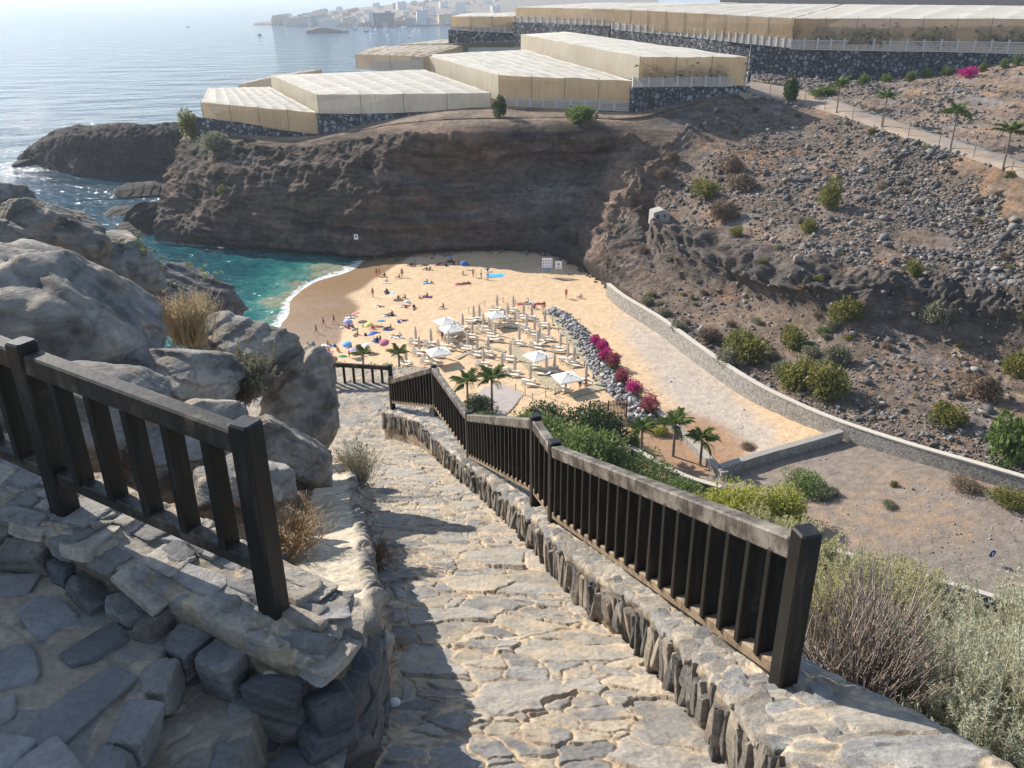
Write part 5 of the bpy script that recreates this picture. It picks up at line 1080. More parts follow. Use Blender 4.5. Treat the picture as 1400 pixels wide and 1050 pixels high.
slope_bush('yellow green bush standing out in the grey scree above the rock band', 1136, 284, 38, 38, 'olive')
slope_bush('upper brown dry bush in the scree, left part of the slope', 1002, 236, 28, 25, 'dry')
slope_bush('middle brown dry bush in the scree, just under the upper one', 1014, 259, 34, 23, 'dry')
slope_bush('lower brown dry bush in the scree, above the white cave house', 988, 303, 34, 32, 'dry')
slope_bush('yellow green bush in the scree beside the brown dry ones', 965, 269, 36, 26, 'olive')
slope_bush('small olive bush right at the edge of the dark rock band', 1107, 317, 24, 18, 'olive')
slope_bush('small olive bush under the lower brown dry one', 1005, 323, 20, 14, 'olive')
slope_bush('yellow green bush on the dark rock band at the right', 1250, 374, 26, 20, 'olive')
slope_bush('brown bush high on the gully beside the scree', 918, 222, 20, 16, 'dry')
slope_bush('brown bush in the gully, below and left of its neighbour', 904, 242, 22, 15, 'dry')
slope_bush('grey green low bush behind the far end of the long wall', 886, 416, 18, 12, 'grey')
slope_bush('second grey green low bush along the far end of the long wall', 906, 432, 22, 13, 'grey')
slope_bush('third and longest grey green low bush along the far end of the long wall', 928, 449, 28, 13, 'grey')
slope_bush('bush with dry red twigs below the grey boulder slope, near the far wall end', 878, 345, 16, 12, 'dry')
slope_bush('green bush hanging over the cliff edge under the lattice parapet', 790, 166, 42, 24, 'green')
slope_bush('tall green bush at the corner where the pale netting meets the tan front', 684, 160, 18, 28, 'dark')
slope_bush('olive shrubs at the very left end of the cliff top', 262, 188, 34, 36, 'olive')
slope_bush('greyish shrub spilling down the cliff end below the tan net wall', 292, 206, 42, 28, 'grey')
slope_bush('small yellowish shrub low on the dark cliff at the left', 307, 262, 16, 10, 'olive')
# random low scrub over the slope: small, each its own plant
g = np.random.default_rng(77); nb_ = 0
for _ in range(900):
    i, j = g.integers(int(NU * .55), NU - 40), g.integers(6, NV - 10); p = LOFT[i, j]; q, _d = proj(p)
    if not (860 < q[0] < 1400 and 150 < q[1] < 650) or nb_ > 85: continue
    lo_ = LV[j] < 1.3
    if g.random() > (.8 if lo_ else .35): continue
    k = ['grey', 'dry', 'olive', 'dry'][g.integers(0, 4)]; wd = g.uniform(7, 16); where = 'below the dark rock band' if lo_ else 'in the scree above the rock band'; sd = 'left half' if q[0] < 1110 else 'right half'
    s = pxm(p); nm = {'grey': 'grey green', 'dry': 'dry brown', 'olive': 'yellow olive'}[k]
    bush(f'small {nm} tuft {where}, {sd}', p, wd * s, wd * s * g.uniform(.45, .75), k, group=f'{nm} tufts {where} {sd}'); nb_ += 1
# road side
for (x, y, w), lab in zip([(1182,114,15),(1212,111,12),(1244,108,15),(1266,106,13),(1294,104,14)], ['first', 'second', 'third', 'fourth', 'fifth']):
    slope_bush(f'clipped round green bush under the tall wall, {lab} from the road corner', x, y, w, w, 'green', SU, group='clipped bushes under the tall wall')
for (x, y, w), lab in zip([(1344,97,11),(1371,92,13),(1391,90,14)], ['nearest the magenta bush', 'in the middle of the last three', 'at the right photo edge']):
    slope_bush(f'clipped round bush under the tall wall, {lab}', x, y, w, w + 1, 'green', SU, group='clipped bushes under the tall wall')
slope_bush('magenta flowering bush in the row under the tall upper wall', 1320, 103, 26, 15, 'pink', SU)
slope_bush('low green shrubs on the road bend beside the first palms', 1122, 135, 42, 13, 'green', SU)
# palms
FR = []
def frond_mesh(seed, L=2.0, droop=.9, mat=None):
    g = np.random.default_rng(seed); t = np.linspace(0, 1, 9); x = L * (t * .95 - .12 * t ** 3); z = L * (.55 * t - droop * t ** 2 * .85); c = np.stack([x, 0 * t, z], -1); m = MB(); m.tube(c, [.03 * (1 - q) + .006 for q in t], 4)
    for k in range(26):
        s = .18 + .82 * k / 26; p = np.array([np.interp(s, t, c[:, i]) for i in range(3)]); ln = L * .30 * math.sin(min(1, s * 1.25 + .12) * 2.6) + .12
        for sd in (-1, 1):
            d = np.array((.55 + g.uniform(-.1, .1), sd * .9, -.25 + g.uniform(-.15, .15))); d = d / np.linalg.norm(d) * ln; w = np.array((.035, 0, .012)) * (1 + g.random() * .5)
            m.add([p - w, p + d * .5 - w * 1.2 + (0, 0, .03), p + d + (0, 0, -.1 * ln), p + d * .5 + w * 1.2 + (0, 0, .03), p + w], [(0, 1, 3, 4), (1, 2, 3)])
    o = m.build('frond', LM['palm']); a = o.data.attributes.new('rnd', 'FLOAT', 'POINT'); a.data.foreach_set('value', np.clip(g.random(len(o.data.vertices)) * .5 + .25, 0, 1).astype(np.float32)); return o
def palm(label, c, H, crown=1.0, n=13, lean=(0, 0), group='young palms', seed=0, wind=.0):
    g = np.random.default_rng(seed + 500); r = thing('palm_tree', label, 'palm', c, 0, group); top = np.array((lean[0], lean[1], H)); m = MB()
    pts = [top * np.array((t ** 1.5, t ** 1.5, t)) for t in np.linspace(0, 1, 9)]; m.tube([p - (0, 0, .15 * (i == 0)) for i, p in enumerate(pts)], [.17 - .06 * t + .012 * (i % 2) for i, t in enumerate(np.linspace(0, 1, 9))], 8); m.lathe(top - (0, 0, .35), [(.09, 0), (.14, .2), (.10, .5)], 8); m.build('trunk', M_bark, r)
    for k in range(n):
        if not FR: FR.append(frond_mesh(1)); f = FR[0]
        elif len(FR) == 1: FR.append(frond_mesh(2, 2.0, .6)); f = FR[1]
        else: f = FR[k % 2].copy(); COL.objects.link(f)
        f.parent = r; f.location = top; f.rotation_euler = (g.uniform(-.15, .15), -1.05 + 1.15 * k / n + g.uniform(-.15, .15), k * 2.4 + g.uniform(-.3, .3)); s = crown * g.uniform(.8, 1.15); f.scale = (s,) * 3
    return r
def palm_px(label, px, pyb, pyc, crown, c=None, seed=0, **k):
    c = G(px, pyb) if c is None else c; H = (pyb - pyc) * pxm(c) / .92; return palm(label, c, H, crown, seed=seed, **k)
palm_px('young palm at the landing end of the beach, behind the far railing on the left', 498, 512, 486, .9, seed=1, n=11)
palm_px('young palm right of its neighbour, just past the end of the far railing', 547, 514, 486, .95, seed=2, n=11)
palm_px('palm on the edge of the paved terrace, left one of two', 640, 566, 524, 1.15, seed=3)
palm_px('palm on the edge of the paved terrace, right one of two', 673, 566, 520, 1.2, seed=4)
palm_px('leaning young palm in the brown garden, left of the three beyond the bushes', 876, 624, 588, .95, seed=5)
palm_px('tall thin palm in the middle of the brown garden', 920, 624, 580, 1.1, seed=6, n=11)
palm_px('palm in the right corner of the brown garden by the curved wall', 957, 636, 602, 1.1, seed=7, n=11)
palm_px('tiny palm at the back of the brown garden beside a yellow shrub', 908, 590, 578, .6, seed=8, n=9)
palm_px('short spiky palm at the left edge of the brown garden', 866, 616, 609, .75, seed=9, n=12)
palm_px('second palm down the slope road, beside the road bend shrubs', 1143, 152, 120, 1.5, c=S_(1143, 152), seed=11, n=10)
palm_px('third palm along the slope road, small and ragged', 1208, 174, 138, 1.35, c=S_(1206, 175), seed=12, n=10)
palm_px('fourth palm along the slope road, its crown standing clear of the rocks', 1299, 207, 163, 1.5, c=S_(1299, 206), seed=13, n=11)
palm_px('nearest palm along the slope road, at the right edge of the photo', 1370, 236, 190, 1.5, c=S_(1370, 234), seed=14, n=11)
slope_bush('slim upright tree at the top of the slope road, before the tall wall', 1087, 118, 22, 34, 'dark', group='young palms', name='tree', cat='tree')
m = MB(); c = S_(1087, 138); s = pxm(c); tr = thing('tree_stake', 'thin stake holding the slim upright tree beside the road', 'stake', c); MB().tube([(0, 0, -.2), (.1, 0, 24 * s)], [.16, .1], 6).build('stake', M_bark, tr)
# posts along the road
pr = None
for k, (x, y) in enumerate([(1053,126),(1076,134),(1101,140),(1127,148),(1166,160),(1204,172),(1241,186),(1283,202),(1330,214),(1381,238)]):
    c = S_(x, y + 2); s = pxm(c)
    if pr is None:
        pr = thing('fence_post', 'x', 'post', c); MB().tube([(0, 0, -.3), (0, 0, 2.0)], .07, 6).build('pole', M_pole, pr); MB().box((0, 0, 2.02), (.2, .2, .1)).build('cap', M_pole, pr); q = pr
    else: q = dup(pr)
    tag(q, ['thin dark post beside the slope road, nearest the net house corner', 'thin dark post at the road bend, left of the slim tree', 'thin dark post at the road bend, right of the slim tree', 'thin dark post just before the second palm', 'thin dark post between the second and third palms', 'thin dark post beside the third ragged palm', 'thin dark post downhill of the third palm', 'thin dark post just before the fourth palm', 'thin dark post between the fourth and the nearest palm', 'thin dark post beside the nearest palm at the right edge'][k], 'post', 'posts along the slope road'); q.location = [float(a) for a in c]; q.scale = (1, 1, float(19 * s / 2))
# bushes around the beach entrance
def flat_bush(label, px, py, w, h, kind, **k):
    c = G(px, py); s = pxm(c); return bush(label, c, w * s, h * s / .95, kind, group=k.pop('group', 'bushes by the beach entrance'), **k)
BIG = dict(n=5200, leaf=.085, clumps=26)
for lab, x, y, w, h, kd, v in [('green bush at the left end of the thicket, next to the paved terrace', 672, 608, 66, 34, 'green', 5), ('broad green bush in the thicket, directly behind the third railing post', 735, 624, 110, 62, 'green', 6), ('dark green bush on the crest of the thicket, its top near the beach fence posts', 748, 590, 70, 40, 'dark', 5),
    ('dark green bush of the thicket beside the slatted gate', 815, 606, 84, 52, 'dark', 6), ('large pale green bush in front of the gate, biggest of the thicket', 800, 656, 124, 76, 'green', 7), ('lower green bush left of the large pale one, above the railing', 712, 660, 90, 50, 'green', 5),
    ('green bush under the brown garden, right end of the thicket', 870, 668, 90, 46, 'green', 6), ('green bush peeking over the rail between garden wall and thicket', 925, 690, 90, 36, 'green', 7), ('grey twiggy bush inside the thicket, below the large pale one', 835, 640, 56, 40, 'grey', 5)]:
    flat_bush(lab, x, y, w, h, kd, v=v, **BIG)
for lab, x, y, w, h, kd, v in [('bright yellow green shrub beside the cross wall end, left of the parking lot', 1010, 722, 96, 66, 'lime', 5), ('bright yellow green shrub, right part of the lit pair by the lot', 1066, 716, 76, 54, 'lime', 6), ('yellow green shrub behind the rail, nearest the garden wall', 965, 716, 60, 50, 'lime', 7), ('dark green creeping shrub on the lot beside the yellow ones', 1100, 672, 60, 26, 'green', 6), ('round blue grey shrub on the parking lot', 1119, 678, 36, 18, 'grey', 5), ('small grey shrub right of the round one on the lot', 1141, 677, 18, 12, 'grey', 6), ('thin green weed alone in the middle of the lot', 1214, 693, 20, 9, 'grey', 7), ('thin weed in the upper part of the lot', 1222, 664, 12, 7, 'olive', 5),
    ('tangle of green weeds along the foot of the wall at the right edge', 1380, 690, 60, 22, 'olive', 6), ('orange brown weeds at the foot of the wall, left of the green tangle', 1320, 668, 50, 14, 'dry', 5)]:
    flat_bush(lab, x, y, w, h, kd, v=v, **BIG)
for k, (x, w) in enumerate([(402, 50), (436, 56), (470, 54), (506, 56), (536, 40)]):
    flat_bush(f'bright green hedge bush behind the far railing, {["first", "second", "third", "fourth", "fifth"][k]} from the pointed boulder', x, 536, w, 40, 'green', v=5 + k % 3, group='hedge behind the far railing', **BIG)
flat_bush('dark blue green bush under the two terrace palms', 655, 566, 40, 30, 'dark', v=5, **BIG)
flat_bush('green bush below the two terrace palms, against the railing', 656, 590, 40, 28, 'green', v=6, **BIG)
flat_bush('yellow shrub beside the tiny palm in the brown garden', 902, 594, 22, 13, 'lime', v=5, **BIG)
flat_bush('red brown dried plant lying against the cross wall', 1022, 612, 22, 7, 'dry', v=5, **BIG)
# bougainvilleas on the rubble bank
for k, (x, y, w, kd) in enumerate([(813,474,20,'pink'),(825,483,24,'pink'),(828,499,24,'pink'),(839,504,25,'dusk'),(851,526,27,'dusk'),(866,542,28,'pink'),(886,568,35,'dusk')]):
    c = G(x, y); s = pxm(c); r = thing('bougainvillea', ['magenta bougainvillea at the far end of the row on the rubble bank', 'second magenta bougainvillea from the far end, round and bright', 'third magenta bougainvillea from the far end, left of a duller one', 'duller reddish bougainvillea pressed against the third bright one', 'reddish bougainvillea standing by itself in the middle of the row', 'bright bougainvillea with yellow green foot, second nearest to the gate', 'largest bougainvillea, nearest end of the row beside the gate'][k], 'bougainvillea', c, k * 1.3, 'bougainvilleas in a row'); g = np.random.default_rng(900 + k)
    p, d = crown_pts(1800, g, 16, 1.0); p[:, :2] *= .56 * w * s; p[:, 2] *= .86 * w * s; up_ = p[:, 2] + .25 * g.normal(size=len(p)) * w * s * .3 > .34 * w * s
    leaves('blossom', p[up_], int(up_.sum()), .22, .14, g, LM[kd], r, 0, .3, .7, d[up_]); leaves('foliage', p[~up_], int((~up_).sum()), .24, .12, g, LM['green' if k != 5 else 'lime'], r, 0, .2, .7, d[~up_])
    MB().tube([(0, 0, -.2), (.05, 0, .5 * w * s)], [.12, .05], 6).build('stem', M_bark, r)
# ------------------------------------------------------------------ shrubs close to the camera
def stems(n, g, L, spread, m=6, wob=.06, rise=.9, base=.08, gravity=.0):
    """n wiry stems fanning out from the ground: (n, m, 3)"""
    a = g.uniform(0, 2 * math.pi, n); e = spread * np.sqrt(g.random(n)); d = np.stack([np.cos(a) * np.sin(e), np.sin(a) * np.sin(e), np.cos(e) * rise], -1); ln = L * g.uniform(.6, 1.1, n); t = np.linspace(0, 1, m)
    p = d[:, None] * (ln[:, None] * t)[..., None]; p += np.cumsum(g.normal(size=(n, m, 3)) * wob * L / m, 1) * t[None, :, None]; p[..., 2] += .10 * L * (t ** 2) - gravity * L * t ** 2; p[..., :2] += (g.normal(size=(n, 1, 2)) * base); return p
def stem_mesh(name, p, r0, r1, mat, parent):
    n, m, _ = p.shape; d = np.gradient(p, axis=1); d /= np.linalg.norm(d, axis=-1, keepdims=True) + 1e-9; a = np.cross(d, (.31, .17, .93)); a /= np.linalg.norm(a, axis=-1, keepdims=True) + 1e-9; b = np.cross(d, a); r = np.linspace(r0, r1, m)[None, :, None]
    V = np.stack([p + r * (a * math.cos(q) + b * math.sin(q)) for q in (0, 2.094, 4.189)], 2); i = np.arange(n * m * 3).reshape(n, m, 3); F = np.concatenate([np.stack([i[:, :-1, k], i[:, 1:, k], i[:, 1:, (k + 1) % 3], i[:, :-1, (k + 1) % 3]], -1).reshape(-1, 4) for k in range(3)])
    return mesh(name, V.reshape(-1, 3), F, mat, parent, True)
def shrub(label, c, n, L, spread, per, ln, wd, kind, seed, t0=.35, twig=M_twig, r=(.005, .002), group='shrubs beside the parapet', branch=2, name='shrub', cat='shrub', rise=.9, sq=(1, 1, 1)):
    g = np.random.default_rng(seed); root = thing(name, label, cat, c, 0, group); p = stems(n, g, L, spread, rise=rise) * np.array(sq); ps = [p]
    for _ in range(branch):
        k = g.integers(0, n, n * 2); j = g.integers(2, 5, n * 2); q = stems(n * 2, g, L * .38, .75, base=0); dirv = p[k, j] - p[k, j - 1]; dirv /= np.linalg.norm(dirv, axis=1, keepdims=True)
        t = np.linspace(0, 1, 6)[None, :, None]; q = q * .7 + dirv[:, None] * (L * .22 * t); ps.append(q + p[k, j][:, None])
    A = np.concatenate(ps); stem_mesh('stems', A, r[0], r[1], twig, root)
    if per:
        k = np.repeat(np.arange(len(A)), per); t = t0 + (1 - t0) * g.random(len(k)) ** .8; u = t * 5; i = np.clip(u.astype(int), 0, 4); f = (u - i)[:, None]; pos = A[k, i] * (1 - f) + A[k, i + 1] * f; dv = A[k, i + 1] - A[k, i]; dv /= np.linalg.norm(dv, axis=1, keepdims=True) + 1e-9
        leaves('foliage', pos, len(pos), ln, wd, g, LM[kind], root, .05, .35, .75, dv)
    return root
def near(px, py, Y): return P(px, py, Y)
shrub('large silvery shrub with narrow leaves, filling the lower right corner', near(1350, 1085, 3.75), 420, .92, 1.15, 62, .036, .0068, 'silver', 1, .25, sq=(1.1, 1, 1))
shrub('silvery shrub cut off by the right edge, rising behind the corner one', near(1430, 990, 4.8), 300, .98, 1.1, 60, .038, .0075, 'silver', 2, .3)
shrub('pale sage shrub right behind the last railing post', near(1165, 900, 6.3), 280, .92, 1.0, 60, .036, .008, 'sage', 3, .4)
shrub('pale sage shrub above the railing, between the yellow shrubs and the dry twigs', near(1060, 800, 8.2), 260, .72, 1.05, 60, .042, .010, 'sage', 4, .35)
shrub('pale sage shrub farther right, before the dark edge wall of the road', near(1225, 870, 7.8), 240, .78, 1.05, 56, .040, .010, 'sage', 5, .35)
shrub('low sage shrub hidden behind the middle of the long railing', near(965, 768, 9.0), 200, .55, 1.1, 56, .042, .011, 'sage', 6, .3)
shrub('leafless twiggy bush with brown stems beside the last railing post', near(1165, 968, 4.1), 240, .74, .72, 5, .02, .006, 'dry', 7, .5, M_twigd, (.0055, .0018), branch=1, name='dry_bush')
shrub('pale dead flower stalks sticking out of the silvery shrubs', near(1200, 935, 4.6), 60, .9, .55, 0, .02, .006, 'dry', 8, .5, M_twig, (.004, .0015), branch=1, name='dry_bush')
# left side plants
shrub('tuft of straw coloured dry grass between the boulders above the cove', near(262, 468, 8.2), 420, .52, .5, 7, .06, .006, 'straw', 11, .45, plain('straw_stalk', (.55, .41, .23), .9, .2, 9, 0), (.0035, .0012), 'plants among the boulders', 0, 'grass_tuft', 'grass')
shrub('dry olive grey bush in front of the flat topped boulder', near(322, 552, 7.0), 240, .42, .95, 40, .022, .007, 'grey', 12, .35, M_twigd, (.004, .0015), 'plants among the boulders')
shrub('grey green tussock at the edge of the path beside the pointed boulder', near(490, 660, 9.4), 260, .55, .7, 14, .05, .005, 'grey', 13, .3, M_twig, (.003, .001), 'plants among the boulders', 0, 'grass_tuft', 'grass')
shrub('orange brown dead grass behind the corner post of the short railing', near(404, 745, 4.6), 260, .26, 1.0, 6, .05, .004, 'straw', 14, .2, plain('dead_grass', (.40, .22, .10), .9, .2, 9, 0), (.002, .001), 'plants among the boulders', 0, 'grass_tuft', 'grass')
shrub('red brown dead grass under the right side of the pale topped wall', near(512, 770, 5.9), 200, .22, 1.2, 6, .05, .004, 'dry', 15, .2, plain('dead_needles', (.22, .10, .055), .9, .2, 9, 0), (.002, .001), 'plants among the boulders', 0, 'grass_tuft', 'grass')
def sapling(label, c, H, seed, nl=90, lean=(.1, 0)):
    g = np.random.default_rng(seed); r = thing('sapling', label, 'sapling', c, 0, 'plants among the boulders'); m = MB(); pos = []
    for k in range(7):
        h0 = H * (.2 + .1 * k); b = np.array((lean[0] * h0 / H, 0, h0)); e = b + np.array((g.normal() * .16, g.normal() * .16, H * .3)); m.tube([b, (b + e) / 2 + g.normal(size=3) * .01, e], [.004, .003, .002], 4); pos += [b + (e - b) * g.uniform(.3, 1.05) for _ in range(nl // 7)]
    m.tube([(0, 0, -.1), (lean[0] * .5, 0, H * .5), (lean[0], lean[1], H)], [.008, .006, .003], 5); m.build('stem', M_twig, r); leaves('foliage', np.array(pos) + g.normal(size=(len(pos), 3)) * .015, len(pos), .055, .022, g, LM['green'], r, .15, .1, 1); return r
sapling('thin leafy sapling standing against the cove water at the left', near(212, 400, 8.8), .62, 21, 110, (-.02, 0))
sapling('second thin sapling with few leaves, right of the first over the water', near(268, 402, 9.5), .38, 22, 60, (.06, 0))
sapling('small sapling with a few big leaves beside the path tussock', near(487, 650, 9.5), .5, 23, 40, (.12, 0))
# ================================================================== BEACH CLUB, PEOPLE, SIGNS
M_canv = plain('white_canvas', (.74, .71, .65), .8, .06, 2, .1); M_fold = plain('beige_canvas', (.55, .47, .40), .85, .15, 3, .2); M_wpole = plain('pale_pole', (.52, .46, .38), .6, .15, 4, 0)
M_bed = plain('lounger_frame', (.50, .44, .36), .6, .1, 4, 0); M_matt = plain('lounger_mattress', (.66, .59, .48), .8, .1, 4, .1)
M_plank = None
def plankmat():
    m, nt, b = newmat('boardwalk_planks'); v = coords(nt); f = noise(nt, v, 2, 5); w = N(nt, 'ShaderNodeAttribute', attribute_name='Col')
    nt.links.new(mixc(nt, w.outputs['Color'], ramp(nt, f, [(.3, (.8,) * 3), (.7, (1.2,) * 3)]), 1, 'MULTIPLY'), b.inputs['Base Color']); b.inputs['Roughness'].default_value = .85; return m
M_plank = plankmat()
def parasol_closed():
    r = thing('folded_parasol', 'x', 'parasol'); MB().tube([(0, 0, -.2), (0, 0, 2.75)], .035, 6).build('pole', M_wpole, r); m = MB(); n = 12
    pr = [(.05, 2.70), (.10, 2.45), (.15, 2.0), (.17, 1.5), (.14, 1.15), (.20, .95), (.17, .80)]
    ring = [(rr * (1 + .28 * (k % 2)) * math.cos(6.283 * k / n), rr * (1 + .28 * (k % 2)) * math.sin(6.283 * k / n), z - .03 * (k % 2)) for rr, z in pr for k in range(n)]
    m.add(ring, [(i * n + k, i * n + n + k, i * n + n + (k + 1) % n, i * n + (k + 1) % n) for i in range(len(pr) - 1) for k in range(n)] + [tuple(range(n))]); m.build('folded_canopy', M_fold, r); m = MB(); m.box((0, 0, .04), (.5, .5, .1)); m.build('base', M_wpole, r); return r
def parasol_open():
    r = thing('open_parasol', 'x', 'parasol'); MB().tube([(0, 0, -.2), (0, 0, 2.62)], .04, 6).build('pole', M_wpole, r); n = 9; h = 1.55; a, b = np.meshgrid(np.linspace(-1, 1, n), np.linspace(-1, 1, n), indexing='ij'); q = np.maximum(np.abs(a), np.abs(b))
    z = 2.55 - .62 * q - .06 * np.sin(q * 3.1) * (1 - np.abs(np.abs(a) - np.abs(b))); V = np.stack([a * h, b * h, z], -1).reshape(-1, 3); f = grid_faces(n, n); e = [i for i in range(n)] + [i * n + n - 1 for i in range(1, n)] + [n * n - 2 - i for i in range(n - 1)] + [i * n for i in range(n - 2, 0, -1)]
    val = [V[i] - (0, 0, .16) for i in e]; L = len(e); fs = f.tolist() + [[e[i], e[(i + 1) % L], n * n + (i + 1) % L, n * n + i] for i in range(L)]; mesh('canopy', np.concatenate([V, val]), fs, M_canv, r); m = MB()
    for s in ((1, 1), (1, -1), (-1, 1), (-1, -1)): m.tube([(0, 0, 2.45), (s[0] * h * .97, s[1] * h * .97, 1.93)], .018, 4)
    m.build('ribs', M_wpole, r); m = MB(); m.box((0, 0, .05), (.6, .6, .12)); m.lathe((0, 0, 2.55), [(.05, 0), (.03, .12), (.0, .16)], 6); m.build('base', M_wpole, r); return r
def lounger():
    r = thing('sun_lounger', 'x', 'sun lounger'); m = MB(); m.box((0, .33, .30), (1.95, .05, .07)); m.box((0, -.33, .30), (1.95, .05, .07))
    for x in (-.95, -.2, .45, .95): m.box((x, 0, .30), (.06, .62, .05))
    m.build('frame', M_bed, r)
    for x in (-.8, .8):
        for y in (-.31, .31): MB().box((x, y, .12), (.06, .05, .32)).build('leg', M_bed, r)
    m = MB(); m.bar((-.30, 0, .37), (.97, 0, .37), .66, .09, .03); m.build('mattress', M_matt, r); m = MB(); m.bar((-.30, 0, .38), (-.92, 0, .68), .66, .09, .03); m.build('backrest', M_matt, r); return r
PC, PO, LG = parasol_closed(), parasol_open(), lounger(); used = {}
def place(src, lab, loc, rz, sc=1, group=None):
    q = dup(src) if id(src) in used else src; used[id(src)] = 1; tag(q, lab, group=group); q.location = [float(c) for c in loc]; q.rotation_euler = (0, 0, rz); q.scale = (sc,) * 3; return q
opens = [(609,437,'left rear open white parasol, pointed like a tent, at the edge of the club'), (617,447,'open white parasol just in front of the tent shaped one, left part of the club'), (679,428,'open white parasol at the far edge of the club, behind all the loungers'), (599,478,'open white parasol nearest the railing corner post, left part of the club'), (735,484,'open white parasol in the middle of the club, right of the middle boardwalk'), (775,513,'largest looking open white parasol, nearest the gate')]
def fz(p): return np.array([p[0], p[1], float(floor_z(p[0], p[1]))])
g = np.random.default_rng(31); nl = 0
def zone(x, y): return ('left of the middle boardwalk' if x < 690 + (y - 470) * .9 else 'right of the middle boardwalk') + (', far rows' if y < 455 else ', middle rows' if y < 487 else ', near rows')
def two_loungers(c, x, y, which=None):
    global nl
    for s in (-1, 1):
        a = -.28 + g.uniform(-.12, .12); off = np.array((-.25 + g.uniform(-.2, .2), s * (.62 + g.uniform(0, .15)), 0)); p = fz(c + off + (0, 0, 0)); z = zone(x, y)
        place(LG, which or f'cream sun lounger among the folded parasols, {z}', p + (0, 0, .02), math.pi + a if g.random() < .2 else a, 1, which and 'loungers under open parasols: ' + which or f'loungers {z}'); nl += 1
for x, y, lab in opens:
    c = G(x, y, 2.2); place(PO, lab, c, .5 + g.uniform(-.15, .15), 1.0, 'open parasols'); two_loungers(c + (-.2, 0, 0), x, y + 12, 'cream sun lounger in the shade of the ' + lab.split(',')[0].split(' at ')[0].split(' just')[0].split(' nearest')[0].split(' in the')[0] + f' {["rear left", "left second", "far", "near left", "middle", "gate side"][opens.index((x, y, lab))]}')
closed = [(569,470),(574,484),(586,495),(590,473),(614,477),(633,451),(646,462),(656,439),(661,451),(680,425),(702,426),(704,447),(677,465),(710,471),(653,486),(661,501),(687,509),(704,513),(727,437),(745,446),(731,458),(750,465),(735,476),(766,480),(785,500),(758,508),(801,524),(725,526),(556,499),(640,478),(690,446),(720,452),(668,486),(622,462),(600,488),(648,440),(694,436),(716,436),(669,456),(738,470),(776,495),(698,492),(747,512)]
for x, y in closed:
    c = G(x, y); z = zone(x, y); place(PC, f'folded beige parasol standing among sun loungers, {z}', c, g.uniform(0, 6), 1.05, f'folded parasols {z}'); two_loungers(c, x, y)
# boardwalks on the sand
def deck(name, L, Rr, h=.16, gap=.15):
    """planks laid across between two edges given in pixels"""
    a = np.array([G(*q) for q in L]); b = np.array([G(*q) for q in Rr]); n = int(max(np.linalg.norm(np.diff(a, axis=0), axis=1).sum(), 1) / gap); t = np.linspace(0, len(L) - 1, n + 1); A, B = [np.stack([np.interp(t, range(len(L)), p[:, k]) for k in range(3)], -1) for p in (a, b)]; m = MB(); cols = []
    for i in range(n):
        e = .08; p0, p1 = lerp(A[i], A[i + 1], e), lerp(A[i], A[i + 1], 1 - e); q0, q1 = lerp(B[i], B[i + 1], e), lerp(B[i], B[i + 1], 1 - e); up_ = np.array((0, 0, h)); m.add([p0, p1, q1, q0, p0 + up_, p1 + up_, q1 + up_, q0 + up_], [(4, 5, 6, 7), (0, 4, 7, 3), (1, 2, 6, 5), (0, 1, 5, 4), (3, 7, 6, 2)]); cols += [np.array((.40, .34, .225)) * g.uniform(.82, 1.15)] * 8
    return tag(mesh(name, m.v, m.f, M_plank, None, False, np.array(cols)), kind='structure')
deck('boardwalk', [(744,426),(757,441),(786,482),(822,528)], [(756,424),(772,441),(806,483),(845,529)])
deck('boardwalk', [(845,529),(815,536),(784,545)], [(822,524),(800,532),(774,541)], .22)
deck('boardwalk', [(694,478),(724,508),(757,540)], [(706,473),(738,502),(772,533)])
deck('boardwalk', [(622,490),(650,476),(674,462)], [(626,492),(654,478),(677,464)])
deck('boardwalk', [(655,474),(690,483)], [(657,471),(692,480)])
# paved terrace under the palms
def patch(name, poly, dz, mat, step=.2):
    p = np.array([G(*q)[:2] for q in poly]); x, y = np.arange(p[:, 0].min(), p[:, 0].max(), step), np.arange(p[:, 1].min(), p[:, 1].max(), step); X, Y = np.meshgrid(x, y, indexing='ij'); Z = floor_z(X, Y) + dz; cx, cy = X[:-1, :-1] + step / 2, Y[:-1, :-1] + step / 2; ins = np.zeros(cx.shape, bool)
    for i in range(len(p)):
        a, b = p[i], p[(i + 1) % len(p)]; ins ^= ((a[1] > cy) != (b[1] > cy)) & (cx < (b[0] - a[0]) * (cy - a[1]) / (b[1] - a[1] + 1e-9) + a[0])
    f = grid_faces(*X.shape).reshape(X.shape[0] - 1, X.shape[1] - 1, 4)[ins]; return tag(mesh(name, np.stack([X, Y, Z], -1).reshape(-1, 3), f, mat), kind='structure')
patch('pavement', [(640,548),(662,531),(684,524),(716,540),(700,560),(670,585),(640,585)], .12, plain('terrace_paving', (.36, .31, .285), .85, .15, 1.5))
# rope fences
def rope_fence(label, pts, h=1.0):
    b = [G(*p) for p in pts]; r = thing('rope_fence', label, 'fence', b[0]); pr = None
    for p in b:
        if pr is None: pr = MB().tube([(0, 0, -.2), (0, 0, h)], .055, 6).build('post', M_bark, r); q = pr
        else: q = pr.copy(); COL.objects.link(q); q.parent = r
        q.location = p - b[0]
    for a, c in zip(b[:-1], b[1:]):
        t = np.linspace(0, 1, 7)[:, None]; l = (a - b[0]) * (1 - t) + (c - b[0]) * t; l[:, 2] += h * .9 - .25 * (1 - (2 * t[:, 0] - 1) ** 2); MB().tube(l, .025, 4).build('rope', M_fold, r)
rope_fence('rope fence with thin posts along the left edge of the right boardwalk', [(745,427),(755,441),(764,455),(775,470),(787,486),(799,502),(811,517),(823,529)])
rope_fence('rope fence along the far edge of the club, behind the rear loungers', [(641,428),(663,419),(688,414),(705,418),(722,422),(741,425)])
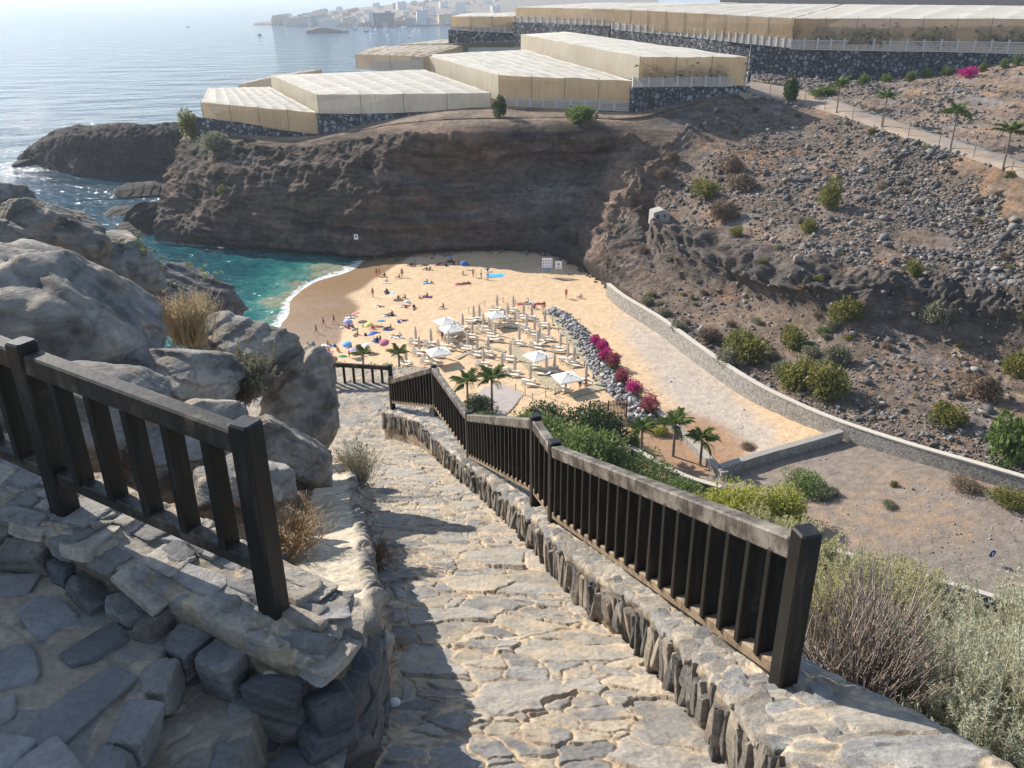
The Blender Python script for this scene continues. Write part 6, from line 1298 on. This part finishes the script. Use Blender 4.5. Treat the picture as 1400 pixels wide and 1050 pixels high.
rope_fence('rope fence between the paved terrace and the near loungers', [(681,520),(705,534),(718,541),(728,548),(746,543),(759,541)])
# rubble bank carrying the bougainvilleas
rb = np.array([G(*q) for q in [(756,427),(772,438),(792,458),(806,478),(820,500),(840,528),(862,552),(884,578)]]); n = 1100; t = g.random(n) * (len(rb) - 1); c = crom(rb, t); off = g.normal(size=n) * .85; c[:, 0] += off; c[:, 2] += np.clip(.95 - .5 * np.abs(off), 0, 1) * g.uniform(.2, 1.05, n); sz = g.uniform(.45, 1.05, n)
tag(rocks_mesh('rubble_bank', c, sz, 55, M_scree, [(.30,.30,.31), (.22,.22,.23), (.38,.37,.36), (.17,.17,.175)]), kind='stuff')
ft = [G(*q) for q in [(806,492),(822,515),(840,540),(858,566)]]
# slatted gate
def gate():
    a, b = G(806, 573), G(856, 572); r = thing('slatted_gate', 'brown wooden gate of vertical slats with a wavy top', 'gate', a); d = b - a; L = np.linalg.norm(d); u = d / L; H = 25 * pxm(a) / .92; M = plain('gate_wood', (.17, .085, .05), .7, .3, 6)
    for s in (0, 1):
        m = MB(); k = 13
        for i in range(k):
            t = (s + (i + .5) / k) / 2; w = H * (.92 + .12 * math.sin((i + .5) / k * math.pi) - (.05 if s == 0 else -.02)); c = d * t; m.bar(c + (0, 0, .05), c + (0, 0, w), L / k / 2 * .62, .05, .006, side=u)
        for z in (.3, .75): m.bar(d * s / 2 + np.array((0, .05, H * z)), d * (s + 1) / 2 + np.array((0, .05, H * z)), .05, .10, .005)
        m.build('slat_panel', M, r)
    for t in (0, .5, 1): MB().bar(d * t + (0, 0, -.2), d * t + (0, 0, H * 1.02), .16, .16, .01, side=u).build('post', M, r)
gate()
# signs
def flat(name, c, x, z, w, h, y, mat, parent): return MB().box((x, y, z), (w, .02, h)).build(name, mat, parent)
S_w = plain('sign_white', (.80, .81, .84), .5, .03, 1, 0); S_b = plain('sign_blue', (.10, .25, .50), .5, .05, 1, 0); S_r = plain('sign_red', (.55, .06, .06), .5, .05, 1, 0); S_k = plain('sign_dark', (.05, .06, .12), .5, .05, 1, 0); S_n = plain('sign_navy', (.015, .02, .13), .4, .05, 1, 0)
def board(label, px, pyb, pyt, pylo, wpx, icons):
    c = G(px, pyb); s = pxm(c); r = thing('sign_board', label, 'sign', c, -.05); z1, z0 = (pyb - pyt) * s / .93, (pyb - pylo) * s / .93; w = wpx * s
    MB().box((0, 0, (z0 + z1) / 2), (w, .06, z1 - z0)).build('panel', S_w, r)
    for x in (-.42, .42): MB().tube([(x * w, .06, -.3), (x * w, .06, z1)], .05, 6).build('leg', M_mast, r)
    icons(r, w, z0, z1); return r
def ic1(r, w, z0, z1):
    H = z1 - z0; MB().box((0, -.035, z0 + H * .09), (w * .99, .012, H * .18)).build('blue_band', S_b, r); m = {0: MB(), 1: MB()}
    for i in range(4):
        for j in range(3):
            x, z = (-.36 + .24 * i) * w, z0 + H * (.33 + .23 * j); m[(i + j) % 3 == 0].box((x, -.035, z), (w * .11, .012, H * .11)); m[0].box((x, -.035, z - H * .085), (w * .15, .012, H * .025))
    m[0].build('pictograms', S_b, r); m[1].build('red_pictograms', S_r, r)
def ic2(r, w, z0, z1):
    H = z1 - z0; m = MB(); m.lathe((0, 0, 0), [(.001, 0)], 4); m = MB(); k = 14; pts = [(math.cos(6.283 * i / k) * w * .16, -.042, z0 + H * .62 + math.sin(6.283 * i / k) * w * .16) for i in range(k)]; m.add(pts, [tuple(range(k))]); m.build('emblem', S_k, r); MB().box((0, -.035, z0 + H * .22), (w * .6, .012, H * .07)).build('text_line', S_k, r)
board('large white board with rows of small blue and red symbols below the cliff', 748, 378, 354, 369, 14, ic1)
board('smaller white board with one dark round emblem, right of the large board', 763.5, 378, 358, 368, 9, ic2)
def ic3(r, w, z0, z1): MB().box((0, -.035, (z0 + z1) / 2), (w * .3, .012, (z1 - z0) * .5)).build('symbol', S_k, r)
def rocksign():
    c = S_(487, 322); s = pxm(c); r = thing('sign_board', 'tiny white sign with a dark symbol fixed to the cliff above the water', 'sign', c + np.array((0, -.9, 0))); w, h = 5.5 * s, 7.5 * s
    MB().box((0, 0, 0), (w, .08, h)).build('panel', S_w, r); MB().box((0, -.05, .1 * h), (w * .34, .012, h * .42)).build('symbol', S_k, r); MB().bar((0, .04, 0), (0, 1.6, -.1), .12, .12).build('bracket', M_mast, r)
rocksign()
def roundsign():
    c = P(1357, 757, 57); s = pxm(c); gz = float(floor_z(c[0], c[1])); r = thing('road_sign', 'round blue road sign with a white arrow, at the lower edge of the lot', 'sign', (c[0], c[1], gz), .35); z = c[2] - gz; k = 20; rad = 5.6 * s
    for nm, q, y, mat in (('disc', rad, 0, S_n), ):
        v = [(math.cos(6.283 * i / k) * q, yy, z + math.sin(6.283 * i / k) * q) for yy in (-.02, .02) for i in range(k)]; mesh(nm, v, [tuple(range(k - 1, -1, -1)), tuple(range(k, 2 * k))] + [(i, (i + 1) % k, k + (i + 1) % k, k + i) for i in range(k)], mat, r)
    m = MB(); m.box((0, -.03, z - rad * .25), (rad * .22, .012, rad * .7)); m.add([(-rad * .42, -.036, z), (rad * .42, -.036, z), (0, -.036, z + rad * .62)], [(0, 1, 2)]); m.build('arrow', S_w, r); MB().tube([(0, .05, -.3), (0, .05, z + rad)], .035, 6).build('pole', M_mast, r)
roundsign()
def cavehouse():
    c = S_(902, 297); s = pxm(c); c = P(904, 301, c[1] - 2.2); r = thing('cave_house', 'small whitewashed cave house front set in the gully of the cliff', 'house', c, .12); w, h = 24 * s, 14 * s; M = plain('whitewash', (.36, .34, .31), .9, .2, 2)
    MB().add([(-w/2, 0, -3), (w/2, 0, -3), (w/2, 0, h * .6), (w * .1, 0, h), (-w * .45, 0, h * .75), (-w/2, 3, -3), (w/2, 3, -3), (w/2, 3, h * .6), (w * .1, 3, h), (-w * .45, 3, h * .75)], [(0, 1, 2, 3, 4), (9, 8, 7, 6, 5), (0, 4, 9, 5), (1, 6, 7, 2), (2, 7, 8, 3), (3, 8, 9, 4)]).build('wall', M, r); MB().box((-w * .22, -.02, h * .25), (w * .16, .1, h * .62)).build('door', S_k, r); MB().box((w * .18, -.02, h * .42), (w * .13, .1, h * .22)).build('window', S_k, r)
cavehouse()
# ------------------------------------------------------------------ people
SKIN = [plain('skin_light', (.55, .34, .24), .6, .08, 5, 0), plain('skin_tan', (.40, .22, .14), .6, .08, 5, 0), plain('skin_brown', (.20, .10, .065), .6, .08, 5, 0)]
CLO = {k: plain(k + '_cloth', c, .8, .1, 6, 0) for k, c in dict(red=(.55,.05,.045), blue=(.04,.13,.42), navy=(.02,.025,.07), white=(.72,.71,.69), black=(.018,.018,.02), pink=(.52,.17,.24), purple=(.13,.05,.16), orange=(.60,.27,.13), green=(.06,.26,.12), yellow=(.66,.56,.18), lightblue=(.22,.48,.75), lilac=(.42,.42,.70), grey=(.36,.35,.34), turquoise=(.05,.38,.66), coral=(.58,.24,.19)).items()}
HAIR = [plain('hair_dark', (.02, .014, .01), .6, .2, 20, 0), plain('hair_brown', (.08, .045, .025), .6, .2, 20, 0), plain('hair_fair', (.28, .18, .09), .6, .2, 20, 0)]
def pose(name):
    """joint positions: pelvis, waist, chest, neck, head, then limbs (x right, y front, z up)"""
    J = {'standing': dict(pel=(0,0,.94), wai=(0,.01,1.10), che=(0,0,1.32), nek=(0,0,1.48), hd1=(0,.02,1.58), hd2=(0,.03,1.70), shL=(-.18,0,1.40), elL=(-.24,-.02,1.12), wrL=(-.25,.08,.87), shR=(.18,0,1.40), elR=(.25,-.03,1.12), wrR=(.26,.06,.86), hpL=(-.09,0,.90), knL=(-.11,.02,.49), anL=(-.12,-.02,.08), toL=(-.14,.16,.03), hpR=(.09,0,.90), knR=(.11,.03,.49), anR=(.12,-.01,.08), toR=(.15,.17,.03)),
         'walking': dict(pel=(0,0,.92), wai=(0,.02,1.08), che=(0,.03,1.30), nek=(0,.04,1.46), hd1=(0,.06,1.56), hd2=(0,.08,1.68), shL=(-.18,.03,1.38), elL=(-.23,-.10,1.12), wrL=(-.22,-.08,.86), shR=(.18,.03,1.38), elR=(.23,.08,1.12), wrR=(.21,.26,.95), hpL=(-.09,0,.88), knL=(-.10,.22,.50), anL=(-.10,.30,.09), toL=(-.10,.48,.05), hpR=(.09,0,.88), knR=(.10,-.04,.47), anR=(.10,-.34,.16), toR=(.10,-.22,.03)),
         'sitting': dict(pel=(0,0,.12), wai=(0,-.04,.26), che=(0,-.06,.48), nek=(0,-.03,.64), hd1=(0,0,.73), hd2=(0,.02,.85), shL=(-.18,-.05,.57), elL=(-.26,.12,.38), wrL=(-.14,.34,.42), shR=(.18,-.05,.57), elR=(.26,-.18,.32), wrR=(.24,-.30,.06), hpL=(-.09,.04,.13), knL=(-.14,.40,.44), anL=(-.13,.62,.08), toL=(-.13,.78,.04), hpR=(.09,.04,.13), knR=(.16,.44,.30), anR=(.14,.80,.07), toR=(.15,.88,.20)),
         'lying': dict(pel=(0,0,.12), wai=(0,-.16,.12), che=(0,-.38,.13), nek=(0,-.54,.14), hd1=(0,-.63,.16), hd2=(0,-.76,.15), shL=(-.18,-.46,.12), elL=(-.34,-.30,.08), wrL=(-.30,-.06,.07), shR=(.18,-.46,.12), elR=(.36,-.62,.08), wrR=(.20,-.80,.08), hpL=(-.09,.04,.12), knL=(-.12,.40,.34), anL=(-.12,.66,.08), toL=(-.12,.82,.05), hpR=(.09,.04,.12), knR=(.12,.46,.11), anR=(.14,.88,.08), toR=(.17,.92,.22))}[name]
    return J
RAD = dict(pel=.125, wai=.115, che=.125, nek=.055, hd1=.078, hd2=.085, sh=.058, el=.042, wr=.030, hp=.085, kn=.058, an=.038, to=.030)
BON = [('pel','wai'),('wai','che'),('che','nek'),('nek','hd1'),('hd1','hd2')] + [q for s in 'LR' for q in (('che','sh'+s),('sh'+s,'el'+s),('el'+s,'wr'+s),('pel','hp'+s),('hp'+s,'kn'+s),('kn'+s,'an'+s),('an'+s,'to'+s))]
PP = {}
def person_proto(ps):
    J = pose(ps); keys = list(J); v = [Vector(J[k]) for k in keys]; rad = [RAD[k[:3]] if k[:3] in RAD else RAD[k[:2]] for k in keys]; e = [(keys.index(a), keys.index(b)) for a, b in BON]
    for s in 'LR':   # palm and five fingers
        w, el = Vector(J['wr' + s]), Vector(J['el' + s]); d = (w - el).normalized(); sd = d.cross(Vector((.3, .8, .5))).normalized(); i = len(v); v.append(w + d * .07); rad.append(.028); e.append((keys.index('wr' + s), i))
        for k, (o, l) in enumerate([(-.034, .06), (-.012, .085), (.012, .08), (.034, .065)]): v.append(v[i] + sd * o + d * l); rad.append(.010); e.append((i, len(v) - 1))
        v.append(w + d * .05 + sd * -.06); rad.append(.011); e.append((keys.index('wr' + s), len(v) - 1))
    me = bpy.data.meshes.new('body'); me.from_pydata([tuple(q) for q in v], e, []); o = bpy.data.objects.new('body', me); COL.objects.link(o); sk_ = o.modifiers.new('skin', 'SKIN'); sk_.use_smooth_shade = True
    for i, r_ in enumerate(rad): me.skin_vertices[0].data[i].radius = (r_, r_ * (.78 if i < 3 else 1))
    me.skin_vertices[0].data[0].use_root = True; sb = o.modifiers.new('sub', 'SUBSURF'); sb.levels = 1
    dg = bpy.context.evaluated_depsgraph_get(); m2 = bpy.data.meshes.new_from_object(o.evaluated_get(dg)); bpy.data.objects.remove(o)
    V = np.array([q.co[:] for q in m2.vertices]); Nn = np.array([q.normal[:] for q in m2.vertices]); Fs = [list(p.vertices) for p in m2.polygons]
    root = thing('person', 'x', 'person'); b = mesh('body', V, Fs, SKIN[0], root, True)
    C = np.array([V[f].mean(0) for f in Fs]); D = []
    for a, c in BON:
        p, q = np.array(J[a]), np.array(J[c]); t = np.clip(((C - p) @ (q - p)) / ((q - p) @ (q - p)), 0, 1); D.append((np.linalg.norm(C - p - t[:, None] * (q - p), axis=1) / (RAD.get(a[:3], RAD.get(a[:2], .05))), t))
    k = np.argmin([d for d, _ in D], 0); t = np.array([D[kk][1][i] for i, kk in enumerate(k)]); nm = [BON[q] for q in k]
    sh = [i for i, (a, c) in enumerate(nm) if (a == 'pel') or (a[:2] == 'hp' and t[i] < .45)]; tp = [i for i, (a, c) in enumerate(nm) if a in ('wai', 'che') and c != 'nek' or (a[:2] == 'sh' and t[i] < .4)]
    hd = np.array(J['hd2']) - np.array(J['hd1']); fr = np.array((0, 1., 0)) if ps != 'lying' else np.array((0, 0, 1.)); hr = [i for i, (a, c) in enumerate(nm) if a in ('hd1', 'nek') and ((C[i] - np.array(J['hd1'])) @ fr < .035) and (C[i] - np.array(J['hd1'])) @ hd > -.002 or a == 'hd1' and t[i] > .8]
    for n_, fl, mat, off in (('shorts', sh, CLO['navy'], .012), ('top', tp, CLO['white'], .014), ('hair', hr, HAIR[0], .018)):
        if not fl: continue
        ids = sorted({q for i in fl for q in Fs[i]}); mp = {q: n for n, q in enumerate(ids)}; mesh(n_, V[ids] + Nn[ids] * off, [[mp[q] for q in Fs[i]] for i in fl], mat, root, True)
    h1, h2 = np.array(J['hd1']), np.array(J['hd2']); sdv = np.array((1., 0, 0)); upv = hd / np.linalg.norm(hd); ctr = (h1 + h2) / 2; m = MB(); m.lathe((0, 0, 0), [(.001, 0)], 3); m = MB()
    c = ctr + fr * .088; m.add([c + upv * .02 + fr * .0, c + sdv * .014 - upv * .02, c - sdv * .014 - upv * .02, c + fr * .022 - upv * .016], [(0, 1, 3), (0, 3, 2), (1, 2, 3)]); m.build('nose', SKIN[0], root); m = MB()
    for s in (-1, 1): m.box(tuple(ctr + fr * .082 + sdv * .032 * s + upv * .022), (.022, .012, .012) if ps != 'lying' else (.022, .012, .012))
    m.box(tuple(ctr + fr * .080 - upv * .042), (.045, .010, .010)); m.build('eyes_and_mouth', HAIR[0], root); PP[ps] = root; return root
def person(label, c, ps, rz, skin=0, top=None, shorts='navy', hair=0, sc=1.0, group=None):
    fresh = ps not in PP
    if fresh: person_proto(ps)
    q = dup(PP[ps], label, c, rz, sc); q.name = 'person'
    if group: q['group'] = group
    recolor(q, {'body': SKIN[skin], 'nose': SKIN[skin], 'top': CLO[top] if top else SKIN[skin], 'shorts': CLO[shorts], 'hair': HAIR[hair]})
    return q
TOW = None
def towel(label, c, rz, col, w=.95, l=1.85):
    n = 8; a, b = np.meshgrid(np.linspace(-l / 2, l / 2, n), np.linspace(-w / 2, w / 2, 5), indexing='ij'); z = .035 + .02 * fbm(a * 2, b * 2, random.random() * 9, 2, 5); V = np.stack([a, b, z], -1).reshape(-1, 3); o = mesh('towel', V, grid_faces(n, 5), CLO[col], None, True); md = o.modifiers.new('thick', 'SOLIDIFY'); md.thickness = .015; o.location = [float(q) for q in c]; o.rotation_euler = (0, 0, rz); return tag(o, label, 'towel', 'beach towels')
def brolly(label, c, col, rz, tilt=.35, s=1.0):
    r = thing('beach_umbrella', label, 'umbrella', c, rz, 'small beach umbrellas'); r.scale = (s,) * 3; n = 16; top = np.array((math.sin(tilt) * 1.75, 0, 1.75 * math.cos(tilt))); MB().tube([(0, 0, -.2), top * .6, top], .018, 5).build('pole', M_mast, r); pr = [(.02, .0), (.35, -.05), (.65, -.17), (.92, -.36)]; Rm = np.array(Matrix.Rotation(tilt, 3, 'Y')); v = [Rm @ np.array((q * (1 - .04 * (k % 2)) * math.cos(6.283 * k / n), q * (1 - .04 * (k % 2)) * math.sin(6.283 * k / n), z)) + top * 1.01 for q, z in pr for k in range(n)]
    o = mesh('canopy', v, [(i * n + k, i * n + (k + 1) % n, i * n + n + (k + 1) % n, i * n + n + k) for i in range(3) for k in range(n)] + [tuple(range(n))], CLO[col], r); o.modifiers.new('thick', 'SOLIDIFY').thickness = .012; return r
U = [(541,399,'lightblue','light blue beach umbrella near the lone walkers, rear left of the sand'), (553,411,'white','large whitish beach umbrella shading two people, rear left of the sand'), (488,428,'coral','coral red beach umbrella near the wet sand'), (474,437,'lilac','lilac beach umbrella left of the coral one'), (506,441,'yellow','yellow beach umbrella, the only one of its colour'), (520,438,'lightblue','light blue beach umbrella right beside the yellow one'), (512,454,'blue','deep blue beach umbrella below the yellow one'), (474,467,'lightblue','pale blue beach umbrella by itself left of the white one'), (503,470,'white','white beach umbrella near the far railing'), (526,464,'pink','pink beach umbrella right of the white one'), (481,478,'lilac','lilac beach umbrella above the far railing'), (455,486,'orange','orange beach umbrella just above the far railing'), (467,487,'green','green beach umbrella just above the far railing'), (634,357,'blue','blue beach umbrella in the shade of the cliff')]
for x, y, col, lab in U: brolly(lab, G(x, y, 1.4), col, g.uniform(0, 6), g.uniform(.2, .6), .85)
towel('large turquoise mat spread at the edge of the cliff shade', G(680, 377), .1, 'turquoise', 2.2, 4.2)
PE = [  # x, y(base), pose, facing, skin, top, shorts, phrase, towel colour
 (423,481,'standing',2.9,1,'black','black','person in black standing alone on dry sand above the far railing',0), (433,456,'walking',1.9,2,None,'black','tanned person walking on the wet sand, nearest the water',0), (443,446,'walking',1.8,2,None,'navy','tanned person walking at the edge of the wet sand, second from water',0), (457,442,'walking',1.9,2,None,'black','tanned person walking on dry sand just beside the wet edge',0),
 (515,378,'standing',.5,1,None,'red','left one of two people standing at the shade edge by the water',0), (519,378,'standing',-.4,0,'pink','pink','right one of two people standing at the shade edge by the water',0), (526,378,'sitting',1,2,'black','black','dark clothed person sitting beside the standing two at the shade edge',0), (550,379,'standing',3,2,None,'navy','person standing at the shade edge near a sitting friend',0), (546,380,'sitting',2,1,'navy','navy','person sitting at the feet of a standing one, shade edge',0), (510,406,'standing',2.6,2,None,'red','lone person standing on the sand left of the light blue umbrella',0), (513,355,'standing',1,1,None,'blue','person standing where the cliff shade meets the water, left one',0), (526,351,'standing',2,1,None,'white','person standing where the cliff shade meets the water, right one',0),
 (529,387,'sitting',1.2,1,None,'white','person sitting on a white towel just below the shade edge','white'), (529,400,'sitting',.3,1,'navy','navy','person sitting on a dark towel left of the light blue umbrella','navy'), (584,387,'sitting',2,1,'blue','blue','person in blue sitting on a towel below the shade, rear middle','lightblue'), (584,406,'sitting',1.5,1,'navy','purple','person on a purple towel in the rear middle of the open sand','purple'), (545,409,'sitting',.4,1,None,'red','person sitting left of the large whitish umbrella',0), (554,408,'sitting',2.2,2,'black','black','person in black sitting behind the large whitish umbrella',0), (520,420,'lying',1.2,1,None,'black','person lying on a white towel in open sand, left of the umbrella shade','white'), (554,419,'lying',1.5,1,None,'navy','person lying on a pale towel in front of the large whitish umbrella','white'),
 (531,432,'lying',1.4,2,None,'navy','dark haired person lying on a white towel above the blue umbrella','white'), (536,431,'sitting',1.2,1,'navy','navy','person in navy sitting next to the one on the white towel','grey'), (551,439,'lying',1.6,1,'purple','purple','person in purple lying on a white towel right of the umbrellas','white'), (480,434,'sitting',2,1,'white','black','person in white sitting left of the coral umbrella','white'), (484,432,'sitting',1,2,None,'navy','tanned person sitting right under the coral umbrella',0), (473,447,'lying',1.5,1,None,'blue','person lying on a white towel under the lilac umbrella','white'), (478,446,'sitting',1.3,2,'black','black','dark person sitting under the lilac umbrella','lightblue'), (482,448,'sitting',.5,1,None,'navy','right one of the group under the lilac umbrella',0),
 (489,458,'sitting',2.3,2,None,'black','tanned person with raised knees below the lilac umbrella group',0), (510,450,'sitting',.6,1,'red','navy','person in red sitting under the yellow umbrella','coral'), (518,447,'lying',1.3,1,'coral','coral','person in coral lying right of the yellow umbrella','coral'), (531,451,'lying',1.2,1,None,'blue','person lying on a blue towel right of the deep blue umbrella','blue'), (534,449,'sitting',2,1,'pink','navy','person in pink sitting beside the one on the blue towel',0), (541,460,'lying',1.6,2,None,'white','tanned person lying on a white towel near the folded parasols','white'), (547,462,'sitting',1.2,2,'white','black','person in white sitting next to the tanned one near the parasols','white'), (516,467,'sitting',1,2,'navy','navy','person in navy sitting between the white and pink umbrellas','blue'), (520,465,'sitting',2.4,1,'black','black','person in black leaning close to the pink umbrella',0),
 (448,472,'sitting',1.4,0,'pink','pink','person in pink on a towel, left above the far railing','white'), (453,473,'lying',1.2,1,None,'navy','person lying beside the pink one, left above the far railing','white'), (480,476,'sitting',2.2,2,None,'red','person sitting behind the lilac umbrella above the far railing',0), (462,481,'sitting',.3,0,'orange','orange','person in orange sitting above the orange umbrella',0), (450,483,'sitting',2.8,0,'pink','red','person in pink and red left of the orange umbrella','pink'), (489,485,'standing',.2,2,None,'black','tanned person standing between the palm and the lilac umbrella',0), (478,489,'standing',1.3,1,None,'red','person standing right behind the far railing beside the green umbrella',0),
 (561,364,'sitting',1.2,2,'black','black','left one of three dark figures sitting in the cliff shade',0), (564,364,'sitting',.8,2,'black','navy','middle one of three dark figures sitting in the cliff shade',0), (567,363,'sitting',2.4,1,'navy','black','right one of three dark figures sitting in the cliff shade',0), (580,363,'lying',1.4,2,None,'black','person lying in the cliff shade right of the three dark figures','grey'), (583,369,'sitting',1.9,2,'black','black','left one of two dark figures near the lower shade edge',0), (588,369,'sitting',1.2,1,'navy','navy','right one of two dark figures near the lower shade edge',0), (600,362,'sitting',2,1,'red','navy','person in red among the group in the middle of the shade','pink'), (604,361,'sitting',1,0,'white','navy','person in white among the group in the middle of the shade','white'), (607,362,'sitting',2.6,1,'pink','black','person in pink among the group in the middle of the shade',0), (613,350,'sitting',1,1,'navy','navy','left one of a pair close under the cliff',0), (617,350,'sitting',2,1,'black','black','right one of a pair close under the cliff','lightblue'), (617,358,'sitting',1.4,2,'black','black','dark figure sitting on a dark towel in the shade','navy'), (583,351,'sitting',1.4,1,'red','red','person in red close under the cliff, left of the pair',0), (591,354,'sitting',.4,2,'grey','black','person in grey close under the cliff, right of the red one',0), (627,361,'standing',1.2,1,'coral','red','person in coral standing left of the blue umbrella in the shade',0), (638,363,'lying',1.3,2,'black','black','dark person lying right of the blue umbrella in the shade','white'),
 (633,375,'sitting',3,1,'white','white','person in white sitting exactly at the lower shade edge',0), (647,379,'standing',.8,1,None,'red','ball player in red shorts, leftmost of three at the shade edge',0), (658,381,'standing',2,1,'white','black','ball player in white top and black shorts, middle of three',0), (667,382,'standing',2.6,1,'white','coral','ball player in white with coral shorts, rightmost of three',0), (667,371,'sitting',1,2,'black','black','dark figure sitting in the shade behind the ball players','white'), (629,389,'lying',1.4,1,None,'red','person lying on a pink towel in the open, rear middle','pink'), (637,388,'lying',1.7,2,None,'black','tanned person lying on the same pink spread, right side','pink'), (606,421,'sitting',2.4,2,None,'purple','person sitting beside a thin pole left of the club',0),
 (774,408,'standing',.4,1,'red','red','person in red standing alone in the right part of the beach',0), (794,408,'sitting',1,1,'pink','grey','person in pink sitting alone nearest the long stone wall',0), (722,415,'sitting',2,1,'white','lightblue','person in white sitting behind the far rope fence','white'), (714,416,'lying',1.6,1,'red','red','person in red lying behind the far rope fence, left','red'), (737,416,'lying',1.6,1,'red','red','person in red lying behind the far rope fence, right','red'), (744,425,'standing',2.8,2,'black','red','person in black standing at the top of the right boardwalk',0), (731,422,'sitting',.8,2,'black','black','person in black sitting on the sand by the boardwalk top',0), (605,466,'standing',.9,1,'purple','black','person in purple standing between loungers under an open parasol',0), (773,538,'standing',1.2,1,None,'white','bather standing before the gate side parasol',0), (793,532,'standing',2.2,1,'navy','navy','person in navy standing at the near end of the club, left one',0), (801,532,'standing',3,2,None,'red','tanned person at the near end of the club, right one',0)]
for x, y, ps, rz, sk, tp, so, lab, tw in PE:
    c = G(x, y); person(lab, c + np.array((0, 0, .05 if tw else .0)), ps, rz, sk, tp, so, int(g.integers(0, 3)), float(g.uniform(.96, 1.05)))
    if tw: towel(f'{tw} towel under the {lab}' if len(lab.split()) < 13 else f'{tw} towel of the {" ".join(lab.split()[:4])} {" ".join(lab.split()[-6:])}', c + np.array((0, 0, .02)), rz + math.pi / 2, tw)
bg0 = None
for k, (x, y) in enumerate([(500,459),(537,432),(476,449),(524,468),(545,441),(590,387),(566,420),(610,364),(640,388),(497,447),(458,474),(574,408),(620,362),(726,417),(555,421),(485,460)]):
    c = G(x, y); col = ['navy', 'black', 'red', 'grey', 'blue', 'orange'][k % 6]
    if bg0 is None:
        bg0 = thing('beach_bag', 'x', 'bag', c); MB().lathe((0, 0, 0), [(.16, 0), (.21, .08), (.20, .24), (.14, .34)], 8).build('bag', CLO[col], bg0); MB().tube([(-.14, 0, .30), (-.08, 0, .48), (.08, 0, .48), (.14, 0, .30)], .014, 4).build('handle', CLO['black'], bg0); q = bg0
    else: q = dup(bg0, None, c, k * .9)
    recolor(q, {'bag': CLO[col]}); tag(q, f'{col} beach bag on the sand ' + ['below the lilac umbrella group', 'beside the towels right of the yellow umbrella', 'at the feet of the lilac umbrella group', 'beside the pink umbrella', 'next to the purple clad sunbather', 'by the blue clad person below the shade', 'in open sand right of the large whitish umbrella', 'among the group in the middle of the shade', 'beside the pink spread in the open', 'left of the deep blue umbrella', 'beside the pair at the left above the far railing', 'left of the purple towel in the rear middle', 'left of the blue shade umbrella', 'behind the far rope fence', 'at the pale towel below the large whitish umbrella', 'beside the person with raised knees'][k], 'bag', 'beach bags'); q.scale = (1.2,) * 3
for q in list(PP.values()):
    for ch in list(q.children_recursive): bpy.data.objects.remove(ch)
    bpy.data.objects.remove(q)
# litter on the path
m = MB(); p = P(541, 986, 3.25); 
v, f = ico(2); v = v * (.035 * (1 + .5 * fbm(v[:, 0] * 3, v[:, 1] * 3, v[:, 2] * 3, 3, 5)))[:, None] * np.array((1, .8, .6)); o = mesh('crumpled_tissue', v, f, CLO['white']); o.location = [float(q) for q in (p[0], p[1], -1.98 - .41 * p[1] + .05)]; tag(o, 'crumpled white tissue lying in the shaded left edge of the path', 'litter')
# ------------------------------------------------------------------ air
bm = bmesh.new(); bmesh.ops.create_cube(bm, size=1); me = bpy.data.meshes.new('haze'); bm.to_mesh(me); bm.free(); hz = bpy.data.objects.new('haze', me); COL.objects.link(hz)
hz.scale = (52000, 52000, 110); hz.location = (0, 0, -3); tag(hz, kind='stuff')
m = bpy.data.materials.new('haze_air'); m.use_nodes = True; nt = m.node_tree; nt.nodes.remove(nt.nodes['Principled BSDF']); v = nt.nodes.new('ShaderNodeVolumePrincipled'); v.inputs['Color'].default_value = (.60, .67, .76, 1); v.inputs['Density'].default_value = .00017; v.inputs['Anisotropy'].default_value = .3; nt.links.new(v.outputs[0], nt.nodes['Material Output'].inputs['Volume']); me.materials.append(m)
for o in bpy.data.objects:
    l = o.get('label')
    if l and len(l.split()) > 16: print('LONG', len(l.split()), l)
    if 'fresh' in o: del o['fresh']
